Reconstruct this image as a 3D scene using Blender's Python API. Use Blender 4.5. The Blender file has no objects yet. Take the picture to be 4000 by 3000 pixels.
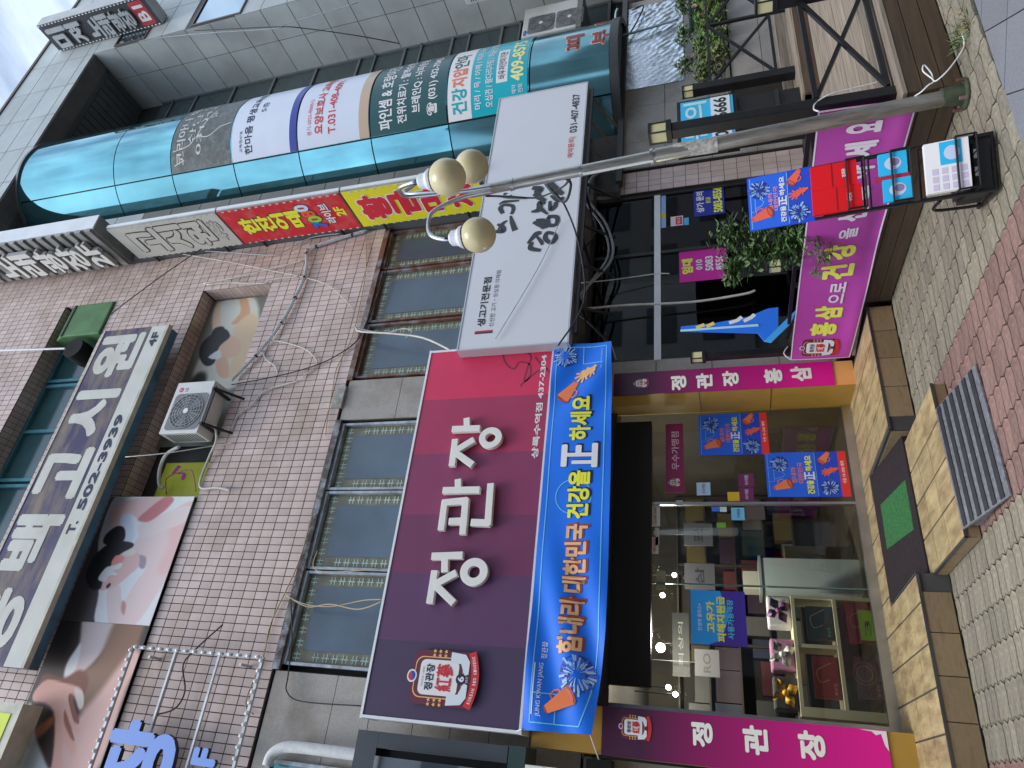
import bpy, math, random
from mathutils import Vector, Matrix
random.seed(7)
SC = bpy.context.scene
COL = SC.collection

# ------------------------------------------------------------------ camera
ROWR = Vector((0.86730574, -0.49471468, -0.05511926))   # up in the (sideways) frame
ROWD = Vector((0.10361125, 0.28772393, -0.95209225))    # right in the frame
FWD = Vector((0.48687314, 0.8200441, 0.30080262))
CAM = Vector((0, 0, 1.6))
FPX = 2639.47
cd = bpy.data.cameras.new('camera'); cam = bpy.data.objects.new('camera', cd); COL.objects.link(cam)
cd.sensor_fit = 'HORIZONTAL'; cd.sensor_width = 36; cd.lens = FPX / 4000 * 36
cd.clip_start = 0.05; cd.clip_end = 2000
m = Matrix.Identity(4)
for i in range(3):
    m[i][0] = ROWD[i]; m[i][1] = ROWR[i]; m[i][2] = -FWD[i]; m[i][3] = CAM[i]
cam.matrix_world = m
SC.camera = cam

# ------------------------------------------------------------------ world, sun, exposure
SUN_EL, SUN_DIR = 64, Vector((-0.40, -0.50, 0))
w = bpy.data.worlds.new('World'); SC.world = w; w.use_nodes = True
nt = w.node_tree; nt.nodes.clear(); L = nt.links.new
out = nt.nodes.new('ShaderNodeOutputWorld'); bg = nt.nodes.new('ShaderNodeBackground')
sky = nt.nodes.new('ShaderNodeTexSky'); sky.sky_type = 'NISHITA'; sky.sun_disc = False
sky.sun_elevation = math.radians(SUN_EL); sky.sun_rotation = math.atan2(SUN_DIR.x, SUN_DIR.y) % (2 * math.pi)
sky.air_density = 1.0; sky.dust_density = 1.5; sky.ozone_density = 1.0
tc = nt.nodes.new('ShaderNodeTexCoord'); mp = nt.nodes.new('ShaderNodeMapping'); mp.inputs['Scale'].default_value = (1.5, 1.5, 8.0)
ns = nt.nodes.new('ShaderNodeTexNoise'); ns.inputs['Scale'].default_value = 1.5; ns.inputs['Detail'].default_value = 7; ns.inputs['Roughness'].default_value = 0.55
rp = nt.nodes.new('ShaderNodeValToRGB'); rp.color_ramp.elements[0].position = 0.36; rp.color_ramp.elements[1].position = 0.68
rp.color_ramp.elements[0].color = (0.16,) * 3 + (1,); rp.color_ramp.elements[1].color = (0.95,) * 3 + (1,)
mx = nt.nodes.new('ShaderNodeMixRGB'); mx.inputs['Color2'].default_value = (7.4, 8.6, 10.2, 1)
L(tc.outputs['Generated'], mp.inputs['Vector']); L(mp.outputs['Vector'], ns.inputs['Vector']); L(ns.outputs['Fac'], rp.inputs['Fac'])
L(rp.outputs['Color'], mx.inputs['Fac']); L(sky.outputs['Color'], mx.inputs['Color1']); L(mx.outputs['Color'], bg.inputs['Color'])
bg.inputs['Strength'].default_value = 0.11
L(bg.outputs['Background'], out.inputs['Surface'])
sd = bpy.data.lights.new('sun', 'SUN'); sd.energy = 1.15; sd.angle = math.radians(24); sd.color = (1.0, 0.96, 0.90)
sun = bpy.data.objects.new('sun', sd); COL.objects.link(sun)
dv = Vector((SUN_DIR.x, SUN_DIR.y, 0)).normalized() * math.cos(math.radians(SUN_EL)); dv.z = math.sin(math.radians(SUN_EL))
sun.rotation_euler = dv.to_track_quat('Z', 'Y').to_euler()
SC.view_settings.view_transform = 'Standard'; SC.view_settings.look = 'None'
SC.view_settings.exposure = 0.80; SC.view_settings.gamma = 1.0; SC.view_settings.use_curve_mapping = False
SC.cycles.use_denoising = True
SC.cycles.max_bounces = 8; SC.cycles.transparent_max_bounces = 16; SC.cycles.caustics_reflective = False; SC.cycles.caustics_refractive = False

# ------------------------------------------------------------------ pixel rays (photo pixels 4000x3000) onto real planes
def ray(x, y):
    return ROWR * ((1500 - y) / FPX) + ROWD * ((x - 2000) / FPX) + FWD
def pY(x, y, Y):
    d = ray(x, y); return CAM + d * (Y / d.y)
def pX(x, y, X):
    d = ray(x, y); return CAM + d * (X / d.x)
def pZ(x, y, Z=0.0):
    d = ray(x, y); return CAM + d * ((Z - CAM.z) / d.z)
def RY(a, b, Y):                       # photo points at upright top-left and bottom-right -> x0,z0,x1,z1 on plane Y
    p, q = pY(a[0], a[1], Y), pY(b[0], b[1], Y)
    return (p.x, q.z, q.x, p.z)

# ------------------------------------------------------------------ materials
def lin(c):
    c = c / 255.0
    return c / 12.92 if c <= 0.04045 else ((c + 0.055) / 1.055) ** 2.4
def C(r, g, b, k=1.0):
    return tuple(min(0.86, lin(v) * k) for v in (r, g, b))
MATS = {}
def mat(name, col, rough=0.6, metal=0.0, var=0.0, scale=3.0, dirt=None, dirt_amt=0.5, dirt_scale=1.2, dirt_lo=0.48, bump=0.0, bump_scale=60, rnd=0.0, stretch=None, spec=0.5, emit=0.0, coat=0.0):
    if name in MATS: return MATS[name]
    M = bpy.data.materials.new(name); M.use_nodes = True
    t = M.node_tree; n = t.nodes; l = t.links.new
    b = n['Principled BSDF']; b.inputs['Roughness'].default_value = rough; b.inputs['Metallic'].default_value = metal
    b.inputs['Specular IOR Level'].default_value = spec
    if coat: b.inputs['Coat Weight'].default_value = coat; b.inputs['Coat Roughness'].default_value = 0.08
    cur = None
    rgb = n.new('ShaderNodeRGB'); rgb.outputs[0].default_value = (*col, 1); cur = rgb.outputs[0]
    co = n.new('ShaderNodeTexCoord'); vec = co.outputs['Object']
    if stretch:
        mpn = n.new('ShaderNodeMapping'); mpn.inputs['Scale'].default_value = stretch; l(vec, mpn.inputs['Vector']); vec = mpn.outputs['Vector']
    if rnd:
        oi = n.new('ShaderNodeObjectInfo'); at = n.new('ShaderNodeAttribute'); at.attribute_name = 'tint'
        ad = n.new('ShaderNodeMath'); ad.operation = 'ADD'; l(oi.outputs['Random'], ad.inputs[0]); l(at.outputs['Fac'], ad.inputs[1])
        fr = n.new('ShaderNodeMath'); fr.operation = 'FRACT'; l(ad.outputs[0], fr.inputs[0])
        mr = n.new('ShaderNodeMapRange'); mr.inputs['To Min'].default_value = 1 - rnd; mr.inputs['To Max'].default_value = 1 + rnd * 0.7; l(fr.outputs[0], mr.inputs['Value'])
        hs = n.new('ShaderNodeHueSaturation'); l(mr.outputs[0], hs.inputs['Value']); l(cur, hs.inputs['Color'])
        cur = hs.outputs['Color']
    if var:
        no = n.new('ShaderNodeTexNoise'); no.inputs['Scale'].default_value = scale; no.inputs['Detail'].default_value = 6; l(vec, no.inputs['Vector'])
        mr = n.new('ShaderNodeMapRange'); mr.inputs['From Min'].default_value = 0.3; mr.inputs['From Max'].default_value = 0.7
        mr.inputs['To Min'].default_value = 1 - var; mr.inputs['To Max'].default_value = 1 + var; l(no.outputs['Fac'], mr.inputs['Value'])
        hs = n.new('ShaderNodeHueSaturation'); l(mr.outputs[0], hs.inputs['Value']); l(cur, hs.inputs['Color']); cur = hs.outputs['Color']
    if dirt:
        no = n.new('ShaderNodeTexNoise'); no.inputs['Scale'].default_value = dirt_scale; no.inputs['Detail'].default_value = 9; no.inputs['Roughness'].default_value = 0.68; l(vec, no.inputs['Vector'])
        mr = n.new('ShaderNodeMapRange'); mr.inputs['From Min'].default_value = dirt_lo; mr.inputs['From Max'].default_value = dirt_lo + .24
        mr.inputs['To Max'].default_value = dirt_amt; l(no.outputs['Fac'], mr.inputs['Value'])
        mi = n.new('ShaderNodeMixRGB'); mi.inputs['Color2'].default_value = (*dirt, 1); l(mr.outputs[0], mi.inputs['Fac']); l(cur, mi.inputs['Color1']); cur = mi.outputs['Color']
    l(cur, b.inputs['Base Color'])
    if bump:
        no = n.new('ShaderNodeTexNoise'); no.inputs['Scale'].default_value = bump_scale; no.inputs['Detail'].default_value = 4; l(vec, no.inputs['Vector'])
        bp = n.new('ShaderNodeBump'); bp.inputs['Strength'].default_value = bump; bp.inputs['Distance'].default_value = 0.01; l(no.outputs['Fac'], bp.inputs['Height']); l(bp.outputs['Normal'], b.inputs['Normal'])
    if emit:
        b.inputs['Emission Color'].default_value = (*col, 1); b.inputs['Emission Strength'].default_value = emit
    MATS[name] = M
    return M
def flat(r, g, b, k=1.15, rough=0.5):
    return mat('print %d %d %d' % (r, g, b), C(r, g, b, k), rough, var=0.03, scale=2.0)
def attr_mat(name, attr='paint', rough=0.5, coat=0.0):
    if name in MATS: return MATS[name]
    M = bpy.data.materials.new(name); M.use_nodes = True; n = M.node_tree.nodes
    a = n.new('ShaderNodeAttribute'); a.attribute_name = attr
    M.node_tree.links.new(a.outputs['Color'], n['Principled BSDF'].inputs['Base Color']); n['Principled BSDF'].inputs['Roughness'].default_value = rough
    MATS[name] = M; return M
def pane_mat(name, tint=(0.9, 0.95, 0.95), refl=1.0):
    if name in MATS: return MATS[name]
    M = bpy.data.materials.new(name); M.use_nodes = True; t = M.node_tree; n = t.nodes; n.clear(); l = t.links.new
    o = n.new('ShaderNodeOutputMaterial'); mi = n.new('ShaderNodeMixShader'); tr = n.new('ShaderNodeBsdfTransparent'); gl = n.new('ShaderNodeBsdfGlossy')
    fr = n.new('ShaderNodeFresnel'); fr.inputs['IOR'].default_value = 1.5
    mu = n.new('ShaderNodeMath'); mu.operation = 'MULTIPLY'; mu.inputs[1].default_value = refl; l(fr.outputs[0], mu.inputs[0])
    tr.inputs['Color'].default_value = (*tint, 1); gl.inputs['Roughness'].default_value = 0.02
    l(mu.outputs[0], mi.inputs['Fac']); l(tr.outputs[0], mi.inputs[1]); l(gl.outputs[0], mi.inputs[2]); l(mi.outputs[0], o.inputs['Surface'])
    MATS[name] = M; return M

# ------------------------------------------------------------------ mesh helpers
class MB:
    def __init__(s): s.v = []; s.f = []; s.mi = []; s.tint = None
    def add(s, vs, fs, mi=0):
        o = len(s.v); s.v += [tuple(v) for v in vs]
        for f in fs: s.f.append(tuple(i + o for i in f)); s.mi.append(mi)
    def box(s, x0, y0, z0, x1, y1, z1, mi=0):
        s.add([(x0, y0, z0), (x1, y0, z0), (x1, y1, z0), (x0, y1, z0), (x0, y0, z1), (x1, y0, z1), (x1, y1, z1), (x0, y1, z1)],
              [(3, 2, 1, 0), (4, 5, 6, 7), (0, 1, 5, 4), (1, 2, 6, 5), (2, 3, 7, 6), (3, 0, 4, 7)], mi); return s
    def bar(s, a, b, wd, ht=None, up=Vector((0, 0, 1)), mi=0):      # a rectangular bar from a to b
        a, b = Vector(a), Vector(b); d = (b - a).normalized(); ht = wd if ht is None else ht
        if abs(d.dot(up)) > 0.98: up = Vector((0, 1, 0))
        r = d.cross(up).normalized() * wd / 2; u = r.cross(d).normalized() * ht / 2
        s.add([a - r - u, a + r - u, a + r + u, a - r + u, b - r - u, b + r - u, b + r + u, b - r + u],
              [(3, 2, 1, 0), (4, 5, 6, 7), (0, 1, 5, 4), (1, 2, 6, 5), (2, 3, 7, 6), (3, 0, 4, 7)], mi); return s
    def tube(s, pts, r, n=8, caps=True, mi=0):
        pts = [Vector(p) for p in pts]; rs = r if isinstance(r, (list, tuple)) else [r] * len(pts)
        vs = []; fs = []; prev = None
        for i, p in enumerate(pts):
            t = (pts[min(i + 1, len(pts) - 1)] - pts[max(i - 1, 0)])
            if t.length < 1e-9: t = Vector((0, 0, 1))
            t.normalize()
            if prev is None:
                a = Vector((0, 0, 1)) if abs(t.z) < 0.9 else Vector((1, 0, 0)); nx = t.cross(a).normalized()
            else:
                nx = (prev - t * prev.dot(t)).normalized()
            prev = nx; ny = t.cross(nx)
            for k in range(n):
                a = 2 * math.pi * k / n; vs.append(p + (nx * math.cos(a) + ny * math.sin(a)) * rs[i])
        for i in range(len(pts) - 1):
            for k in range(n):
                fs.append((i * n + k, i * n + (k + 1) % n, (i + 1) * n + (k + 1) % n, (i + 1) * n + k))
        if caps: fs.append(tuple(range(n - 1, -1, -1))); fs.append(tuple((len(pts) - 1) * n + k for k in range(n)))
        s.add(vs, fs, mi); return s
    def sphere(s, c, r, nu=20, nv=12, sz=1.0, mi=0):
        c = Vector(c); vs = [c + Vector((0, 0, r * sz))]; fs = []
        for j in range(1, nv):
            th = math.pi * j / nv
            for i in range(nu):
                a = 2 * math.pi * i / nu; vs.append(c + Vector((r * math.sin(th) * math.cos(a), r * math.sin(th) * math.sin(a), r * sz * math.cos(th))))
        vs.append(c - Vector((0, 0, r * sz)))
        for i in range(nu): fs.append((0, 1 + i, 1 + (i + 1) % nu))
        for j in range(nv - 2):
            for i in range(nu):
                a = 1 + j * nu + i; b2 = 1 + j * nu + (i + 1) % nu; fs.append((a, a + nu, b2 + nu, b2))
        o = 1 + (nv - 2) * nu
        for i in range(nu): fs.append((o + i, len(vs) - 1, o + (i + 1) % nu))
        s.add(vs, fs, mi); return s
    def lathe(s, c, prof, n=18, mi=0):            # prof: (radius, z) pairs
        c = Vector(c); vs = []; fs = []
        for r, z in prof:
            for k in range(n):
                a = 2 * math.pi * k / n; vs.append(c + Vector((r * math.cos(a), r * math.sin(a), z)))
        for i in range(len(prof) - 1):
            for k in range(n): fs.append((i * n + k, i * n + (k + 1) % n, (i + 1) * n + (k + 1) % n, (i + 1) * n + k))
        fs.append(tuple(range(n - 1, -1, -1))); fs.append(tuple((len(prof) - 1) * n + k for k in range(n)))
        s.add(vs, fs, mi); return s
    def prism(s, poly, fr, h0, h1, mi=0):          # poly in frame (u,v) extruded between heights h0..h1
        n = len(poly); area = sum(poly[i][0] * poly[(i + 1) % n][1] - poly[(i + 1) % n][0] * poly[i][1] for i in range(n))
        if area < 0: poly = poly[::-1]
        vs = [fr.pt(u, v, h0) for u, v in poly] + [fr.pt(u, v, h1) for u, v in poly]
        fs = [tuple(range(n, 2 * n)), tuple(range(n - 1, -1, -1))] + [(i, (i + 1) % n, n + (i + 1) % n, n + i) for i in range(n)]
        s.add(vs, fs, mi); return s
    def sheet(s, poly, fr, h, mi=0):
        n = len(poly); area = sum(poly[i][0] * poly[(i + 1) % n][1] - poly[(i + 1) % n][0] * poly[i][1] for i in range(n))
        if area < 0: poly = poly[::-1]
        s.add([fr.pt(u, v, h) for u, v in poly], [tuple(range(n))], mi); return s
    def mesh(s, name, mats, smooth=False):
        me = bpy.data.meshes.new(name); me.from_pydata(s.v, [], s.f)
        mats = mats if isinstance(mats, (list, tuple)) else [mats]
        for mm in mats: me.materials.append(mm)
        if len(mats) > 1: me.polygons.foreach_set('material_index', s.mi)
        if smooth: me.polygons.foreach_set('use_smooth', [True] * len(me.polygons))
        if s.tint:
            a = me.attributes.new('tint', 'FLOAT', 'FACE'); a.data.foreach_set('value', s.tint)
        me.update(); return me
    def build(s, name, mats, parent=None, smooth=False, stuff=False, label=None, bevel=0):
        return place(name, s.mesh(name, mats, smooth), parent, stuff=stuff, label=label, bevel=bevel)

def place(name, me, parent=None, loc=None, stuff=False, label=None, bevel=0):
    o = bpy.data.objects.new(name, me); COL.objects.link(o)
    base = Vector(loc) if loc is not None else Vector((0, 0, 0))
    if parent is not None:
        o.parent = parent
        if parent.type == 'EMPTY': base = base - parent.location
        elif parent.parent is not None and parent.get('_w'): pass
    o.location = base
    if stuff: o['kind'] = 'stuff'
    if label: o['label'] = label
    if bevel:
        md = o.modifiers.new('bevel', 'BEVEL'); md.width = bevel; md.segments = 2; md.limit_method = 'ANGLE'
    return o
def thing(name, label, cat, loc=(0, 0, 0), group=None):
    o = bpy.data.objects.new(name, None); COL.objects.link(o); o.location = loc; o.empty_display_size = 0.1
    o['label'] = label; o['category'] = cat
    if group: o['group'] = group
    return o
def tag(o, label, cat, group=None):
    o['label'] = label; o['category'] = cat
    if group: o['group'] = group
    return o
def struct(o): o['kind'] = 'structure'; return o

class Frame:
    def __init__(s, O, U, V, N=None):
        s.O, s.U, s.V = Vector(O), Vector(U).normalized(), Vector(V).normalized(); s.N = Vector(N) if N else s.U.cross(s.V)
    def pt(s, u, v, h=0): return s.O + s.U * u + s.V * v + s.N * h
def wallY(Y): return Frame((0, Y, 0), (1, 0, 0), (0, 0, 1), (0, -1, 0))       # u = x, v = z
def bladeX(X): return Frame((X, 0, 0), (0, -1, 0), (0, 0, 1), (-1, 0, 0))      # u = -y, v = z
class CylFrame:                        # u = arc length from front tangent, v = z
    def __init__(s, cx, cy, r): s.cx, s.cy, s.r = cx, cy, r
    def pt(s, u, v, h=0):
        a = u / s.r; R = s.r + h
        return Vector((s.cx + R * math.sin(a), s.cy - R * math.cos(a), v))

GL = {}
def glyphs(body, bold, res=3):
    k = (body, bold, res)
    if k in GL: return GL[k]
    c = bpy.data.curves.new('t', 'FONT'); c.body = body; c.offset = bold; c.resolution_u = res; c.fill_mode = 'FRONT'; c.dimensions = '2D'
    o = bpy.data.objects.new('t', c); COL.objects.link(o)
    me = bpy.data.meshes.new_from_object(o)
    vs = [(v.co.x, v.co.y) for v in me.vertices]; fs = [tuple(p.vertices) for p in me.polygons]
    # weld doubled vertices so that edges are shared
    key = {}; mp_ = []; nv = []
    for v in vs:
        q = (round(v[0], 5), round(v[1], 5))
        if q not in key: key[q] = len(nv); nv.append(v)
        mp_.append(key[q])
    nf = []
    for f in fs:
        g = [mp_[i] for i in f]; g = [x for i, x in enumerate(g) if x != g[i - 1]]
        if len(set(g)) >= 3: nf.append(tuple(g))
    bpy.data.objects.remove(o); bpy.data.curves.remove(c); bpy.data.meshes.remove(me)
    GL[k] = (nv, nf); return GL[k]
def text(parent, body, fr, rect, m, bold=0.02, h=0.004, depth=0.0, name='lettering', grow=0.0, side=None, rot=0.0):
    vs, fs = glyphs(body, 0.0)
    if not vs: return None
    extra = max(0.0, bold) * .85
    x0 = min(v[0] for v in vs) - extra; x1 = max(v[0] for v in vs) + extra; y0 = min(v[1] for v in vs) - extra; y1 = max(v[1] for v in vs) + extra
    a, b, c, d = rect; a -= grow; b -= grow; c += grow; d += grow
    cx, cz = (a + c) / 2, (b + d) / 2
    def tr(v):
        u = a + (v[0] - x0) / max(1e-6, x1 - x0) * (c - a); w_ = b + (v[1] - y0) / max(1e-6, y1 - y0) * (d - b)
        if rot:
            du, dw = u - cx, w_ - cz; u = cx + du * math.cos(rot) - dw * math.sin(rot); w_ = cz + du * math.sin(rot) + dw * math.cos(rot)
        return u, w_
    mb = MB()
    NJ = 8 if extra > .012 else (4 if extra else 1)
    for j_ in range(NJ):              # heavier weight: overlapping shifted layers, each a hair above the last
        ex, ey = (extra * math.cos(j_ * 2 * math.pi / NJ + .39), extra * math.sin(j_ * 2 * math.pi / NJ + .39)) if extra else (0, 0)
        q = [tr((v[0] + ex, v[1] + ey)) for v in vs]
        hh = h + j_ * .00012
        if depth <= 0:
            mb.add([fr.pt(u, v, hh) for u, v in q], fs); continue
        n = len(q); o0 = len(mb.v); mb.add([fr.pt(u, v, hh + depth) for u, v in q] + [fr.pt(u, v, h) for u, v in q], fs)
        cnt = {}
        for f in fs:
            for i in range(len(f)):
                e = (f[i], f[(i + 1) % len(f)]); cnt[e] = cnt.get(e, 0) + 1
        for (i, j) in list(cnt):
            if (j, i) not in cnt: mb.f.append((o0 + j, o0 + i, o0 + i + n, o0 + j + n)); mb.mi.append(1 if side else 0)
    return mb.build(name, [m, side] if side else m, parent)
def rrect(x0, z0, x1, z1, r, n=5):
    p = []
    for cx, cz, a0 in ((x1 - r, z1 - r, 0), (x0 + r, z1 - r, 90), (x0 + r, z0 + r, 180), (x1 - r, z0 + r, 270)):
        for k in range(n + 1):
            a = math.radians(a0 + 90 * k / n); p.append((cx + r * math.cos(a), cz + r * math.sin(a)))
    return p
def ell(cx, cz, rx, rz, n=20, a0=0, a1=360):
    k = n if a1 - a0 >= 360 else n + 1
    return [(cx + rx * math.cos(math.radians(a0 + (a1 - a0) * i / n)), cz + rz * math.sin(math.radians(a0 + (a1 - a0) * i / n))) for i in range(k)]
def ring(cx, cz, r0, r1, n=28):
    return ell(cx, cz, r0, r0, n), ell(cx, cz, r1, r1, n)
def sheet(parent, name, poly, fr, h, m): return MB().sheet(poly, fr, h).build(name, m, parent)
def rect(x0, z0, x1, z1): return [(x0, z0), (x1, z0), (x1, z1), (x0, z1)]
def ribbon(pts, wd):                   # 2D polyline -> polygon of width wd
    l, r = [], []
    for i, p in enumerate(pts):
        a = pts[max(i - 1, 0)]; b = pts[min(i + 1, len(pts) - 1)]
        dx, dz = b[0] - a[0], b[1] - a[1]; n = math.hypot(dx, dz) or 1
        l.append((p[0] - dz / n * wd / 2, p[1] + dx / n * wd / 2)); r.append((p[0] + dz / n * wd / 2, p[1] - dx / n * wd / 2))
    return l + r[::-1]
def ribmesh(mb, pts, wd, fr, h, mi=0):
    n = len(pts); q = ribbon(pts, wd); l, r = q[:n], q[n:][::-1]
    mb.add([fr.pt(u, v, h) for u, v in l] + [fr.pt(u, v, h) for u, v in r], [(i, i + n, i + n + 1, i + 1) for i in range(n - 1)], mi)
def smooth_path(pts, n=6):
    pts = [Vector(p) for p in pts]; o = []
    for i in range(len(pts) - 1):
        p0 = pts[max(i - 1, 0)]; p1 = pts[i]; p2 = pts[i + 1]; p3 = pts[min(i + 2, len(pts) - 1)]
        for k in range(n):
            t = k / n; o.append(0.5 * ((2 * p1) + (p2 - p0) * t + (2 * p0 - 5 * p1 + 4 * p2 - p3) * t * t + (3 * p1 - p0 - 3 * p2 + p3) * t ** 3))
    o.append(pts[-1]); return o

# common materials
WHITE = mat('white print', (0.80, 0.80, 0.80), 0.45, var=0.02)
IVORY = mat('ivory plastic letters', (0.80, 0.79, 0.74), 0.35, var=0.03)
BLACKM = mat('black painted steel', (0.012, 0.012, 0.013), 0.35, var=0.25, scale=9)
BLACKP = mat('black print', (0.02, 0.02, 0.022), 0.5)
STEEL = mat('brushed aluminium', (0.55, 0.56, 0.58), 0.32, 1.0, var=0.12, scale=4, dirt=(0.25, 0.24, 0.22), dirt_amt=0.4)
ALU = mat('white aluminium trim', (0.76, 0.78, 0.80), 0.4, 0.1, var=0.06)
GRANITE = mat('grey granite cladding', (0.37, 0.345, 0.315), 0.6, var=0.20, scale=90, dirt=(0.17, 0.12, 0.075), dirt_amt=0.55, dirt_scale=1.6, bump=0.05, rnd=0.06)
RUST = mat('rusty painted metal', (0.16, 0.075, 0.05), 0.6, 0.2, var=0.35, scale=7, dirt=(0.36, 0.40, 0.44), dirt_amt=0.9, dirt_scale=4)
TILE = mat('dusty pink wall tile', (0.64, 0.505, 0.465), 0.42, var=0.10, scale=2.2, dirt=(0.33, 0.22, 0.13), dirt_amt=0.6, dirt_scale=0.8, dirt_lo=.45, bump=0.03, bump_scale=40, rnd=0.13)
GROUT = mat('dark tile grout', (0.040, 0.034, 0.030), 0.9, var=0.2)
RED = flat(204, 40, 56)
GLASS = pane_mat('clear shop glass', (0.86, 0.90, 0.89))

# ================================================================== GROUND
ASPH = mat('asphalt', (0.06, 0.06, 0.062), 0.9, var=0.2, scale=30, bump=0.3, bump_scale=200)
g = MB(); g.add([(-300, -300, -0.03), (300, -300, -0.03), (300, 300, -0.03), (-300, 300, -0.03)], [(0, 1, 2, 3)])
struct(g.build('ground', ASPH))
PAVB = mat('paver joint sand', (0.040, 0.036, 0.031), 0.95, var=0.2, scale=40)
g = MB(); g.add([(-14, -3, -0.016), (20, -3, -0.016), (20, 9, -0.016), (-14, 9, -0.016)], [(0, 1, 2, 3)])
pavement = struct(g.build('pavement', PAVB))
PY = mat('buff concrete paver', (0.255, 0.226, 0.165), 0.88, var=0.30, scale=26, dirt=(0.20, 0.19, 0.165), dirt_amt=0.55, dirt_scale=2.5, bump=0.35, bump_scale=130, rnd=0.20)
PR = mat('red concrete paver', (0.245, 0.145, 0.120), 0.88, var=0.28, scale=26, dirt=(0.22, 0.17, 0.15), dirt_amt=0.55, dirt_scale=2.5, bump=0.35, bump_scale=130, rnd=0.20)
PLX, PLY = 0.222, 0.115
def paver_poly():
    hx, hy = PLX / 2 - 0.0055, PLY / 2 - 0.0045; p = []
    # long edges wave once, short edges carry one tooth
    def wave(t): return 0.009 * math.sin(2 * math.pi * t)
    N = 8
    for i in range(N): t = i / N; p.append((-hx + 2 * hx * t, -hy + wave(t)))
    p += [(hx, -hy), (hx + 0.014, -0.020), (hx + 0.026, 0.004), (hx + 0.010, 0.030)]
    for i in range(N): t = 1 - i / N; p.append((-hx + 2 * hx * t, hy + wave(t)))
    p += [(-hx, hy), (-hx + 0.010, 0.030), (-hx + 0.026, 0.004), (-hx + 0.014, -0.020)]
    return p
PP = paver_poly()
ground_fr = Frame((0, 0, 0), (1, 0, 0), (0, 1, 0), (0, 0, 1))
def paver_mesh(mm): 
    mb = MB(); mb.prism(PP, ground_fr, -0.016, 0.0); mb.f.pop(1); mb.mi.pop(1); return mb.mesh('paver', mm)
pav = []
for i in range(-30, 60):
    for j in range(-20, 72):
        x = i * PLX; y = 1.0 + j * PLY
        if y > 6.12 and x < 4.32: continue
        if y > 3.55 and x > 4.27 + (y - 3.5) * 0.05: continue
        if y < 3.13 - (x - 4) * 0.06 and x > 2.9: continue
        if x > 9 or x < -6 or y > 7.8: continue
        red = (1.68 < x < 3.0) or (x < 0.40 and x > -0.9)
        pav.append((x, y, red))
def vis(x, y):
    q = Vector((x, y, 0)) - CAM; d = q.dot(FWD)
    if d < 0.3: return False
    px = 2000 + FPX * q.dot(ROWD) / d; py = 1500 - FPX * q.dot(ROWR) / d
    return -60 < px < 4060 and -60 < py < 3060
inview = sorted([p for p in pav if vis(p[0], p[1])], key=lambda p: (p[0] ** 2 + p[1] ** 2))
big = set(inview[:300]); MEY, MER = paver_mesh(PY), paver_mesh(PR)
for p in inview[:300]:
    o = place('paver', MER if p[2] else MEY, pavement, (p[0], p[1], random.uniform(-0.0025, 0.0015)))
    o.rotation_euler = (random.uniform(-.012, .012), random.uniform(-.008, .008), random.uniform(-.012, .012))
mb = MB(); mb.tint = []
for p in pav:
    if p in big: continue
    fr = Frame((p[0], p[1], random.uniform(-0.002, 0.001)), (1, 0, 0), (0, 1, 0), (0, 0, 1)); n0 = len(mb.f)
    mb.prism(PP, fr, -0.016, 0.0, 1 if p[2] else 0); t = random.random(); mb.tint += [t] * (len(mb.f) - n0)
mb.build('paver_field', [PY, PR], pavement, stuff=True)
# grey stone plaza paving to the right of the pavers, laid on the diagonal
STN = mat('grey plaza stone', (0.20, 0.205, 0.225), 0.75, var=0.14, scale=60, dirt=(0.14, 0.14, 0.14), dirt_amt=0.4, bump=0.08, rnd=0.10)
g = MB()
g.add([(2.7, -3, -0.012), (20, -3, -0.012), (20, 2.2, -0.012), (4.0, 3.12, -0.012), (2.9, 3.10, -0.012)], [(0, 1, 2, 3, 4)])
plaza = struct(g.build('plaza', mat('plaza joint', (0.09, 0.09, 0.095), 0.9)))
sl = 0.40
def clip(poly, a, b, c):                  # keep a*x + b*y <= c
    o = []
    for p, q in zip(poly, poly[1:] + poly[:1]):
        dp, dq = a * p[0] + b * p[1] - c, a * q[0] + b * q[1] - c
        if dp <= 0: o.append(p)
        if dp * dq < 0: t = dp / (dp - dq); o.append((p[0] + (q[0] - p[0]) * t, p[1] + (q[1] - p[1]) * t))
    return o
for i in range(-9, 12):
    for j in range(-9, 12):
        x = 5.0 + (i - j) * sl * .7071; y = 1.45 + (i + j) * sl * .7071; r_ = sl * .7071 - .006
        q = clip(clip([(x - r_, y), (x, y - r_), (x + r_, y), (x, y + r_)], .06, 1, 3.105 + .24), -1, 0, -2.92)
        if len(q) < 3 or x > 7 or y < .6: continue
        MB().prism(q, ground_fr, -.012, random.uniform(-.001, .001)).build('paving_stone', STN, plaza)
# weeds at the deck foot
LEAFG = mat('fresh green leaf', (0.075, 0.135, 0.032), 0.5, var=0.4, scale=9, rnd=0.25)
LEAFD = mat('dry straw leaf', (0.26, 0.20, 0.09), 0.7, var=0.3, scale=9)
def leaf(mb, p, d, ln, wd, mi=0, up=Vector((0, 0, 1))):
    d = d.normalized(); s_ = d.cross(up)
    if s_.length < 1e-3: s_ = Vector((1, 0, 0))
    s_.normalize(); n = s_.cross(d)
    a = p; b = p + d * ln * 0.45 + s_ * wd / 2 - n * wd * .12; c = p + d * ln; e = p + d * ln * 0.45 - s_ * wd / 2 - n * wd * .12; f = p + d * ln * .5 + n * wd * .08
    mb.add([a, b, c, e, f], [(0, 1, 4), (1, 2, 4), (2, 3, 4), (3, 0, 4)], mi)
def rdir(zmin=-0.3, zmax=1.0):
    a = random.uniform(0, 2 * math.pi); z = random.uniform(zmin, zmax); r = math.sqrt(max(0, 1 - z * z)); return Vector((r * math.cos(a), r * math.sin(a), z))
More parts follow.
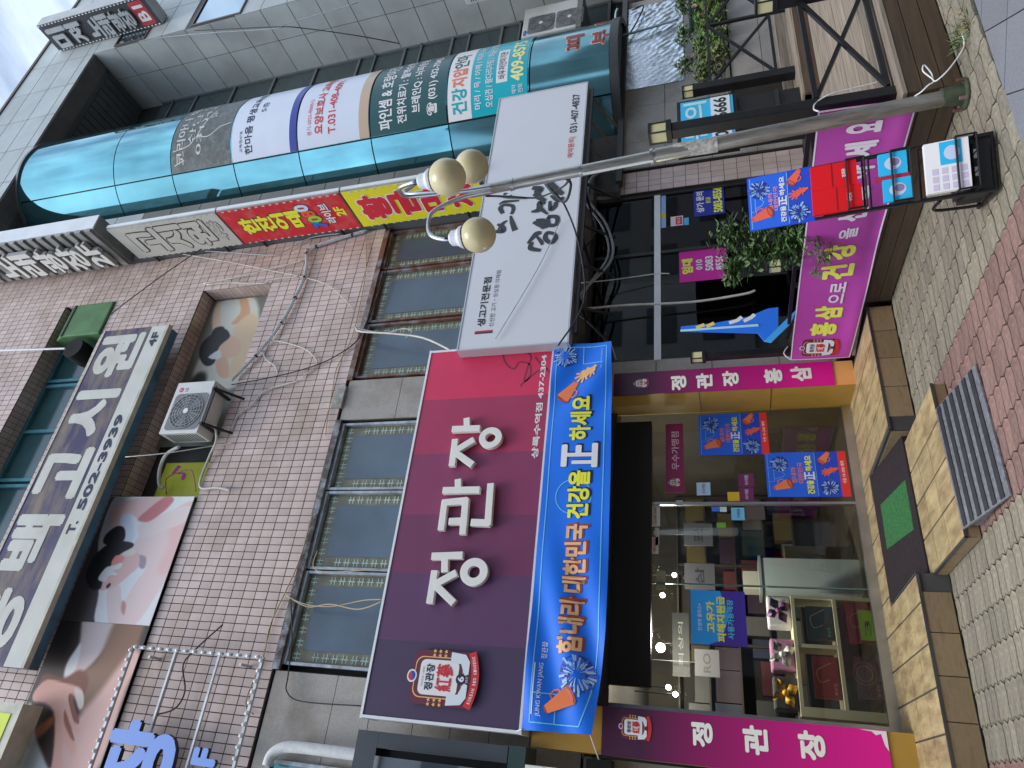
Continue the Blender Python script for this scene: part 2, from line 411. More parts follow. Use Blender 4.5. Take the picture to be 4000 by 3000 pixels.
for k, (x, y, n, lab) in enumerate([(4.46, 3.40, 60, 'green weed tuft growing by the deck foot under the loose banner string'), (4.40, 3.24, 45, 'dry yellowish weed tuft on the pavers near the grey plaza stones')]):
    mb = MB()
    for _ in range(n):
        p = Vector((x + random.gauss(0, .05), y + random.gauss(0, .03), 0)); leaf(mb, p, rdir(0.2, 0.9), random.uniform(.04, .11), .010, 1 if (k == 1 and random.random() < .7) else 0)
    tag(mb.build('weed', [LEAFG, LEAFD]), lab, 'weed')

# ================================================================== ENTRANCE SLAB, STEP, MATS, RAMP
TT = mat('yellowish stone-look floor tile', (0.45, 0.345, 0.17), 0.55, var=0.24, scale=3.0, stretch=(3.5, 1.0, 3), dirt=(0.20, 0.115, 0.055), dirt_amt=0.85, dirt_scale=3.4, dirt_lo=.44, rnd=0.10, bump=0.04)
TRS = mat('brown stone-look riser tile', (0.27, 0.195, 0.105), 0.5, var=0.22, scale=3.0, stretch=(2, 2, 9), dirt=(0.10, 0.062, 0.035), dirt_amt=0.8, dirt_scale=3.0, rnd=0.14, bump=0.05)
GRT = mat('grey tile grout', (0.060, 0.057, 0.055), 0.85, var=0.2)
SZ, SF, SB = 0.23, 6.12, 7.72
sm = MB(); sm.box(-1.5, SF + .008, 0, 1.66, SB, SZ - .008); sm.box(2.93, SF + .008, 0, 4.28, SB, SZ - .008); sm.box(1.66, 7.19, 0, 2.93, SB, SZ - .008)
slab = thing('entrance_terrace', 'tiled raised terrace with sloped doorway in front of the ginseng shop', 'terrace', (1.5, 6.9, 0))
core = sm.build('terrace_core', GRT, slab)
def tilebox(par, x0, y0, x1, y1, z, mm, th=0.009, gx=.008, gy=.005):
    MB().box(x0 + gx, y0 + gy, z - th, x1 - gx, y1 - gy, z).build('floor_tile', mm, par)
xs = [-1.35 + .3095 * k for k in range(19)]
ys = [SF, 6.52, 6.92, 7.32, SB]
for i in range(len(xs) - 1):
    for j in range(4):
        x0, x1, y0, y1 = xs[i], xs[i + 1], ys[j], ys[j + 1]
        if x1 > 4.3: continue
        if x0 < 1.66 < x1 and y0 < 7.19: x1 = 1.655
        elif x0 < 2.93 < x1 and y0 < 7.19: x0 = 2.935
        elif x0 >= 1.62 and x1 <= 2.95 and y0 < 7.19:
            if y1 > 7.19: y0 = 7.19
            else: continue
        if x1 - x0 < .06 or y1 - y0 < .05: continue
        tilebox(slab, x0, y0, x1, y1, SZ, TT)
        # narrow plank lines pressed in the tile
for i in range(len(xs) - 1):
    x0, x1 = xs[i] + .08, xs[i + 1] + .08
    if x0 > 4.2: continue
    if x0 > 1.5 and x1 < 3.1: continue
    if x0 < 1.66 < x1: x1 = 1.66
    if x0 < 2.93 < x1: x0 = 2.93
    x1 = min(x1, 4.28)
    MB().box(x0 + .004, SF, 0.012, x1 - .004, SF + .010, SZ - .018).build('riser_tile', TRS, slab)
EDG = mat('dark metal stair edging', (0.10, 0.10, 0.105), 0.4, 0.6, var=0.2)
mb = MB(); mb.box(-1.5, SF - .006, SZ - .016, 1.662, SF + .012, SZ + .003); mb.box(2.928, SF - .006, SZ - .016, 4.285, SF + .012, SZ + .003)
mb.box(1.655, SF - .006, SZ - .016, 1.667, 7.18, SZ + .003); mb.box(2.923, SF - .006, SZ - .016, 2.935, 7.18, SZ + .003)
mb.build('edge_trim', EDG, slab)
for k in range(3): MB().box(2.914, SF + .01 + k * .35, .02, 2.922, SF + .345 + k * .35, SZ - .018).build('riser_tile', TRS, slab)
STZ = 0.105
step = thing('tiled_step', 'low yellow tiled step in front of the doorway, behind the metal ramp', 'step', (2.2, 5.7, 0))
MB().box(1.665, 5.19, 0, 2.85, 6.30, STZ - .008).build('step_core', GRT, step)
sx = [1.66, 1.955, 2.255, 2.555, 2.855]; sy = [5.18, 5.56, 5.93, 6.30]
for i in range(4):
    for j in range(3): tilebox(step, sx[i], sy[j], sx[i + 1], sy[j + 1], STZ, TT)
for i in range(4): MB().box(sx[i] + .003, 5.176, .008, sx[i + 1] - .003, 5.189, STZ - .016).build('riser_tile', TRS, step)
for j in range(3): MB().box(1.652, sy[j] + .003, .008, 1.664, sy[j + 1] - .003, STZ - .016).build('riser_tile', TRS, step)
MB().box(1.65, 5.170, STZ - .016, 2.862, 5.180, STZ + .003).box(1.648, 5.17, STZ - .016, 1.658, 6.30, STZ + .003).build('edge_trim', EDG, step)
MATB = mat('dark maroon coir mat', (0.022, 0.013, 0.015), 0.95, var=0.45, scale=40, bump=0.6, bump_scale=300)
MATG = mat('green turf mat', (0.035, 0.165, 0.045), 0.95, var=0.35, scale=45, bump=0.8, bump_scale=350)
def slope(y): return STZ + .004 + (SZ + .006 - STZ - .004) * max(0, min(1, (y - 6.24) / 0.94))
mb = MB(); p = [(1.668, 6.22), (2.92, 6.22), (2.92, 7.19), (1.668, 7.19)]
mb.add([(x, y, slope(y) + .012) for x, y in p] + [(x, y, slope(y) - .03) for x, y in p], [(0, 1, 2, 3), (7, 6, 5, 4), (0, 4, 5, 1), (1, 5, 6, 2), (2, 6, 7, 3), (3, 7, 4, 0)])
tag(mb.build('door_mat', MATB), 'large dark maroon doormat sloping up to the shop door', 'doormat')
mb = MB(); p = [(2.085, 6.33), (2.53, 6.31), (2.55, 7.0), (2.12, 7.02)]
mb.add([(x, y, slope(y) + .019) for x, y in p] + [(x, y, slope(y) + .010) for x, y in p], [(0, 1, 2, 3), (7, 6, 5, 4), (0, 4, 5, 1), (1, 5, 6, 2), (2, 6, 7, 3), (3, 7, 4, 0)])
tag(mb.build('turf_mat', MATG), 'small bright green turf mat lying on the dark doormat', 'doormat')
# metal ramp
ramp = thing('metal_ramp', 'portable chequer-plate metal ramp with dark rubber strips leaning on the step', 'ramp', (2.16, 4.8, 0))
CHK = mat('worn chequer plate', (0.27, 0.28, 0.30), 0.45, 0.5, var=0.3, scale=35, bump=0.5, bump_scale=70)
RUB = mat('black rubber strip', (0.022, 0.023, 0.027), 0.7, var=0.3, scale=20)
a, b = Vector((0, 5.15, STZ + .012)), Vector((0, 4.50, 0.014))
d = (b - a); nrm = Vector((0, -d.z, d.y)).normalized(); nrm = nrm if nrm.z > 0 else -nrm
mb = MB(); X0, X1 = 1.70, 2.62
def rp_(t, x, h): return Vector((x, 0, 0)) + a + d * t + nrm * h
mb.add([rp_(0, X0, 0), rp_(0, X1, 0), rp_(1, X1, 0), rp_(1, X0, 0), rp_(0, X0, -.012), rp_(0, X1, -.012), rp_(1, X1, -.012), rp_(1, X0, -.012)],
       [(3, 2, 1, 0), (4, 5, 6, 7), (0, 1, 5, 4), (1, 2, 6, 5), (2, 3, 7, 6), (3, 0, 4, 7)])
mb.build('ramp_plate', CHK, ramp)
for k in range(6):
    t0 = 0.05 + k * 0.158; mb = MB()
    mb.add([rp_(t0, X0 + .01, .006), rp_(t0, X1 - .01, .006), rp_(t0 + .075, X1 - .01, .006), rp_(t0 + .075, X0 + .01, .006), rp_(t0, X0 + .01, 0), rp_(t0, X1 - .01, 0), rp_(t0 + .075, X1 - .01, 0), rp_(t0 + .075, X0 + .01, 0)],
           [(3, 2, 1, 0), (0, 1, 5, 4), (1, 2, 6, 5), (2, 3, 7, 6), (3, 0, 4, 7)])
    mb.build('grip_strip', RUB, ramp)
for x in (X0 + .03, X1 - .05):
    mb = MB(); mb.add([(x, 5.15, .104), (x, 5.15, 0.002), (x, 4.55, 0.002), (x + .02, 5.15, .104), (x + .02, 5.15, 0.002), (x + .02, 4.55, 0.002)], [(0, 1, 2), (5, 4, 3), (0, 3, 4, 1), (1, 4, 5, 2), (2, 5, 3, 0)])
    mb.build('side_rail', CHK, ramp)

# ================================================================== WOODEN DECK
WD = mat('weathered deck board', (0.29, 0.235, 0.18), 0.75, var=0.42, scale=3.0, stretch=(0.7, 14, 14), dirt=(0.15, 0.115, 0.085), dirt_amt=0.6, dirt_scale=1.5, bump=0.18, bump_scale=20, rnd=0.16)
WF = mat('dark stained fascia board', (0.085, 0.052, 0.028), 0.6, var=0.30, scale=2.6, stretch=(0.9, 0.9, 11), dirt=(0.055, 0.036, 0.022), dirt_amt=0.55, dirt_scale=1.4, bump=0.12, bump_scale=22, rnd=0.14)
deck = thing('wooden_deck', 'raised wooden terrace deck with brown board sides at the right', 'deck', (6, 4.8, 0))
DK = mat('deck underside dark timber', (0.03, 0.022, 0.016), 0.8)
DX0, DX1, DXR, DY, DZ = 4.16, 4.33, 9.0, 3.50, 0.36      # the left side runs slightly askew
def dx(y): return DX0 + (DX1 - DX0) * (y - 3.5) / 2.6
mb = MB(); mb.add([(DX0 + .03, DY + .03, 0), (DXR, DY + .03, 0), (DXR, 7.6, 0), (DX1 + .03, 6.1, 0), (DX1 + .12, 7.6, 0)] + [(DX0 + .03, DY + .03, DZ - .03), (DXR, DY + .03, DZ - .03), (DXR, 7.6, DZ - .03), (DX1 + .03, 6.1, DZ - .03), (DX1 + .12, 7.6, DZ - .03)],
                  [(5, 6, 7, 9, 8), (0, 1, 6, 5), (0, 5, 8, 3), (3, 8, 9, 4)])
mb.build('deck_frame', DK, deck)
for j, (z0, z1) in enumerate(((0.012, .118), (.124, .236), (.242, .345))):
    MB().box(DX0, DY, z0, DXR, DY + .028, z1).build('fascia_board', WF, deck)
    mb = MB(); y0, y1 = DY + .03, 6.11
    mb.add([(dx(y0), y0, z0), (dx(y0) + .026, y0, z0), (dx(y1) + .026, y1, z0), (dx(y1), y1, z0), (dx(y0), y0, z1), (dx(y0) + .026, y0, z1), (dx(y1) + .026, y1, z1), (dx(y1), y1, z1)],
           [(3, 2, 1, 0), (4, 5, 6, 7), (0, 1, 5, 4), (1, 2, 6, 5), (2, 3, 7, 6), (3, 0, 4, 7)])
    mb.build('fascia_board', WF, deck)
y = DY - .008
while y < 5.72:
    MB().box(dx(y) - .004, y + .003, DZ - .024, DXR, y + .117, DZ + random.uniform(-.002, .002)).build('deck_board', WD, deck); y += .12
while y < 7.5:
    MB().box(dx(y) + .06, y + .003, DZ - .024, 7.2, y + .117, DZ + random.uniform(-.002, .002)).build('deck_board', WD, deck); y += .12
# upper level with wooden rim behind
for k in range(2): MB().box(7.1, 5.74, DZ + .002 + .085 * k, 10.5, 5.77, DZ + .084 + .085 * k).build('riser_board', WF, deck)
for k in range(4): MB().box(7.1, 5.74 + .125 * k, DZ + .172, 10.5, 5.86 + .125 * k, DZ + .20).build('deck_board', WD, deck)
MB().box(7.2, 6.28, DZ + .20, 10.5, 6.36, DZ + .31).build('rim_board', WD, deck)

# fence of black square tube with X braces
def fence_panel(par, A, B, z0, z1):
    A, B = Vector(A), Vector(B); mb = None
    f = lambda t, z: Vector((A.x + (B.x - A.x) * t, A.y + (B.y - A.y) * t, z))
    MB().bar(f(0, z1), f(1, z1), .035).build('top_rail', BLACKM, par); MB().bar(f(0, z0), f(1, z0), .035).build('bottom_rail', BLACKM, par)
    n = (B - A).normalized().cross(Vector((0, 0, 1))) * .012
    MB().bar(f(0, z0) + n, f(1, z1) + n, .03).build('brace', BLACKM, par); MB().bar(f(0, z1) - n, f(1, z0) - n, .03).build('brace', BLACKM, par)
LAMPY = mat('frosted yellow lamp lens', (0.72, 0.66, 0.36), 0.5, var=0.08)
def bollard(label, x, y, z0, z1, r=.055, wd=.11, head=True, group='black lantern posts on the deck'):
    t = thing('lantern_post', label, 'lamp post', (x, y, z0), group)
    hl = .115; q = wd * .5
    MB().box(x - r, y - r, z0, x + r, y + r, z1 - hl - .06).build('post', BLACKM, t, bevel=.006)
    MB().box(x - q - .012, y - q - .012, z1 - hl - .06, x + q + .012, y + q + .012, z1 - hl - .02).build('collar', BLACKM, t)
    MB().box(x - q - .01, y - q - .01, z1 - .02, x + q + .01, y + q + .01, z1).build('cap', BLACKM, t)
    MB().box(x - q, y - q, z1 - hl - .02, x + q, y + q, z1 - .02).build('lens', LAMPY, t)
    mb = MB()
    for sx_ in (-1, 1):
        for sy_ in (-1, 1): mb.bar((x + sx_ * (q + .003), y + sy_ * (q + .003), z1 - hl - .02), (x + sx_ * (q + .003), y + sy_ * (q + .003), z1 - .02), .010)
    mb.build('cage', BLACKM, t, stuff=True)
bollard('tall black lantern post at the deck front corner, beside the street lamp', 4.33, 3.64, DZ, 2.06, .045, .10)
bollard('black lantern post on the front deck edge at the right end of the fence', 5.62, 3.60, DZ, 1.20, .05, .10)
bollard('black lantern post at the back of the deck by the lit sky-blue sign', 7.86, 6.02, DZ + .2, 1.93, .06, .10)
bollard('slim black lantern post beside the purple pillar, top of the banner rail', 4.415, 7.06, SZ, 1.98, .042, .09)
bollard('low black lantern post half hidden by the pepper plant', 4.815, 6.0, DZ, 1.12, .045, .095)
f1 = thing('deck_fence', 'black steel X-brace fence along the front deck edge', 'fence', (5, 3.6, DZ), 'deck fences'); fence_panel(f1, (4.39, 3.62, 0), (5.57, 3.62, 0), .40, .865)
f2 = thing('deck_fence', 'black steel X-brace fence at the back of the deck under the pot plants', 'fence', (8.8, 6.0, DZ), 'deck fences'); fence_panel(f2, (7.92, 6.02, 0), (9.15, 6.02, 0), .77, 1.57); fence_panel(f2, (9.19, 6.02, 0), (10.5, 6.02, 0), .77, 1.57)
MB().bar((9.17, 6.02, .56), (9.17, 6.02, 1.6), .04).build('post', BLACKM, f2)
f3 = thing('deck_fence', 'black steel fence behind the magenta banner', 'fence', (4.4, 5.2, DZ), 'deck fences'); fence_panel(f3, (4.34, 3.72, 0), (4.52, 6.94, 0), .42, .90)
for yy in (4.8, 5.9): MB().bar((4.34 + (yy - 3.72) * .056, yy, .36), (4.34 + (yy - 3.72) * .056, yy, .90), .04).build('post', BLACKM, f3)
# ================================================================== LEFT BUILDING (pink tile)
W = 7.65; FW = wallY(W)
bld = thing('commercial_building', 'old commercial building clad in dusty pink tiles with granite columns and grimy windows', 'building', (3.5, 8.5, 0))
CORE = mat('dark concrete core', (0.10, 0.095, 0.09), 0.9)
XL, XRT = -2.6, 7.82
OP = [(9.095, 10.575), (12.61, 13.905)]; OX = 6.8885
mb = MB()
for z0, z1 in ((7.05, 9.095), (10.575, 12.61), (13.905, 17.4)): mb.box(XL, W + .008, z0, XRT - .008, 8.04, z1)
for z0, z1 in OP: mb.box(OX + .008, W + .008, z0, XRT - .008, 8.04, z1)
wall = mb.build('tiled_wall', GROUT, bld)
TX, TZ = 0.1035, 0.185
MT = MB().box(-TX / 2 + .0055, 0, -TZ / 2 + .0065, TX / 2 - .0055, .010, TZ / 2 - .0065); MT.f.pop(4); MT.mi.pop(4); MTM = MT.mesh('wall_tile', TILE)
tl = []
nz = int((17.4 - 7.05) / TZ); nx = int((XRT - XL) / TX)
for k in range(nz):
    z = 7.06 + (k + .5) * TZ
    for i in range(nx):
        x = XRT - (i + .5) * TX
        if any(a_ < z < b_ and x < OX for a_, b_ in OP): continue
        tl.append((x, z))
def visp(p):
    q = Vector(p) - CAM; d = q.dot(FWD)
    if d < .3: return False
    px = 2000 + FPX * q.dot(ROWD) / d; py = 1500 - FPX * q.dot(ROWR) / d
    return -40 < px < 4040 and -40 < py < 3040
tv = sorted([t for t in tl if visp((t[0], W, t[1])) and t[1] < 9.2], key=lambda t: t[0] ** 2 + (t[1] - 1.6) ** 2)[:300]
ts = set(tv)
for x, z in tv:
    o = place('wall_tile', MTM, wall, (x, W - .002 + random.uniform(0, .0025), z)); o.rotation_euler = (random.uniform(-.006, .006), 0, random.uniform(-.008, .008))
mb = MB(); mb.tint = []
def addtile(x0, y0, z0, x1, y1, z1):
    n0 = len(mb.f); mb.box(x0, y0, z0, x1, y1, z1); mb.tint.extend([random.random()] * (len(mb.f) - n0))
for x, z in tl:
    if (x, z) in ts: continue
    j = random.uniform(-.0025, 0); addtile(x - TX / 2 + .0055, W + j, z - TZ / 2 + .0065, x + TX / 2 - .0055, W + .009, z + TZ / 2 - .0065)
for z0, z1 in OP:                                  # tiled reveals: soffit and right jamb
    n = int((OX - XL) / TX)
    for i in range(n):
        for q in range(2): addtile(OX - (i + 1) * TX + .004, W + .014 + q * .183 + .003, z1 - .001, OX - i * TX - .004, W + .014 + (q + 1) * .183 - .003, z1 + .007)
    for k in range(int((z1 - z0) / .103)):
        for q in range(2): addtile(OX - .001, W + .014 + q * .183 + .003, z0 + k * .103 + .004, OX + .007, W + .014 + (q + 1) * .183 - .003, z0 + (k + 1) * .103 - .004)
mb.build('tile_field', TILE, wall, stuff=True)
# fourth-floor windows behind the big sign, teal frames
TEALF = mat('teal painted window frame', (0.055, 0.21, 0.25), 0.45, 0.2, var=0.2, scale=6)
TEALG = mat('dark teal window glass', (0.03, 0.085, 0.095), 0.12, 0.0, var=0.3, scale=1.5, spec=0.9)
for x0, x1 in ((5.35, 6.86), (3.35, 5.30), (1.2, 3.3), (-2.5, 1.15)):
    wnd = MB().box(x0, 8.03, 12.62, x1, 8.05, 13.93).build('window', TEALG, bld)
    f = MB(); f.box(x0, 7.97, 13.83, x1, 8.03, 13.90).box(x0, 7.97, 12.62, x1, 8.03, 12.7).box(x0, 7.97, 12.7, x0 + .06, 8.03, 13.83).box(x1 - .06, 7.97, 12.7, x1, 8.03, 13.83)
    if x0 > 0: f.box((x0 + x1) / 2 - .03, 7.98, 12.7, (x0 + x1) / 2 + .03, 8.02, 13.83)
    f.build('window_frame', TEALF, wnd)
MB().box(-2.6, 8.06, 12.5, 6.9, 8.10, 14.0).box(-2.6, 8.06, 9.1, 6.9, 8.10, 10.7).build('inner_wall', CORE, bld)
# granite bands of the first two floors
def slabs(par, x0, x1, y, cuts, xc=None):
    xs_ = [x0] + (xc or []) + [x1]
    for a_, b_ in zip(cuts, cuts[1:]):
        for q0, q1 in zip(xs_, xs_[1:]): MB().box(q0 + .003, y, a_ + .004, q1 - .003, y + .03, b_ - .004).build('granite_slab', GRANITE, par)
col = MB().box(4.10, 7.70, 3.0, 4.79, 8.3, 7.04).build('granite_column', GROUT, bld); slabs(col, 4.11, 4.78, 7.675, [3.0, 3.7, 4.4, 5.15, 6.13, 7.03])
col = MB().box(-2.6, 7.70, 3.2, .70, 8.3, 7.04).build('granite_column', GROUT, bld); slabs(col, -2.6, .69, 7.675, [3.2, 3.75, 4.2, 4.65, 5.1, 5.65, 6.15, 7.03], [-.62])
FR = MB().box(-.02, 7.66, 5.2, .69, 7.674, 5.6).box(.03, 7.655, 6.0, .06, 7.674, 6.8)
# second-floor windows: film with a fretwork border
FILM = mat('grey-blue window film', (0.075, 0.118, 0.165), 0.28, var=0.22, scale=1.3, dirt=(0.10, 0.115, 0.13), dirt_amt=0.5, dirt_scale=0.9, spec=0.6)
KHAK = mat('khaki film border', (0.16, 0.155, 0.10), 0.4, var=0.3, scale=8, spec=0.6)
FRET = mat('pale green fret lines', (0.42, 0.55, 0.48), 0.5, var=0.2)
WF2 = mat('grey window frame', (0.36, 0.40, 0.44), 0.45, 0.3, var=0.3, scale=8, dirt=(0.14, 0.10, 0.08), dirt_amt=0.7, dirt_scale=5)
def fret_window(x0, x1, z0, z1, framem, pid):
    wnd = MB().box(x0, 7.765, z0, x1, 7.78, z1).build('window', KHAK, bld)
    bw = .15
    MB().box(x0 + bw, 7.758, z0 + .1, x1 - bw, 7.7635, z1 - bw * 1.1).build('film', FILM, wnd)
    mb = MB(); fr = wallY(7.7625); cell = .135; lw = .014
    def cross(cx, cz, horiz):
        s_ = cell * .36
        if horiz:
            for q in (-1, 1): mb.add([fr.pt(*p, .002) for p in rect(cx - s_, cz + q * s_ * .5 - lw / 2, cx + s_, cz + q * s_ * .5 + lw / 2)], [(0, 1, 2, 3)])
            mb.add([fr.pt(*p, .0025) for p in rect(cx - lw / 2, cz - s_ * 1.1, cx + lw / 2, cz + s_ * 1.1)], [(0, 1, 2, 3)])
        else:
            for q in (-1, 1): mb.add([fr.pt(*p, .002) for p in rect(cx + q * s_ * .5 - lw / 2, cz - s_, cx + q * s_ * .5 + lw / 2, cz + s_)], [(0, 1, 2, 3)])
            mb.add([fr.pt(*p, .0025) for p in rect(cx - s_ * 1.1, cz - lw / 2, cx + s_ * 1.1, cz + lw / 2)], [(0, 1, 2, 3)])
    n = int((x1 - x0) / cell)
    for i in range(n): cross(x0 + (i + .5) * (x1 - x0) / n, z1 - bw * .58, False)
    n = int((z1 - z0 - .15) / cell)
    for i in range(n):
        zz = z0 + .05 + i * cell; cross(x0 + bw * .5, zz, True); cross(x1 - bw * .5, zz, True)
    mb.build('fretwork', FRET, wnd, stuff=True)
    f = MB(); f.box(x0 - .03, 7.69, z1, x1 + .03, 7.79, z1 + .05).box(x0 - .035, 7.70, z0, x0, 7.79, z1).box(x1, 7.70, z0, x1 + .035, 7.79, z1)
    f.build('window_frame', framem, wnd)
for i, (x0, x1) in enumerate(((.80, 1.88), (1.97, 2.98), (3.07, 4.03))): fret_window(x0, x1, 4.9, 6.93, WF2, i)
for i, (x0, x1) in enumerate(((4.87, 5.79), (5.90, 6.87), (6.98, 7.74))): fret_window(x0, x1, 4.7, 6.93, RUST, i + 3)
MB().box(.70, 7.645, 6.975, 4.10, 7.70, 7.075).build('lintel_flashing', mat('peeling dark lintel', (0.10, 0.085, 0.08), 0.6, 0.2, var=0.4, scale=10, dirt=(0.40, 0.45, 0.50), dirt_amt=0.95, dirt_scale=5), bld)
MB().box(4.78, 7.645, 6.975, 7.80, 7.70, 7.065).build('lintel_flashing', RUST, bld)
MB().box(.70, 7.9, 3.3, 7.8, 7.95, 7.1).build('inner_wall', CORE, bld)
MB().box(4.30, 7.62, 7.03, 4.66, 7.69, 7.19).build('mortar_patch', mat('crumbling mortar', (0.33, 0.32, 0.29), 0.9, var=0.3, scale=12, bump=0.6, bump_scale=40), bld)
# floor slab between first and second floor, body of the building, side wall
MB().box(-2.6, 7.80, 3.12, 7.82, 8.3, 3.5).build('floor_slab', CORE, bld)
MB().box(-2.6, 8.11, 7.05, 7.80, 14, 17.4).box(-2.6, 12.2, 0, 7.80, 14, 7.0).build('building_body', CORE, bld)
GOLD = mat('golden ochre panel', (0.42, 0.245, 0.045), 0.45, var=0.10, scale=3)

# ------------------------------------------------------------------ ginseng shop front
FLOOR = mat('shop floor tile', (0.10, 0.085, 0.07), 0.4, var=0.15); INW = mat('shop brown interior', (0.055, 0.045, 0.03), 0.6, var=0.25, scale=2); CEIL = mat('shop ceiling', (0.10, 0.092, 0.08), 0.8)
MB().box(.55, 7.73, .10, 4.55, 12.1, .235).build('shop_floor', FLOOR, bld)
MB().box(.55, 7.80, 3.05, 4.55, 12.1, 3.115).build('shop_ceiling', CEIL, bld)
MB().box(.45, 7.80, .235, .55, 12.1, 3.05).box(.55, 12.02, .235, 4.55, 12.1, 3.05).build('shop_wall', INW, bld)
MB().box(4.30, 7.80, .235, 4.62, 12.1, 3.05).build('party_wall', INW, bld)
MB().box(.60, 7.69, SZ, 4.16, 7.76, SZ + .10).build('door_sill', STEEL, bld)
f = MB(); f.box(.60, 7.70, .33, .655, 7.76, 3.05).box(4.10, 7.70, .33, 4.16, 7.76, 3.05).box(2.815, 7.70, .33, 2.845, 7.755, 3.05).box(.655, 7.70, 2.99, 4.10, 7.76, 3.05)
f.build('shopfront_frame', STEEL, bld)
MB().box(1.90, 7.70, .33, 1.912, 7.735, 2.5).build('door_edge', mat('bevelled glass edge', (0.10, 0.16, 0.14), 0.2), bld)
for x0, x1 in ((.655, 1.90), (1.912, 2.815), (2.845, 4.10)): MB().box(x0, 7.722, .33, x1, 7.730, 2.99).build('glass_pane', GLASS, bld)
MB().lathe((1.93, 7.695, SZ + .05), [(.0, 0), (.022, 0.0), (.022, .012), (0, .012)], 10).build('door_pivot', STEEL, bld)
# LED message board
led = MB().box(.82, 7.60, 2.50, 3.86, 7.69, 2.93).build('led_board', mat('matt black LED panel', (0.008, 0.008, 0.008), 0.75, var=0.3, scale=120))
tag(led, 'long black LED message board above the shop glass, switched off', 'display board')
MB().box(.62, 7.66, 2.94, 4.14, 7.70, 3.6).build('fascia_backing', mat('dark fascia backing', (0.06, 0.055, 0.05), 0.7), bld)
# granite strip between the two shops and tiled pillar at the right
col = MB().box(4.50, 7.70, .0, 4.80, 8.2, 3.1).build('granite_column', GROUT, bld); slabs(col, 4.50, 4.80, 7.668, [.24, .95, 1.75, 2.45, 3.08])
pil = MB().box(7.84, 7.66, .3, 8.30, 8.3, 7.05).build('tiled_pillar', GROUT, bld); mb = MB(); mb.tint = []
for k in range(36):
    for i in range(4): addtile(7.842 + i * .112 + .004, 7.648, .33 + k * .186 + .004, 7.842 + (i + 1) * .112 - .004, 7.659, .33 + (k + 1) * .186 - .004)
mb.build('tile_field', TILE, pil, stuff=True)
# ------------------------------------------------------------------ empty shop to the right: dark glass
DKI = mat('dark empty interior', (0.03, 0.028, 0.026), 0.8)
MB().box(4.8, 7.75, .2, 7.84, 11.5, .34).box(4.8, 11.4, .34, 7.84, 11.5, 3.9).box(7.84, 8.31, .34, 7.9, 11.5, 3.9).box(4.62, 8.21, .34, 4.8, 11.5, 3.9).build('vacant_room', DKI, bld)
MB().box(4.8, 7.80, 3.92, 7.84, 11.5, 4.0).build('vacant_ceiling', mat('dim ceiling', (0.12, 0.11, 0.10), .8), bld)
MB().box(4.80, 7.66, 3.40, 7.84, 7.74, 4.6).build('shutter_box', mat('brown shutter box', (0.07, 0.058, 0.05), 0.5, 0.3, var=0.3, scale=5), bld)
DARKF = mat('dark bronze frame', (0.045, 0.042, 0.042), 0.4, 0.4, var=0.2)
f = MB(); f.box(4.80, 7.69, 2.39, 7.77, 7.745, 2.48)
f.build('transom', ALU, bld)
f = MB(); f.box(6.62, 7.695, .34, 6.67, 7.74, 2.39).box(6.62, 7.695, 2.48, 6.67, 7.74, 3.40).box(7.77, 7.69, .34, 7.84, 7.745, 3.40).box(4.80, 7.695, .34, 4.84, 7.74, 2.39).box(4.80, 7.695, 2.48, 4.84, 7.74, 3.40).box(4.84, 7.69, .34, 7.77, 7.745, .41)
f.box(4.84, 7.69, 3.36, 7.77, 7.745, 3.40)
f.build('shopfront_frame', DARKF, bld)
GLASS2 = pane_mat('tinted shop glass', (0.42, 0.45, 0.46), 2.4)
for x0, x1 in ((4.84, 6.62), (6.67, 7.77)):
    for z0, z1 in ((.41, 2.39), (2.48, 3.36)): MB().box(x0, 7.718, z0, x1, 7.726, z1).build('glass_pane', GLASS2, bld)

# ================================================================== RIGHT WING: grey panels, curved teal glass bay
PAN = mat('pale grey wall panel', (0.47, 0.51, 0.51), 0.5, var=0.10, scale=1.3, dirt=(0.27, 0.27, 0.255), dirt_amt=0.5, dirt_scale=0.7, bump=0.02, rnd=0.06)
PJ = mat('panel joint', (0.09, 0.095, 0.10), 0.8)
SOF = mat('dark ribbed soffit', (0.13, 0.14, 0.145), 0.6, var=0.12)
XW, YF, YB, ZS = 14.55, 6.88, 8.50, 16.45
wing = thing('stair_wing', 'grey panelled wing with a tall curved teal glass bay and a dark recess beside it', 'building', (11, 8.5, 0))
ZT = 18.58
fas = MB().box(7.83, YF + .012, ZS, XW + 9, YF + .35, ZT).build('fascia', PJ, wing)
zc = [ZS, 16.72, 17.35, 17.98, ZT]
for i in range(14):
    x0 = 7.83 + i * 1.12; x1 = x0 + 1.12
    for a_, b_ in zip(zc, zc[1:]): MB().box(x0 + .010, YF, a_ + .010, x1 - .010, YF + .011, b_ - .010).build('wall_panel', PAN, fas)
MB().box(7.83, YF - .03, ZT, XW + 9, YF + .4, ZT + .09).build('coping', mat('brown coping', (0.12, 0.085, 0.075), 0.5), wing)
sof = MB().box(7.83, YF + .35, ZS + .01, XW + .2, YB + .4, ZS + .3).build('soffit', SOF, wing)
for k in range(26):
    MB().box(9.0 + k * .215, YF + .55, ZS - .012, 9.0 + k * .215 + .18, YB, ZS + .008).build('soffit_slat', SOF, sof)
MB().box(8.3, YF + .02, ZS - .02, XW, YF + .42, ZS + .008).build('soffit_border', mat('grey-brown soffit border', (0.20, 0.185, 0.17), .7, var=.2), wing)
side = MB().box(XW + .012, YF + .002, 0, XW + .4, YB + 3, ZS).build('side_wall', PJ, wing)
for k in range(22):
    z0 = ZS - (k + 1) * .72; z1 = z0 + .72
    for a_, b_ in ((YF, YF + .78), (YF + .78, YB + .1)): MB().box(XW, a_ + .008, z0 + .009, XW + .011, b_ - .008, z1 - .009).build('wall_panel', PAN, side)
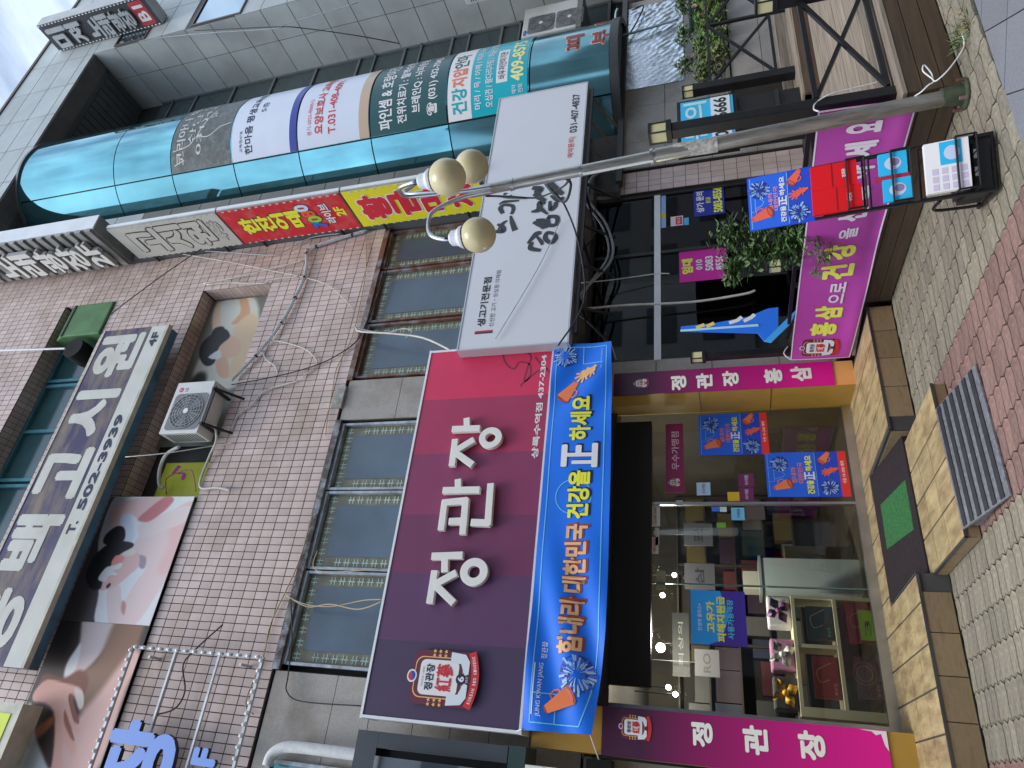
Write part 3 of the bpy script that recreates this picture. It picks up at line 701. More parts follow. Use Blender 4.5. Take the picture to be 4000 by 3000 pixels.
fro = MB().box(XW + .013, YF + .012, 0, XW + 9, YF + .4, ZS).build('front_wall', PJ, wing)
REFW = mat('sky-reflecting window glass', (0.35, 0.45, 0.52), 0.05, 0.9)
for k in range(22):
    z0 = ZS - (k + 1) * .72; z1 = z0 + .72
    for i in range(6):
        x0 = XW + .01 + i * 1.2
        if i == 0 and (14.95 < (z0 + z1) / 2 < 15.9 or 12.0 < (z0 + z1) / 2 < 13.4): continue
        MB().box(x0 + .009, YF, z0 + .009, x0 + 1.2 - .009, YF + .011, z1 - .009).build('wall_panel', PAN, fro)
for z0, z1 in ((14.85, 15.75), (12.0, 13.35)):
    wnd = MB().box(XW + .10, YF - .002, z0, XW + 1.15, YF + .012, z1).build('window', REFW, wing)
    f = MB(); f.box(XW + .05, YF - .03, z0 - .04, XW + 1.2, YF + .01, z0).box(XW + .05, YF - .03, z1, XW + 1.2, YF + .01, z1 + .04).box(XW + .05, YF - .03, z0, XW + .1, YF + .01, z1); f.build('window_frame', mat('brown window frame', (0.12, 0.09, 0.08), .5), wnd)
# recessed dark glazing behind the bay
RG = mat('dark recessed glass', (0.045, 0.068, 0.072), 0.10, 0.0, var=0.2, scale=1.0, spec=0.9)
RF = mat('grey recess frame', (0.18, 0.20, 0.20), 0.5, 0.3)
MB().box(8.2, YB + .1, 0, XW + .2, YB + .2, ZS + .005).build('recess_wall', mat('recess dark', (0.03, 0.032, 0.033), .8), wing)
z = ZS - .75
while z > 4.3:
    wnd = MB().box(12.0, YB + .04, z - 1.18, XW, YB + .06, z).build('recess_window', RG, wing)
    f = MB(); f.box(12.0, YB, z - 1.22, XW, YB + .06, z - 1.16)
    if int(z * 10) % 2: f.box(13.2, YB, z - .42, XW, YB + .055, z - .38)
    f.box(XW - .06, YB, z - 1.16, XW, YB + .06, z)
    f.build('window_frame', RF, wnd); z -= 1.22
# pier between pink wall and the bay
pier = MB().box(7.83, 7.55, 3.0, 9.10, 8.6, ZS).build('pier', PJ, wing)
OLV = mat('olive-grey stained panel', (0.20, 0.20, 0.18), 0.6, var=0.2, scale=1.5, dirt=(0.12, 0.11, 0.09), dirt_amt=0.5)
for k in range(19):
    z0 = ZS - (k + 1) * .72
    if z0 > 3: MB().box(7.84, 7.535, z0 + .008, 9.09, 7.549, z0 + .712).build('wall_panel', PAN if z0 > 12.5 else OLV, pier)
# curved glass bay
BX, BY, BR, BZ0 = 10.70, 8.42, 1.56, 3.02
BAYG = mat('teal mirror glass', (0.18, 0.46, 0.52), 0.04, 0.90, var=0.22, scale=0.6)
BAYL = mat('teal glass with film haze', (0.13, 0.31, 0.36), 0.12, 0.72, var=0.25, scale=0.8)
MUL = mat('dark teal mullion', (0.035, 0.06, 0.065), 0.4, 0.5)
bay = MB(); bay.lathe((BX, BY, 0), [(BR - .06, BZ0), (BR - .06, ZS)], 48); bay = bay.build('curved_bay', MUL, wing)
CF = CylFrame(BX, BY, BR)
def ang_at(px, py):                       # angle on the bay of a photo pixel, and its height
    d = ray(px, py); ox, oy = CAM.x - BX, CAM.y - BY
    A = d.x * d.x + d.y * d.y; Bq = 2 * (ox * d.x + oy * d.y); Cq = ox * ox + oy * oy - BR * BR
    D = Bq * Bq - 4 * A * Cq
    t = (-Bq - math.sqrt(max(0, D))) / (2 * A); p = CAM + d * t
    return math.atan2(p.x - BX, -(p.y - BY)) * BR, p.z
def curved(par, name, u0, z0, u1, z1, h, m_, n=None, th=0.0):
    n = n or max(2, int(abs(u1 - u0) / .09)); mb = MB()
    vs = [CF.pt(u0 + (u1 - u0) * i / n, zz, h) for zz in (z0, z1) for i in range(n + 1)]
    fs = [(i, i + 1, n + 2 + i, n + 1 + i) for i in range(n)]
    mb.add(vs, fs)
    if th:
        for zz, flip in ((z0, 0), (z1, 1)):
            v2 = [CF.pt(u0 + (u1 - u0) * i / n, zz, hh) for hh in (h, h - th) for i in range(n + 1)]
            mb.add(v2, [((i, n + 1 + i, n + 2 + i, i + 1) if not flip else (i + 1, n + 2 + i, n + 1 + i, i)) for i in range(n)])
        for uu, flip in ((u0, 1), (u1, 0)):
            mb.add([CF.pt(uu, z0, h), CF.pt(uu, z1, h), CF.pt(uu, z1, h - th), CF.pt(uu, z0, h - th)], [(0, 1, 2, 3) if flip else (3, 2, 1, 0)])
    return mb.build(name, m_, par, smooth=True)
UM = ang_at(911, 640)[0]; UL, UR = -1.62 * BR * .98, 1.62 * BR * .98
ringz = [ang_at(*p)[1] for p in ((298, 765), (450, 730), (672, 683), (911, 640), (1165, 588), (1447, 527), (1750, 470))]
ringz = [ZS - .05] + ringz[1:]
# even storeys of the glazing fitted to the joints read from the photograph
lev = ringz + [ringz[-1] - 1.35, ang_at(2070, 370)[1], BZ0 + .10]
lev = sorted(set(round(v, 3) for v in lev if v > BZ0 + .05), reverse=True)
for a_, b_ in zip(lev, lev[1:]):
    curved(bay, 'glass_panel', UL, b_ + .012, UM - .014, a_ - .012, 0.0, BAYG if b_ > 5.4 else BAYL, th=.02)
    curved(bay, 'glass_panel', UM + .014, b_ + .012, UR, a_ - .012, 0.0, BAYG if b_ > 5.4 else BAYL, th=.02)
curved(bay, 'bay_sill', UL, BZ0 - .04, UR, BZ0 + .10, .03, mat('dark bay sill', (0.05, 0.055, 0.055), .5, .3, var=.2), th=.10)
curved(bay, 'bay_head', UL, ZS - .07, UR, ZS - .012, .04, mat('grey bay head trim', (0.20, 0.23, 0.24), .4, .4), th=.05)
# granite base under the bay
base = MB().box(8.32, 7.62, .2, 13.2, 8.5, 2.98).build('granite_base', GROUT, wing)
slabs(base, 8.32, 12.75, 7.595, [.25, .95, 1.60, 2.30, 2.97], [8.9, 9.75, 10.6, 11.5])
MB().box(8.0, 7.50, 2.96, 12.8, 8.5, 3.05).build('bay_floor', mat('bay floor edge', (0.06, 0.065, 0.065), .5), wing)
# ================================================================== SIGNS
def z0_(a, b, ox, oy, s_=1.659): return (ox + a / s_, oy + b / s_)
def cnv(p): return pY(p[0], p[1], SY)
GOLDP = flat(225, 175, 110); MAROON = flat(96, 28, 52); NAVY = flat(28, 30, 62); REDP = flat(196, 36, 44); SKYB = flat(60, 175, 230)
def star(cx, cz, r):
    return [(cx + (r if k % 2 == 0 else r * .42) * math.cos(math.radians(90 + 36 * k)), cz + (r if k % 2 == 0 else r * .42) * math.sin(math.radians(90 + 36 * k))) for k in range(10)]
def emblem(par, fr, cx, cz, s, h0=.002, full=True, sx=1.0, depth=0):
    f = lambda x, z: (cx + x * s * sx, cz + z * s); P = lambda pts: [f(*p) for p in pts]
    pl = rrect(-.62, -.78, .62, .86, .22); mb = MB()
    if depth: mb.prism(P(pl), fr, h0, h0 + depth); h0 += depth
    else: mb.sheet(P(pl), fr, h0)
    em = mb.build('emblem', MAROON, par)
    k = .0012 if not depth else .0015
    sheet(par, 'emblem_border', P(rrect(-.47, -.48, .47, .80, .20)), fr, h0 + k, GOLDP)
    sheet(par, 'emblem_field', P(rrect(-.445, -.455, .445, .775, .19)), fr, h0 + 2 * k, MAROON)
    sheet(par, 'emblem_panel', P(rrect(-.40, -.36, .40, .66, .14)), fr, h0 + 3 * k, WHITE)
    sheet(par, 'emblem_roundel', P(ell(0, .86, .15, .13)), fr, h0 + 3 * k, WHITE)
    sheet(par, 'emblem_roundel', P(ell(0, .86, .11, .095, 14, 20, 200)), fr, h0 + 4 * k, REDP)
    sheet(par, 'emblem_roundel', P(ell(0, .86, .11, .095, 14, 200, 380)), fr, h0 + 4 * k, flat(30, 70, 160))
    mb = MB()
    for sg in (-1, 1):
        for i in range(3):
            for q in (.50, .60): mb.sheet(P(star(sg * q, .33 - i * .15, .055)), fr, h0 + 4 * k)
    mb.build('emblem_stars', GOLDP, par, stuff=True)
    for sg in (-1, 1):
        sheet(par, 'emblem_scroll', P([(sg * .60, -.12), (sg * .36, -.12), (sg * .34, -.40), (sg * .08, -.52), (sg * .12, -.62), (sg * .40, -.62), (sg * .56, -.50)]), fr, h0 + 4 * k, flat(205, 215, 220))
    rb = [(-.62 + .124 * i, -.66 - .20 * math.cos((i - 5) / 5 * 1.25) + .06) for i in range(11)]
    mb = MB(); ribmesh(mb, P(rb), .19 * s, fr, h0 + 5 * k); mb.build('emblem_ribbon', REDP, par)
    text(par, '정관장', fr, (*f(-.30, .28), *f(.30, .50)), NAVY, .03, h0 + 5 * k)
    text(par, '紅蔘', fr, (*f(-.30, -.22), *f(.32, .22)), REDP, .03, h0 + 5 * k)
    if full:
        text(par, 'SINCE 1899', fr, (*f(-.22, .545), *f(.22, .585)), flat(120, 120, 130), .0, h0 + 5 * k)
        sheet(par, 'emblem_roundel', P(ell(0, -.44, .13, .13)), fr, h0 + 5 * k, NAVY)
        text(par, '6', fr, (*f(-.06, -.52), *f(.06, -.36)), WHITE, .03, h0 + 6 * k)
        text(par, '년근', fr, (*f(-.07, -.62), *f(.07, -.56)), WHITE, .02, h0 + 6 * k)
        body = 'KOREAN RED GINSENG'; n = len(body)
        for i, ch in enumerate(body):
            if ch == ' ': continue
            x = -.50 + i * 1.0 / (n - 1); a = x / .62 * 1.25; zc_ = -.66 - .20 * math.cos(a) + .06
            text(par, ch, fr, (*f(x - .022, zc_ - .04), *f(x + .022, zc_ + .04)), WHITE, .03, h0 + 7 * k, rot=a * .22)

# ---- the big red shop sign
SY = 6.98; FS = wallY(SY)
sx0, sx1, sz0, sz1 = .265, 4.715, 3.655, 5.375
sign = thing('shop_sign', 'big maroon-to-crimson banded shop sign with three raised white Korean letters', 'sign', (2.5, 7.2, 4.5))
MB().box(sx0, SY, sz0, sx1, SY + .34, sz1).build('sign_box', mat('sign box side', (0.30, 0.30, 0.32), .5, .2), sign)
bx = [sx0] + [pY(1740, y, SY).x for y in (2513, 2242, 2010, 1772, 1560)] + [sx1]
for (a_, b_), c_ in zip(zip(bx, bx[1:]), ((72, 58, 86), (92, 60, 96), (112, 56, 90), (134, 58, 94), (164, 56, 90), (208, 54, 92))):
    sheet(sign, 'colour_band', rect(a_, sz0, b_, sz1), FS, .002, mat('sign band %d' % c_[0], C(*c_, 1.05), .5, var=.03, spec=.35))
t_ = MB()
for a_, b_ in (((sx0, sz0), (sx1, sz0)), ((sx0, sz1), (sx1, sz1))): t_.box(a_[0] - .02, SY - .012, a_[1] - .014, b_[0] + .02, SY + .35, a_[1] + .014)
for x in (sx0, sx1): t_.box(x - .014, SY - .012, sz0 + .0145, x + .014, SY + .35, sz1 - .0145)
t_.build('frame_trim', ALU, sign)
for x in (.9, 2.6, 4.3):
    MB().bar((x, SY + .34, 5.25), (x, 7.66, 5.6), .04).build('bracket', BLACKM, sign)
LSIDE = mat('letter return', (0.42, 0.42, 0.41), .5)
def stroke(a, b, wd): 
    p, q = cnv(a), cnv(b); dx_, dz_ = q.x - p.x, q.z - p.z; n = math.hypot(dx_, dz_); nx_, nz_ = -dz_ / n * wd / 2, dx_ / n * wd / 2
    return [(p.x + nx_, p.z + nz_), (p.x - nx_, p.z - nz_), (q.x - nx_, q.z - nz_), (q.x + nx_, q.z + nz_)]
def ring3(mb, c, ro, ri, fr, h0, h1, n=32, el=1.0):
    o = ell(c[0], c[1], ro, ro * el, n); i_ = ell(c[0], c[1], ri, ri * el, n); vs = []
    for h in (h1, h0): vs += [fr.pt(*p, h) for p in o] + [fr.pt(*p, h) for p in i_]
    fs = []
    for k in range(n):
        j = (k + 1) % n
        fs += [(k, j, n + j, n + k), (2 * n + k, 2 * n + j, j, k), (n + k, n + j, 3 * n + j, 3 * n + k)]
    mb.add(vs, fs)
def big_letter(strokes, rings, wd):
    mb = MB()
    for i, (a, b) in enumerate(strokes): mb.prism(stroke(a, b, wd), FS, .025, .085 + i * .0007)
    for c, r in rings: ring3(mb, (cnv(c).x, cnv(c).z), r, r * .43, FS, .025, .0845, 36, 1.06)
    mb.build('raised_letter', IVORY, sign, bevel=.004)
A = lambda a, b: z0_(a, b, 1000, 1000); B = lambda a, b: z0_(a, b, 1000, 2000)
LW = .082
big_letter([(B(1176, 390), B(1143, 604)), (B(1170, 485), B(1316, 405)), (B(1185, 490), B(1300, 602)), (B(1155, 300), B(1357, 293)), (B(1242, 318), B(1240, 402))], [(B(1428, 400), .152)], LW)
big_letter([(A(1240, 1600), B(1215, 132)), (A(1222, 1615), A(1385, 1598)), (B(1265, 76), B(1355, 72)), (B(1355, 160), (1829, 1955)), (A(1226, 1535), A(1465, 1531)), (A(1325, 1462), A(1326, 1520)), (B(1408, 82), B(1532, 86)), (B(1517, 100), (1926, 1898))], [], LW)
big_letter([(A(1306, 1203), A(1284, 1378)), (A(1290, 1290), A(1428, 1206)), (A(1305, 1290), A(1420, 1370)), (A(1285, 1140), A(1466, 1134)), (A(1380, 1068), A(1382, 1125))], [(A(1533, 1195), .138)], LW)
text(sign, '상록수역점 437-2304', FS, RY((2074, 1792), (2139, 1386), SY), WHITE, .035, .004)
ec = pY(1741, 2651, SY); emblem(sign, FS, ec.x, ec.z, .42, .012, True, depth=.03)
mb = MB(); gl = mat('dark sign line art', C(120, 36, 60, 1.2), .5)
for pts in ([(1960, 1352), (1968, 1400), (1985, 1430), (2010, 1440), (2030, 1415), (2070, 1425), (2070, 1470), (2040, 1500), (2035, 1510)], [(2010, 1352), (2050, 1370), (2075, 1395), (2060, 1440), (2050, 1490), (2100, 1450), (2140, 1440)], [(2090, 1395), (2120, 1430), (2150, 1455)]):
    ribmesh(mb, [(q.x, q.z) for q in smooth_path([pY(x, y, SY) for x, y in pts], 5)], .022, FS, .0035)
mb.build('ginseng_line_art', gl, sign)

# ---- print helpers for the campaign posters (pompoms, megaphones, clapping hands)
PBLUE = flat(28, 70, 190); PBL2 = flat(24, 110, 225); PSKY = flat(150, 190, 250); ORG = flat(225, 120, 70); ORD = flat(150, 60, 35); YEL = flat(232, 226, 60)
def pompom(par, fr, cx, cz, r, h, n=46, seed=1, ey=1.0):
    rn = random.Random(seed); m1, m2, m3 = MB(), MB(), MB()
    m2.sheet(ell(cx, cz, r * .82, r * .82 * ey, 22), fr, h)
    for k in range(n):
        a = 2 * math.pi * k / n + rn.uniform(-.06, .06); r0 = r * rn.uniform(.1, .6); r1 = r0 + r * rn.uniform(.25, .45); r1 = min(r1, r)
        da = .045 + .03 * rn.random()
        q = [(cx + r0 * math.cos(a - da), cz + r0 * math.sin(a - da) * ey), (cx + r1 * math.cos(a - da), cz + r1 * math.sin(a - da) * ey), (cx + r1 * math.cos(a + da), cz + r1 * math.sin(a + da) * ey), (cx + r0 * math.cos(a + da), cz + r0 * math.sin(a + da) * ey)]
        (m1 if k % 3 else m3).sheet(q, fr, h + .0006 + .00002 * k)
    m2.build('pompom_print', flat(30, 48, 130), par); m1.build('pompom_print', PSKY, par); m3.build('pompom_print', flat(60, 100, 215), par)
def megaphone(par, fr, cx, cz, s, h, rot=0.0, col=None):
    c_, s_ = math.cos(rot), math.sin(rot); T = lambda pts: [(cx + (x * c_ - z * s_) * s, cz + (x * s_ + z * c_) * s) for x, z in pts]
    col = col or ORG
    sheet(par, 'megaphone_print', T([(-.22, .9), (.22, .9), (.55, -.75), (-.55, -.75)]), fr, h, col)
    sheet(par, 'megaphone_print', T(ell(0, -.75, .56, .25, 18)), fr, h + .0008, ORD)
    sheet(par, 'megaphone_print', T(ell(0, -.72, .40, .15, 16)), fr, h + .0016, flat(200, 90, 70))
    sheet(par, 'megaphone_print', T(ell(0, .9, .23, .10, 14)), fr, h + .0008, flat(190, 95, 60))
    mb = MB(); ribmesh(mb, T([(.30, .35), (.62, .30), (.70, .0), (.62, -.25), (.45, -.30)]), .10 * s, fr, h + .0012); mb.build('megaphone_print', col, par)
def hands(par, fr, cx, cz, s, h, col, rot=0.0):
    for q, (ox, oz, sc) in enumerate(((0, .15, 1.0), (.25, -.45, .8))):
        mb = MB(); a0 = rot
        T = lambda pts: [(cx + s * (ox + sc * (x * math.cos(a0) - z * math.sin(a0))), cz + s * (oz + sc * (x * math.sin(a0) + z * math.cos(a0)))) for x, z in pts]
        mb.sheet(T(ell(0, 0, .34, .36, 16)), fr, h + q * .0014)
        for k, (an, ln) in enumerate(((150, .62), (118, .82), (92, .88), (66, .80), (35, .62))):
            an = math.radians(an); ribmesh(mb, T([(.2 * math.cos(an), .2 * math.sin(an)), (ln * math.cos(an), ln * math.sin(an))]), .17 * s * sc, fr, h + .0003 * (k + 1) + q * .0014)
        mb.sheet(T([(-.14, -.2), (.14, -.2), (.16, -.62), (-.16, -.62)]), fr, h + .0001 + q * .0014)
        mb.build('hand_print', col, par)
def poster_art(par, fr, x0, z0, x1, z1, h, redbar=True, rosy=False, seed=3):
    w_, t_ = x1 - x0, z1 - z0; X = lambda a: x0 + a * w_; Z = lambda a: z0 + a * t_
    sheet(par, 'poster_ground', rect(x0, z0, x1, z1), fr, h, PBLUE)
    sheet(par, 'poster_ground', rect(x0, z0 + t_ * .38, x1, z1), fr, h + .0006, flat(34, 96, 215))
    mb = MB(); lw = .004
    for q in ([(X(.02), Z(.38)), (X(.98), Z(.38))], [(X(.02), Z(.97)), (X(.98), Z(.97))], [(X(.34), Z(.97)), (X(.34), Z(.90)), (X(.66), Z(.90)), (X(.66), Z(.97))], [(X(.40), Z(.90)), (X(.44), Z(.80)), (X(.5), Z(.76)), (X(.56), Z(.80)), (X(.60), Z(.90))]):
        ribmesh(mb, q, lw, fr, h + .0010)
    mb.build('pitch_lines', flat(120, 185, 250), par)
    if redbar:
        sheet(par, 'red_strip', rect(x0, z0, x1, Z(.10)), fr, h + .0012, flat(222, 52, 44))
        text(par, '사용 10~30% 혜택', fr, (X(.28), Z(.03), X(.78), Z(.075)), WHITE, .02, h + .002)
    hc = flat(232, 96, 70)
    pompom(par, fr, X(.74), Z(.82), w_ * .21, h + .0012, 40, seed); pompom(par, fr, X(.20), Z(.23), w_ * .21, h + .0012, 40, seed + 1)
    megaphone(par, fr, X(.25), Z(.80), w_ * .20, h + .003, .35, hc if rosy else ORG); megaphone(par, fr, X(.86), Z(.26), w_ * .16, h + .003, -2.2, hc if rosy else ORG)
    hands(par, fr, X(.55), Z(.21), w_ * .17, h + .003, hc, .3)
    pc = flat(236, 140, 140) if rosy else flat(214, 120, 96)
    text(par, '힘내라', fr, (X(.30), Z(.62), X(.66), Z(.69)), pc, .03, h + .002); text(par, '대한민국', fr, (X(.30), Z(.535), X(.76), Z(.605)), pc, .03, h + .002)
    text(par, '건강을', fr, (X(.06), Z(.42), X(.36), Z(.51)), WHITE if rosy else YEL, .05, h + .003); text(par, '正', fr, (X(.37), Z(.40), X(.55), Z(.53)), WHITE, .04, h + .003)
    text(par, '하세요', fr, (X(.56), Z(.42), X(.92), Z(.51)), WHITE if rosy else YEL, .05, h + .003)

# ---- blue campaign banner hung under the sign
NY = 6.93
BNR = (.285, 2.855, 4.640, 3.635)
class ClothFrame(Frame):
    amp = .012
    def d(s, u, v):
        return s.amp * (math.sin(u * 5.1 + v * 3.0) * .6 + math.sin(u * 2.3 - v * 6.0 + 1) * .5) + s.fold(u, v)
    def fold(s, u, v): return 0
    def pt(s, u, v, h=0): return s.O + s.U * u + s.V * v + s.N * (h + s.d(u, v))
class BannerFrame(ClothFrame):
    def fold(s, u, v):                    # diagonal creases pulling from the lower left corner and the right end
        q = (u - .3) * .5 + (v - 2.9); f_ = math.exp(-((u - 1.0) / .9) ** 2) * .03 * math.sin(14 * ((v - 2.9) - .28 * (u - .3)))
        g_ = math.exp(-((u - 4.2) / .5) ** 2) * .022 * math.sin(11 * ((v - 2.9) + .5 * (u - 4.2)))
        return f_ + g_
bf = BannerFrame((0, NY, 0), (1, 0, 0), (0, 0, 1), (0, -1, 0)); bf.amp = .008
ban = thing('campaign_banner', 'bright blue cloth banner hung below the maroon sign, with pompoms and a megaphone', 'banner', (2.5, 6.95, 3.3))
BC = mat('blue banner cloth', C(18, 108, 226, 1.2), .45, var=.05, scale=1.5)
def cloth(par, name, fr, r, nu, nv, m_, edge=None):
    mb = MB(); x0, a0, x1, a1 = r
    def e(i, j):
        u = x0 + (x1 - x0) * i / nu; v = a0 + (a1 - a0) * j / nv
        return edge(u, v, i / nu, j / nv) if edge else (u, v)
    vs = [fr.pt(*e(i, j), 0) for j in range(nv + 1) for i in range(nu + 1)]; vs2 = [fr.pt(*e(i, j), -.002) for j in range(nv + 1) for i in range(nu + 1)]
    n = len(vs); fs = [(j * (nu + 1) + i, j * (nu + 1) + i + 1, (j + 1) * (nu + 1) + i + 1, (j + 1) * (nu + 1) + i) for j in range(nv) for i in range(nu)]
    mb.add(vs + vs2, fs + [(f[3] + n, f[2] + n, f[1] + n, f[0] + n) for f in fs]); return mb.build(name, m_, par, smooth=True)
def bedge(u, v, s_, t_):                   # lower left corner drawn up a little
    return u + .02 * (1 - t_) * (1 - s_), v + (1 - t_) * (.10 * max(0, 1 - s_ * 4.5) ** 1.3 + .055 * s_ ** 3)
cloth(ban, 'banner_cloth', bf, BNR, 110, 26, BC, bedge)
mb = MB()
def sub(p, q, n=60): return [(p[0] + (q[0] - p[0]) * i / n, p[1] + (q[1] - p[1]) * i / n) for i in range(n + 1)]
for q in (sub((.36, 3.56), (4.585, 3.58)), sub((1.15, 2.93), (4.58, 2.965)), sub((4.585, 2.97), (4.585, 3.58), 8), sub((.36, 3.08), (.36, 3.56), 8), smooth_path([(.36, 3.08, 0), (.7, 2.97, 0), (1.15, 2.93, 0)], 10)):
    ribmesh(mb, [(p[0], p[1]) for p in q], .011, bf, .004)
for q in (sub((4.35, 3.0), (4.35, 3.25), 6), sub((4.35, 3.25), (4.585, 3.25), 6), sub((.36, 3.32), (.62, 3.32), 6), sub((.62, 3.32), (.62, 3.56), 6)): ribmesh(mb, q, .011, bf, .0045)
o_ = ell((2.63), 3.27, .2, .2, 36) + [(2.83, 3.27)]; ribmesh(mb, o_, .010, bf, .0042)
mb.build('banner_lines', flat(110, 190, 250), ban)
OUTL = flat(24, 26, 60); PEACH = flat(238, 176, 128)
for body, a_, b_, c_, ol in (('힘내라', (2172, 2552), (2284, 2335), PEACH, ORD), ('대한민국', (2192, 2313), (2299, 2048), PEACH, ORD), ('건강을', (2209, 2027), (2308, 1838), YEL, OUTL), ('正', (2189, 1829), (2338, 1731), WHITE, OUTL), ('하세요', (2222, 1723), (2315, 1548), YEL, OUTL)):
    r = RY(a_, b_, NY)
    text(ban, body, bf, (r[0] + .012, r[1] - .014, r[2] + .014, r[3] - .010), ol, .055, .005, grow=.010, name='lettering_shadow'); text(ban, body, bf, r, c_, .045, .009)
text(ban, 'JUNG KWAN JANG', bf, RY((2091, 2798), (2128, 2590), NY), WHITE, .01, .006); text(ban, '정관장', bf, RY((2112, 2572), (2140, 2506), NY), WHITE, .01, .006)
r = RY((2084, 2790), (2112, 2590), NY); mb = MB(); ribmesh(mb, sub((r[0], r[3] + .02), (r[2], r[3] + .02), 10), .012, bf, .006); mb.build('banner_rule', WHITE, ban)
p_ = pY(2254, 2634, NY); pompom(ban, bf, p_.x, p_.z, .21, .006, 60, 5)
p_ = pY(2210, 1398, NY); pompom(ban, bf, p_.x, p_.z, .17, .006, 50, 6)
p_ = pY(2185, 2742, NY); megaphone(ban, bf, p_.x, p_.z, .165, .008, .55)
p_ = pY(2222, 1528, NY); megaphone(ban, bf, p_.x, p_.z, .16, .008, -2.2)
p_ = pY(2290, 1458, NY); hands(ban, bf, p_.x, p_.z, .16, .008, flat(236, 170, 105), .9)
text(ban, '(주) 한국인삼공사', bf, RY((2345, 1440), (2357, 1362), NY), flat(150, 200, 250), .0, .006)
mb = MB()
for a_, b_ in (((.29, 6.93, 3.63), (.27, 6.98, 3.70)), ((4.63, 6.93, 3.63), (4.70, 6.975, 3.70)), ((.30, 6.94, 2.97), (.12, 7.3, 2.95)), ((4.63, 6.94, 2.92), (4.74, 7.5, 2.95))): mb = MB().tube([a_, b_], .006, 5); mb.build('tie_string', WHITE, ban)

# ---- purple pillar signs
def grad_mat(name, z0, z1, c0, c1):
    M = bpy.data.materials.new(name); M.use_nodes = True; t = M.node_tree; n = t.nodes; l = t.links.new
    tc_ = n.new('ShaderNodeTexCoord'); sp = n.new('ShaderNodeSeparateXYZ'); mr = n.new('ShaderNodeMapRange'); r_ = n.new('ShaderNodeValToRGB')
    mr.inputs['From Min'].default_value = z0; mr.inputs['From Max'].default_value = z1
    l(tc_.outputs['Object'], sp.inputs[0]); l(sp.outputs['Z'], mr.inputs['Value']); l(mr.outputs[0], r_.inputs['Fac'])
    e = r_.color_ramp.elements; e[0].color = (*c0, 1); e[1].color = (*c1, 1); e[0].position = .05; e[1].position = .85
    l(r_.outputs['Color'], n['Principled BSDF'].inputs['Base Color']); n['Principled BSDF'].inputs['Roughness'].default_value = .35
    return M
PILG = grad_mat('printed purple pillar film', .44, 2.9, C(208, 20, 132, 1.2), C(66, 32, 58, 1.2))
CRM = mat('cream ochre pillar base', C(226, 160, 96, 1.1), .5, var=.08); IVL = flat(246, 238, 214)
PY_ = 7.2; FP = wallY(PY_)
def pillar(label, x0, x1, words, ec_, es, base_m, side):
    t = thing('pillar_sign', label, 'sign', ((x0 + x1) / 2, 7.4, SZ), 'purple pillar signs of the ginseng shop')
    MB().box(x0 + .006, PY_ + .006, SZ, x1 - .004, 7.74, 3.6).build('pillar_box', GOLD, t)
    MB().box(x0 + .002, PY_ - .0, SZ, x1, PY_ + .005, .44).build('pillar_base', base_m, t)
    MB().box(x0, PY_ - .012, .442, x1 + .004, PY_ + .004, 2.91).build('print_panel', PILG, t)
    fr = wallY(PY_ - .012)
    for w_, a_, b_ in words: text(t, w_, fr, RY(a_, b_, PY_ - .012), IVL, .055, .003, name='lettering')
    p = pY(ec_[0], ec_[1], PY_ - .012); emblem(t, fr, p.x, p.z, es, .002, False)
    for z in (1.1, 1.9): MB().box(x0 + .003, PY_ + .01, z, x0 + .0045, 7.73, z + .006).build('panel_joint', BLACKM, t)
    return t
pr_ = pillar('narrow purple pillar sign right of the shop door, five Korean letters reading down', 4.018, 4.325,
       (('정', (2621, 1527), (2681, 1467)), ('관', (2720, 1521), (2782, 1456)), ('장', (2823, 1511), (2884, 1447)), ('홍', (2986, 1500), (3053, 1437)), ('삼', (3091, 1492), (3166, 1429))), (2506, 1498), .10, CRM, True)
pl_ = pillar('wider purple pillar sign left of the shop glass with torn lower edge', .155, .575,
       (('정', (2702, 2914), (2783, 2826)), ('관', (2905, 2945), (2996, 2838)), ('장', (3124, 2965), (3218, 2859))), (2484, 2842), .165, GOLD, False)
sheet(pl_, 'torn_edge', [(.42, .445), (.573, .445), (.573, .66), (.563, .56), (.535, .53), (.55, .49), (.46, .47)], wallY(PY_ - .012), .003, WHITE)

# ---- white barbecue restaurant sign
WY = 6.80; FWH = wallY(WY)
ws = thing('restaurant_sign', 'large white restaurant sign box with black brush lettering, behind the globe lamps', 'sign', (7.1, 6.9, 4.2))
WS = mat('white sign face', (0.66, 0.68, 0.72), .4, var=.02, scale=.8)
wx0, wx1, wz0, wz1 = 4.595, 9.54, 3.437, 4.90
MB().box(wx0, WY, wz0, wx1, WY + .15, wz1).build('sign_box', WS, ws)
t_ = MB(); t_.box(wx0 - .01, WY - .008, wz0 - .02, wx1 + .01, WY + .16, wz0 + .004).box(wx0 - .01, WY - .008, wz1 - .004, wx1 + .01, WY + .16, wz1 + .015).box(wx0 - .014, WY - .008, wz0 + .005, wx0 + .004, WY + .16, wz1 - .005).box(wx1 - .004, WY - .008, wz0 + .005, wx1 + .012, WY + .16, wz1 - .005)
t_.build('frame_trim', mat('sign edge trim', (0.48, 0.50, 0.54), .4, .3), ws)
sc_ = 1.659
W2 = lambda a, b: (1500 + a / sc_, 500 + b / sc_)
text(ws, '생고기전문점', FWH, RY(W2(600, 1290), W2(700, 965), WY), BLACKP, .03, .004)
text(ws, '신선한 고기・싱싱한 야채쌈', FWH, RY(W2(676, 1290), W2(760, 920), WY), flat(70, 74, 86), .0, .004)
r = RY(W2(586, 1338), W2(705, 1308), WY); sheet(ws, 'colour_tab', rect(r[0], r[1], (r[0] + r[2]) / 2, r[3]), FWH, .003, NAVY); sheet(ws, 'colour_tab', rect((r[0] + r[2]) / 2, r[1], r[2], r[3]), FWH, .003, REDP)
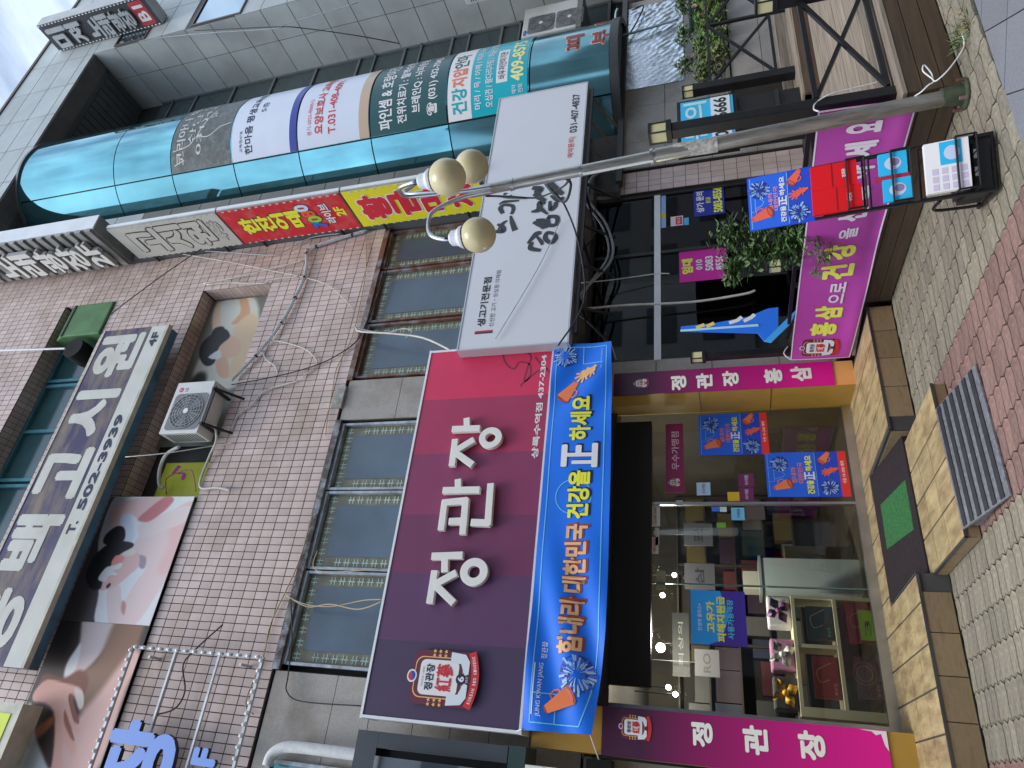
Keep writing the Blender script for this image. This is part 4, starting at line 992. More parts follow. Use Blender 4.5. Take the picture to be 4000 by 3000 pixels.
text(ws, '예약문의|', FWH, RY((2214, 618), (2249, 534), WY), REDP, .01, .004); text(ws, '031-407-4837', FWH, RY((2224, 521), (2265, 366), WY), BLACKP, .02, .004)
BR_ = mat('brush ink', (0.035, 0.037, 0.045), .55)
def brush(par, pts, ws_, fr, Y, h):               # tapered calligraphy strokes from points on the sign
    q = smooth_path([pY(x, y, Y) for x, y in pts], 7); n = len(q); mb = MB(); l, r_ = [], []
    for i, p in enumerate(q):
        a = q[max(i - 1, 0)]; b = q[min(i + 1, n - 1)]; dx_, dz_ = b.x - a.x, b.z - a.z; m_ = math.hypot(dx_, dz_) or 1
        t = i / (n - 1) * (len(ws_) - 1); k = min(int(t), len(ws_) - 2); wd = ws_[k] + (ws_[k + 1] - ws_[k]) * (t - k)
        l.append((p.x - dz_ / m_ * wd / 2, p.z + dx_ / m_ * wd / 2)); r_.append((p.x + dz_ / m_ * wd / 2, p.z - dx_ / m_ * wd / 2))
    mb.add([fr.pt(u, v, h) for u, v in l] + [fr.pt(u, v, h) for u, v in r_], [(i, i + n, i + n + 1, i + 1) for i in range(n - 1)])
    return mb
K = W2
strokes_ = [
 ([K(715, 672), K(770, 668), K(768, 640), K(735, 625)], [.05, .09, .07, .04]), ([K(740, 660), K(770, 620), K(800, 600)], [.03, .06, .02]), ([K(820, 570), K(830, 610), K(850, 665)], [.03, .07, .09]),
 ([K(770, 555), K(755, 520), K(780, 500), K(830, 505), K(838, 530), K(825, 560)], [.06, .08, .05, .06, .06, .05]), ([K(745, 497), K(780, 480), K(875, 472)], [.02, .06, .03]),
 ([K(775, 430), K(800, 425)], [.06, .02]), ([K(800, 455), K(830, 440)], [.04, .06]), ([K(820, 405), K(850, 395)], [.05, .03]),
 ([K(930, 750), K(985, 690), K(1020, 680)], [.03, .09, .05]), ([K(960, 740), K(950, 780), K(1015, 795)], [.05, .08, .05]), ([K(985, 700), K(1020, 740), K(1022, 760)], [.03, .06, .03]),
 ([K(1110, 690), K(1060, 680), K(1045, 715), K(1080, 745), K(1110, 720), K(1110, 690)], [.05, .06, .07, .06, .07, .05]),
 ([K(965, 615), K(1000, 620), K(1035, 655)], [.04, .10, .03]), ([K(985, 600), K(1035, 600), K(1040, 640), K(1060, 645)], [.05, .06, .05, .02]), ([K(1060, 575), K(1120, 580), K(1115, 625), K(1070, 630), K(1062, 580)], [.06, .07, .06, .07, .05]),
 ([K(955, 545), K(1005, 530), K(1010, 485), K(1045, 490)], [.03, .10, .08, .05]), ([K(1010, 520), K(1060, 560)], [.08, .03]), ([K(1075, 475), K(1080, 530), K(1110, 505), K(1112, 480)], [.04, .07, .07, .05]),
 ([K(970, 445), K(1010, 400), K(960, 390)], [.05, .12, .06]), ([K(985, 405), K(1005, 450), K(1050, 470)], [.06, .10, .03]), ([K(1085, 300), K(1075, 350), K(1110, 400), K(1160, 430)], [.05, .10, .13, .06]), ([K(1080, 440), K(1130, 470), K(1165, 450)], [.03, .08, .05]),
 ([K(720, 440), K(800, 452), K(930, 458)], [.02, .04, .03])]
mb = MB()
for i, (pts, ww) in enumerate(strokes_):
    b_ = brush(ws, pts, ww, FWH, WY, .004 + i * .0002); mb.add(b_.v, b_.f)
mb.build('brush_lettering', BR_, ws)
# steel frame and brackets that carry the sign
fm = thing('sign_frame', 'rusty steel bracket frame under the white restaurant sign', 'bracket', (7.5, 7.5, 3.4))
MB().bar((4.78, 6.90, 3.37), (9.5, 6.90, 3.37), .05).build('rail', DARKF, fm); MB().bar((4.9, 7.56, 3.37), (8.3, 7.56, 3.37), .05).build('rail', DARKF, fm)
for x in (5.2, 5.9, 6.6, 7.4): MB().bar((x, 6.92, 3.35), (x + .35, 7.62, 3.05), .035).build('strut', DARKF, fm)
for x in (5.4, 6.4, 7.3): MB().bar((x, 6.93, 3.375), (x, 7.55, 3.375), .035).build('cross_bar', DARKF, fm)
for x in (8.3, 8.8, 9.35): MB().bar((x, 6.93, 3.39), (x - .1, 7.50, 3.07), .03).build('strut', mat('pale rusty strut', (0.22, 0.18, 0.15), .5, .4, var=.3), fm)

# ---- big fourth-floor hostel sign
GY = 7.18; FG = wallY(GY)
q = pY(1300 and 416, 1295, GY); gx1 = q.x; gz1 = q.z; gz0 = pY(654, 1274, GY).z; gx0 = pY(72.3, 2608.8, GY).x
gs = thing('hostel_sign', 'large weathered navy and white hostel sign hung at fourth-floor level', 'sign', ((gx0 + gx1) / 2, 7.3, gz0))
MB().box(gx0 - 0, GY + .004, gz0, gx1, GY + .24, gz1).build('sign_box', mat('blue sign underside', (0.06, 0.15, 0.24), .6, .1, var=.3, scale=3), gs)
NAVW = mat('weathered navy vinyl', C(52, 46, 82, 1.2), .55, var=.2, scale=4, dirt=(0.26, 0.20, 0.13), dirt_amt=.85, dirt_lo=.40, dirt_scale=1.9, stretch=(.6, 1, 2.2))
GW = mat('yellowed white vinyl', (0.62, 0.62, 0.56), .5, var=.06, scale=3, dirt=(.45, .41, .30), dirt_amt=.5)
gb = gz0 + (gz1 - gz0) * .24
MB().box(gx0, GY - .01, gb, gx1, GY + .003, gz1).build('navy_field', NAVW, gs); MB().box(gx0, GY - .01, gz0, gx1, GY + .003, gb - .002).build('white_strip', GW, gs)
t_ = MB(); t_.box(gx0, GY - .02, gz1, gx1 + .01, GY + .24, gz1 + .03).box(gx0, GY - .02, gz0 - .05, gx1 + .01, GY + .06, gz0); t_.build('frame_trim', mat('cream metal edge', (0.50, 0.49, 0.40), .5, .1, var=.2, scale=5), gs)
FG2 = wallY(GY - .01)
Q = lambda a, b: z0_(a, b, 0, 1000); Q2 = lambda a, b: z0_(a, b, 0, 2000)
gw = gx1 - gx0; cz0, cz1 = gb + .05, gz1 - .05
r1 = RY(Q(620, 790), Q(940, 500), GY); r2 = RY(Q(440, 1180), Q(750, 860), GY); r3 = RY(Q(270, 1570), Q(590, 1240), GY)
for ch, (xa, xb) in (('원', (r1[0] - .02, gx1 - .10)), ('시', (r2[0], r2[2])), ('고', (r3[0] - .02, r3[2])), ('백', (pY(*Q2(100, 385), GY).x, pY(*Q2(300, 15), GY).x)), ('동', (gx0 + .10, pY(*Q2(40, 480), GY).x - .02))):
    text(gs, ch, FG2, (xa, cz0, xb, cz1), GW, .055, .004, name='lettering')
zz0, zz1 = gz0 + .09, gb - .08
text(gs, '502-3939', FG2, (pY(*Q(500, 1650), GY).x, zz0, pY(*Q(770, 1030), GY).x, zz1), NAVY, .045, .004); text(gs, '4F', FG2, (pY(*Q(960, 590), GY).x, zz0, pY(*Q(1010, 495), GY).x, zz1), NAVY, .045, .004)
text(gs, 'T.', FG2, (pY(*Q2(420, 145), GY).x, zz0, pY(*Q2(470, 60), GY).x, zz1), NAVY, .045, .004)
for x in (1.2, 3.0, 5.0): MB().bar((x, GY + .24, gz1 - .1), (x, 7.66, gz1 - .1), .04).build('bracket', BLACKM, gs)

# ---- blade signs on the building corner
BXP = 7.96; FB = bladeX(BXP - .16)
def RB(a, b, X):
    p, q = pX(a[0], a[1], X), pX(b[0], b[1], X); return (-p.y, q.z, -q.y, p.z)
def blade(name, label, z0, z1, facem, edge=True, y0=7.53, y1=6.70):
    t = thing(name, label, 'sign', (BXP, 7.1, z0), 'blade signs stacked on the building corner')
    MB().box(BXP - .15, y1, z0, BXP - .03, y0, z1).build('sign_box', mat('weathered sign return', (0.33, 0.33, 0.31), .6, .1, var=.25, scale=3, dirt=(.18, .15, .12)), t)
    MB().box(BXP - .16, y1 + .01, z0 + .01, BXP - .1505, y0 - .01, z1 - .01).build('sign_face', facem, t)
    MB().box(BXP - .12, y1 - .018, z0, BXP - .06, y1, z1).build('edge_trim', ALU, t)
    st = MB()
    n = int((z1 - z0) / .14)
    for i in range(n):
        z = z0 + .05 + i * .14
        for y in (y1 + .012, y0 - .025): st.box(BXP - .166, y, z, BXP - .1605, y + .022, z + .05)
    st.build('stitches', mat('pale face clip', (0.60, 0.60, 0.57), .5), t, stuff=True)
    MB().bar((BXP - .17, y0 - .02, z0 + .4), (BXP - .17, 7.66, z0 + .4), .03).build('bracket', BLACKM, t); MB().bar((BXP - .17, y0 - .02, z1 - .4), (BXP - .17, 7.66, z1 - .4), .03).build('bracket', BLACKM, t)
    return t
XF = BXP - .16
ym = lambda u0, u1: (-7.53 + .83 * u0, -7.53 + .83 * u1)
def bt(par, body, u0, u1, za, zb, m_, bold=.05, h=.004, **k):
    a, b = ym(u0, u1); return text(par, body, FB, (a, za, b, zb), m_, bold, h, **k)
b1 = blade('hostel_blade_sign', 'cream blade sign with outlined black lettering between the ribbed sign and the red sign', 9.93, 12.38, mat('cream vinyl', (0.55, 0.54, 0.48), .5, var=.06, scale=3))
CRV = MATS['cream vinyl']
for ch, za, zb in (('고', 11.42, 12.10), ('시', 10.85, 11.40), ('원', 10.33, 10.84)):
    bt(b1, ch, .12, .88, za, zb, BLACKP, .10, .003, grow=.024, name='lettering_outline'); bt(b1, ch, .12, .88, za, zb, CRV, .055, .006)
bt(b1, '4층', .2, .8, 10.06, 10.28, BLACKP, .06, .003, grow=.012, name='lettering_outline'); bt(b1, '4층', .2, .8, 10.06, 10.28, CRV, .04, .006)
b2 = blade('pub_blade_sign', 'red blade sign with yellow letters and multicoloured 7080', 7.46, 9.90, mat('red vinyl', C(196, 34, 46, 1.2), .42, var=.05, scale=2, dirt=(.55, .5, .48), dirt_amt=.25, dirt_scale=4))
for ch, za, zb in (('한', 9.32, 9.66), ('잔', 8.98, 9.31), ('어', 8.70, 8.97), ('때', 8.40, 8.69)):
    bt(b2, ch, .26, .74, za, zb, OUTL, .08, .003, grow=.015, name='lettering_outline'); bt(b2, ch, .26, .74, za, zb, YEL, .06, .006)
for ch, u, za, c_ in (('7', .16, 8.03, flat(40, 110, 200)), ('0', .32, 8.06, flat(150, 200, 60)), ('8', .48, 8.11, flat(230, 90, 60)), ('0', .66, 8.16, flat(200, 215, 250))):
    bt(b2, ch, u, u + .20, za, za + .27, OUTL, .09, .003, grow=.015, name='lettering_outline'); bt(b2, ch, u, u + .20, za, za + .27, c_, .06, .006)
bt(b2, '라이브', .25, .80, 7.80, 7.99, BLACKP, .08, .003, grow=.012, name='lettering_outline'); bt(b2, '라이브', .25, .80, 7.80, 7.99, WHITE, .05, .006)
bt(b2, '2F', .40, .66, 7.56, 7.74, YEL, .05, .004)
b3 = blade('cart_bar_blade_sign', 'yellow blade sign with fat red letters, lowest of the blade signs', 5.08, 7.43, mat('yellow vinyl', C(226, 216, 40, 1.15), .42, var=.04, scale=2))
for ch, za, zb in (('황', 6.72, 7.26), ('금', 6.22, 6.70), ('마', 5.74, 6.20), ('차', 5.24, 5.72)):
    bt(b3, ch, .16, .84, za, zb, flat(250, 240, 225), .09, .003, grow=.022, name='lettering_outline'); bt(b3, ch, .16, .84, za, zb, RED, .075, .006)
# ribbed sign box with raised letters above
b4 = thing('karaoke_blade_sign', 'ribbed aluminium blade sign with raised pale letters at the top of the stack', 'sign', (BXP, 7.1, 12.55), 'blade signs stacked on the building corner')
RIB = mat('grey ribbed aluminium', (0.34, 0.34, 0.33), .45, .5, var=.2, scale=4, dirt=(.15, .14, .12), dirt_amt=.4)
MB().box(BXP - .20, 6.60, 12.58, BXP + .14, 7.55, 17.2).build('sign_box', RIB, b4)
MB().box(BXP - .19, 6.57, 12.56, BXP + .13, 6.598, 17.2).build('edge_trim', ALU, b4)
z = 12.62
while z < 17.1:
    MB().box(BXP - .255, 6.58, z, BXP - .201, 7.56, z + .13).build('rib', RIB, b4); z += .24
FK = bladeX(BXP - .258)
for ch, za, zb in (('2F', 12.75, 13.15), ('장', 13.22, 13.75), ('광', 13.80, 14.33), ('래', 14.38, 14.92), ('노', 14.98, 15.5), ('계', 15.75, 16.3)):
    text(b4, ch, FK, (-7.42, za, -6.78, zb), IVORY, .045, .02, depth=.09, name='raised_letter', side=LSIDE)
for z in (13.0, 14.9): MB().box(BXP - .1, 7.55, z, BXP + .1, 7.67, z + .12).build('bracket', mat('pale steel bracket', (.5, .52, .53), .5, .4), b4)
# flag sign on the right wing
bB = thing('basement_blade_sign', 'black blade sign with raised grey letters and red B1 panel on the grey wing', 'sign', (15.1, 6.5, 14.4))
XB = 15.08
MB().box(XB, 6.13, 14.45, XB + .34, 6.86, 17.86).build('sign_box', mat('pale sign return', (.55, .56, .56), .5, .1, var=.1), bB)
MB().box(XB - .012, 6.14, 14.46, XB - .0005, 6.85, 17.85).build('sign_face', mat('black grey vinyl', (.035, .037, .045), .5, var=.2), bB)
FBB = bladeX(XB - .012); GREYL = mat('grey raised letter', (.42, .45, .47), .45, var=.1)
for ch, za, zb in (('미', 17.10, 17.70), ('져', 16.60, 17.08), ('노', 16.10, 16.48), ('래', 15.72, 16.08), ('광', 15.38, 15.70), ('장', 15.04, 15.36)):
    text(bB, ch, FBB, (-6.78, za, -6.26, zb), GREYL, .05, .01, depth=.05, name='raised_letter', side=LSIDE)
sheet(bB, 'red_panel', rrect(-6.80, 14.56, -6.20, 14.98, .06), FBB, .004, flat(176, 52, 62)); text(bB, 'B1', FBB, (-6.70, 14.62, -6.30, 14.92), WHITE, .04, .008)
st = MB()
for i in range(30):
    for y in (6.15, 6.82): st.box(XB - .02, y, 14.5 + i * .113, XB - .013, y + .025, 14.5 + i * .113 + .05)
st.build('bulbs', WHITE, bB, stuff=True)
MB().box(XB + .1, 6.86, 15.0, XB + .2, 6.89, 15.12).box(XB + .1, 6.86, 17.3, XB + .2, 6.89, 17.42).build('bracket', ALU, bB)
# ================================================================== PRINTED PHOTO POSTERS (flat prints, painted as a fine colour grid)
import numpy as np
def smooth_closed(poly, n=5):
    o = []; L_ = len(poly)
    for i in range(L_):
        p0, p1, p2, p3 = (Vector((*poly[(i + k) % L_], 0)) for k in (-1, 0, 1, 2))
        for k in range(n):
            t = k / n; q = .5 * ((2 * p1) + (p2 - p0) * t + (2 * p0 - 5 * p1 + 4 * p2 - p3) * t * t + (3 * p1 - p0 - 3 * p2 + p3) * t ** 3); o.append((q.x, q.y))
    return o
def painted(par, name, fr, r, layers, nu=150, nv=64, h=0.0, th=.01, base=(200, 200, 200)):
    x0, z0, x1, z1 = r; gx, gz = np.meshgrid(np.linspace(x0, x1, nu + 1), np.linspace(z0, z1, nv + 1)); col = np.empty(gx.shape + (3,)); col[:] = base
    rs = np.random.RandomState(4)
    for poly, c_, bl in layers:
        p = np.array(smooth_closed(poly)); ins = np.zeros(gx.shape, bool); dist = np.full(gx.shape, 1e9)
        for i in range(len(p)):
            ax, az = p[i]; bx_, bz_ = p[(i + 1) % len(p)]
            cond = ((az > gz) != (bz_ > gz)); t = np.where(cond, (bx_ - ax) * (gz - az) / (bz_ - az + 1e-12) + ax, 0); ins ^= cond & (gx < t)
            dx_, dz_ = bx_ - ax, bz_ - az; L2 = dx_ * dx_ + dz_ * dz_ + 1e-12
            q = np.clip(((gx - ax) * dx_ + (gz - az) * dz_) / L2, 0, 1); dist = np.minimum(dist, np.hypot(gx - ax - q * dx_, gz - az - q * dz_))
        sdv = np.where(ins, dist, -dist); k = np.clip(sdv / bl * .5 + .5, 0, 1); k = (k * k * (3 - 2 * k))[..., None]
        col = col * (1 - k) + np.array(c_) * k
    v = [fr.pt(a, b, h) for a, b in zip(gx.ravel(), gz.ravel())]; W_ = nu + 1
    f = [(j * W_ + i, j * W_ + i + 1, (j + 1) * W_ + i + 1, (j + 1) * W_ + i) for j in range(nv) for i in range(nu)]
    me = bpy.data.meshes.new(name); me.from_pydata(v, [], f); me.materials.append(attr_mat('photo print'))
    at = me.attributes.new('paint', 'FLOAT_COLOR', 'POINT'); c8 = np.clip(col.reshape(-1, 3) / 255, 0, 1); lc = np.where(c8 <= .04045, c8 / 12.92, ((c8 + .055) / 1.055) ** 2.4) * 1.1
    at.data.foreach_set('color', np.concatenate([np.clip(lc, 0, .84), np.ones((len(lc), 1))], 1).astype(np.float32).ravel())
    place(name, me, par)
    MB().box(x0, fr.O.y + .001, z0, x1, fr.O.y + th, z1).build('backing_board', mat('poster backing', (.5, .5, .5), .7), par)
PO = 7.60; FPO = wallY(PO)
def zp(pts, oy=2000): 
    o = []
    for a, b in pts:
        q = pY(a / 1.659, oy + b / 1.659, PO); o.append((q.x, q.z))
    return o
skin, skin2, skind = (238, 196, 190), (226, 170, 160), (205, 140, 125)
pt_ = thing('massage_poster', 'large photo poster of a woman lying down with a white flower in her black hair', 'poster', (2.0, 7.95, 9.2))
xs_ = pY(247, 2422, PO).x; xe_ = pY(545, 1943, PO).x + .01
pz0, pz1 = 9.10, 10.675
def zc2(pts): return zp([(1.961 * a_, 1.961 * b_ - 207.4) for a_, b_ in pts])
painted(pt_, 'photo_print', FPO, (xs_, pz0, xe_, pz1), [
 (zc2([(325, 380), (325, 490), (520, 490), (700, 20), (420, 20), (330, 180), (330, 300)]), (226, 231, 246), .02),
 (zc2([(340, 200), (380, 60), (420, 60), (440, 200)]), (206, 212, 232), .06),
 (zc2([(440, 240), (445, 205), (470, 180), (530, 130), (640, 70), (610, 200), (565, 300), (505, 400), (445, 480), (393, 480), (408, 410), (450, 335), (482, 292), (470, 262)]), (242, 203, 200), .025),
 (zc2([(560, 120), (640, 80), (610, 210), (560, 300), (520, 300), (560, 210)]), (232, 186, 182), .08),
 (zc2([(392, 155), (364, 160), (362, 125), (378, 88), (430, 66), (560, 50), (550, 100), (470, 132), (432, 112), (402, 116)]), (236, 190, 186), .02),
 (zc2([(470, 192), (455, 160), (480, 138), (620, 84), (615, 135), (540, 168)]), (248, 210, 206), .015),
 (zc2([(455, 132), (480, 105), (545, 56), (575, 66), (535, 108), (490, 138)]), (198, 120, 122), .02),
 (zc2([(357, 362), (396, 348), (402, 400), (413, 440), (402, 480), (362, 480), (353, 420)]), (240, 204, 200), .015),
 (zc2([(404, 400), (416, 410), (410, 445), (400, 430)]), (196, 140, 136), .02),
 (zc2([(455, 250), (482, 255), (478, 290), (460, 288)]), (160, 148, 160), .02),
 (zc2([(330, 358), (345, 300), (385, 245), (428, 222), (458, 240), (458, 285), (430, 312), (405, 334), (380, 352), (345, 364)]), (236, 186, 180), .015),
 (zc2([(395, 232), (430, 218), (452, 238), (420, 252)]), (246, 212, 206), .02),
 (zc2([(284, 320), (300, 270), (335, 228), (380, 203), (432, 206), (440, 220), (402, 242), (376, 266), (342, 330), (330, 360), (300, 357)]), (24, 23, 28), .014),
 (zc2([(342, 208), (350, 180), (386, 153), (411, 160), (410, 198), (372, 216)]), (26, 25, 31), .014),
 (zc2([(368, 272), (385, 249), (411, 256), (398, 280), (378, 284)]), (226, 150, 144), .012),
 (zc2([(324, 326), (350, 290), (372, 284), (402, 274), (398, 290), (374, 300), (388, 312), (360, 316), (346, 336)]), (250, 250, 252), .010),
 (zc2([(350, 352), (362, 340), (366, 346), (356, 358)]), (60, 30, 34), .008)], base=(78, 70, 72), nu=190, nv=110)
pt2 = thing('massage_poster', 'large photo poster of hands massaging a back in brown light', 'poster', (0, 7.95, 9.2))
painted(pt2, 'photo_print', FPO, (-2.3, pz0, xs_ - .004, pz1), [
 (zc2([(285, 440), (420, 440), (400, 480), (330, 580), (270, 640), (215, 655), (225, 600), (262, 540)]), (208, 190, 188), .04),
 (zc2([(250, 562), (266, 545), (250, 620), (214, 655), (220, 612)]), (246, 244, 248), .03),
 (zc2([(400, 440), (520, 440), (480, 480), (430, 600), (300, 745), (268, 770), (262, 660), (330, 580)]), (140, 104, 82), .06),
 (zc2([(440, 560), (470, 600), (420, 690), (310, 980), (120, 1000), (262, 780), (330, 700)]), (226, 182, 170), .07),
 (zc2([(148, 640), (210, 654), (265, 628), (292, 660), (262, 725), (170, 705), (130, 690)]), (124, 70, 52), .03),
 (zc2([(106, 725), (150, 662), (215, 672), (268, 690), (276, 740), (262, 758), (244, 712), (226, 716), (245, 798), (266, 828), (252, 838), (222, 802), (252, 888), (234, 906), (206, 862), (205, 980), (160, 980), (172, 780)]), (230, 172, 156), .014),
 (zc2([(236, 715), (250, 760), (262, 800), (250, 800), (232, 750)]), (150, 88, 68), .014),
 (zc2([(214, 760), (232, 810), (246, 860), (232, 850), (212, 800)]), (158, 94, 74), .014),
 (zc2([(246, 690), (272, 700), (276, 742), (262, 756), (250, 716)]), (248, 212, 200), .012),
 (zc2([(104, 740), (176, 766), (168, 950), (130, 922), (114, 830)]), (52, 34, 32), .025),
 (zc2([(108, 832), (170, 782), (175, 805), (120, 856)]), (168, 92, 62), .03),
 (zc2([(0, 990), (94, 738), (116, 842), (150, 932), (165, 990)]), (200, 206, 212), .03)], base=(56, 46, 46), nu=150, nv=100)
PO = 7.94; FPO = wallY(PO); pz0, pz1 = 9.10, 10.57
pt3 = thing('massage_poster', 'photo poster of a woman being massaged, partly behind the white outdoor unit', 'poster', (5.3, 7.95, 9.2))
painted(pt3, 'photo_print', FPO, (3.9, pz0, 6.86, pz1), [
 (zp([(1250, 760), (1350, 560), (1380, 480), (1420, 300), (1660, 280), (1650, 700), (1500, 860), (1300, 860)], 1000), (216, 214, 200), .05),
 (zp([(1550, 270), (1600, 270), (1620, 380), (1560, 430), (1500, 440), (1560, 360)], 1000), (214, 168, 130), .02),
 (zp([(1380, 370), (1420, 300), (1430, 470), (1380, 480)], 1000), (228, 196, 170), .03),
 (zp([(1510, 470), (1640, 370), (1700, 500), (1620, 640), (1560, 780), (1480, 770), (1530, 560)], 1000), (230, 198, 160), .03),
 (zp([(1420, 580), (1480, 510), (1560, 560), (1540, 640), (1450, 660)], 1000), (228, 186, 156), .02),
 (zp([(1400, 680), (1470, 660), (1480, 780), (1420, 780)], 1000), (222, 178, 146), .02),
 (zp([(1290, 640), (1320, 550), (1440, 470), (1490, 520), (1420, 590), (1390, 690), (1330, 710)], 1000), (28, 26, 30), .015),
 (zp([(1370, 530), (1390, 470), (1450, 460), (1440, 520)], 1000), (28, 26, 30), .015),
 (zp([(1180, 900), (1280, 760), (1340, 790), (1250, 1000), (1150, 1020)], 1000), (60, 60, 58), .06),
 (zp([(1350, 655), (1420, 610), (1430, 650), (1400, 670)], 1000), (244, 244, 238), .008)], base=(120, 122, 112), nu=150, nv=70)
vb = MB().box(3.02, 7.92, 9.2, 3.60, 7.945, 10.2).build('music_notice', mat('yellow-green notice', C(206, 206, 60, 1.1), .5, var=.06))
tag(vb, 'yellow-green panel with a pink music note in the third-floor opening', 'notice')
mb = MB(); nfr = wallY(7.92); nx_, nz_ = 3.42, 9.86
mb.sheet(ell(nx_ - .06, nz_ - .10, .06, .045, 12), nfr, .003); mb.sheet(rect(nx_ - .012, nz_ - .10, nx_ + .012, nz_ + .16), nfr, .0034); mb.sheet([(nx_, nz_ + .16), (nx_ + .14, nz_ + .10), (nx_ + .12, nz_ + .02), (nx_, nz_ + .10)], nfr, .0038)
mb.build('music_note_print', flat(190, 60, 150), vb)

# ================================================================== OPEN FRAME SIGN WITH BULBS (left edge)
fs_ = thing('frame_sign', 'open steel frame sign edged with white bulbs and raised blue letters', 'sign', (0, 7.45, 7.2))
YS = 7.45; FFS = wallY(YS); GALV = mat('galvanised tube', (.50, .51, .53), .4, .6, var=.2, scale=8)
qx = pY(521, 2527, YS).x; zt = pY(521, 2527, YS).z; zb = pY(1025, 2580, YS).z
for a_, b_ in (((qx, zt), (-2.4, zt)), ((qx, zt), (qx, zb)), ((qx, zb), (-2.4, zb))): MB().bar((a_[0], YS, a_[1]), (b_[0], YS, b_[1]), .035).build('frame_tube', GALV, fs_)
for px in ((685, 2545), (855, 2562)):
    z = pY(*px, YS).z; MB().bar((qx - .018, YS + .012, z), (-2.4, YS + .012, z), .028).build('cross_tube', GALV, fs_)
bm = MB()
n = 15
for i in range(n): bm.sphere((qx, YS - .03, zb + (zt - zb) * (i + .5) / n), .026, 8, 6)
for i in range(24):
    bm.sphere((qx - .04 - i * .115, YS - .03, zt), .026, 8, 6); bm.sphere((qx - .04 - i * .115, YS - .03, zb), .026, 8, 6)
bm.build('bulbs', mat('white bulb', (.78, .79, .80), .25), fs_, stuff=True)
BLUL = mat('periwinkle raised letter', C(122, 156, 232, 1.15), .45); BLUS = mat('dark letter edge', (.03, .035, .05), .5)
text(fs_, '장', FFS, (pY(575, 3140, YS).x, pY(705, 2953, YS).z, pY(520, 2808, YS).x, pY(445, 2890, YS).z), BLUL, .055, .02, depth=.06, name='raised_letter', side=BLUS)
text(fs_, 'F', FFS, (pY(815, 2996, YS).x, pY(862, 2960, YS).z, pY(815, 2922, YS).x, pY(764, 2960, YS).z), BLUL, .07, .02, depth=.05, name='raised_letter', side=BLUS)
for z in (zt - .3, zb + .3): MB().bar((qx - .1, YS, z), (qx - .1, 7.66, z), .03).build('bracket', GALV, fs_)
# green-yellow edge of another sign near the upper frame border
es = thing('edge_sign', 'cream sign box end with a lime face left of the massage posters', 'sign', (-.6, 7.3, 10.9))
q = pY(0, 2770, 7.2); q2 = pY(45, 2745, 7.2)
MB().box(-2.4, 7.2, q.z - .35, q2.x, 7.5, q.z + .15).build('sign_box', MATS['cream metal edge'], es); MB().box(-2.4, 7.19, q.z - .22, q2.x - .12, 7.1995, q.z + .14).build('sign_face', flat(205, 220, 60), es)
MB().bar((-.5, 7.5, q.z), (-.5, 7.66, q.z), .04).build('bracket', BLACKM, es)

# ================================================================== NEIGHBOUR'S DARK SIGN AND SHOP (left edge)
ds = thing('dark_sign_board', 'dark slate sign board with mirror-polished metal box, left of the maroon sign', 'sign', (-1, 7.2, 3.8))
SLATE = mat('dark slate sign panel', (.045, .055, .070), .45, var=.12, scale=2)
MB().box(-2.4, 7.1, 5.20, .142, 7.35, 5.44).build('top_panel', SLATE, ds); MB().box(-.005, 7.1, 3.80, .142, 7.35, 5.198).build('side_panel', SLATE, ds); MB().box(-2.4, 7.25, 3.80, -.007, 7.36, 5.198).build('recess_panel', mat('black recess', (.01, .01, .011), .5), ds)
MB().box(-2.4, 6.98, 4.06, -.075, 7.24, 5.14).build('polished_box', mat('mirror polished steel', (.75, .76, .78), .03, 1.0, var=.1), ds)
MB().box(-2.4, 7.10, 3.62, .15, 7.5, 3.79).build('bottom_rail', mat('greenish glass edge', (.05, .08, .08), .2), ds)
lb = thing('light_fitting', 'small cream light fitting under the dark slate sign', 'lamp', (-.1, 7.1, 3.3)); MB().box(-.35, 7.05, 3.42, .0, 7.10, 3.60).build('fitting_box', IVORY, lb); MB().bar((-.02, 7.08, 3.28), (-.02, 7.08, 3.60), .05).build('arm', ALU, lb); MB().bar((-.1, 7.07, 3.40), (-.1, 7.5, 3.40), .04).build('bracket', ALU, lb)
nb = thing('neighbour_shopfront', 'shaded grey stone shopfront left of the wide purple pillar sign', 'wall', (-1, 7.7, 0))
mb = MB().box(-2.6, 7.72, 0, .14, 8.2, 3.19).build('stone_wall', GROUT, nb); slabs(nb, -2.6, .14, 7.69, [.24, 1.2, 2.1, 3.18], [-1.2, -.45])
MB().box(-2.6, 7.45, 2.86, .12, 7.68, 3.10).build('dark_beam', mat('black beam', (.015, .015, .016), .5), nb)
pipe = [pY(x, y, 7.5) for x, y in ((1045, 2990), (1060, 2950), (1095, 2925), (1140, 2918), (1240, 2928), (1370, 2945), (1460, 2955))]
tag(MB().tube(smooth_path(pipe, 5), .062, 10).build('wrapped_pipe', mat('white wrapped pipe', (.68, .69, .68), .6, var=.1, scale=20), smooth=True), 'fat white wrapped pipe curving over the granite wall at the left edge', 'pipe')
tw = thing('teal_window', 'teal neighbour window below the wrapped white pipe', 'window', (-1, 7.66, 5.5)); MB().box(-2.2, 7.66, 5.5, -.28, 7.672, 6.75).build('pane', mat('teal window pane', (.10, .27, .30), .15, .3, var=.3, scale=1), tw); MB().box(-2.2, 7.62, 6.751, -.24, 7.672, 6.82).box(-.28, 7.62, 5.5, -.24, 7.672, 6.75).build('frame', WF2, tw)

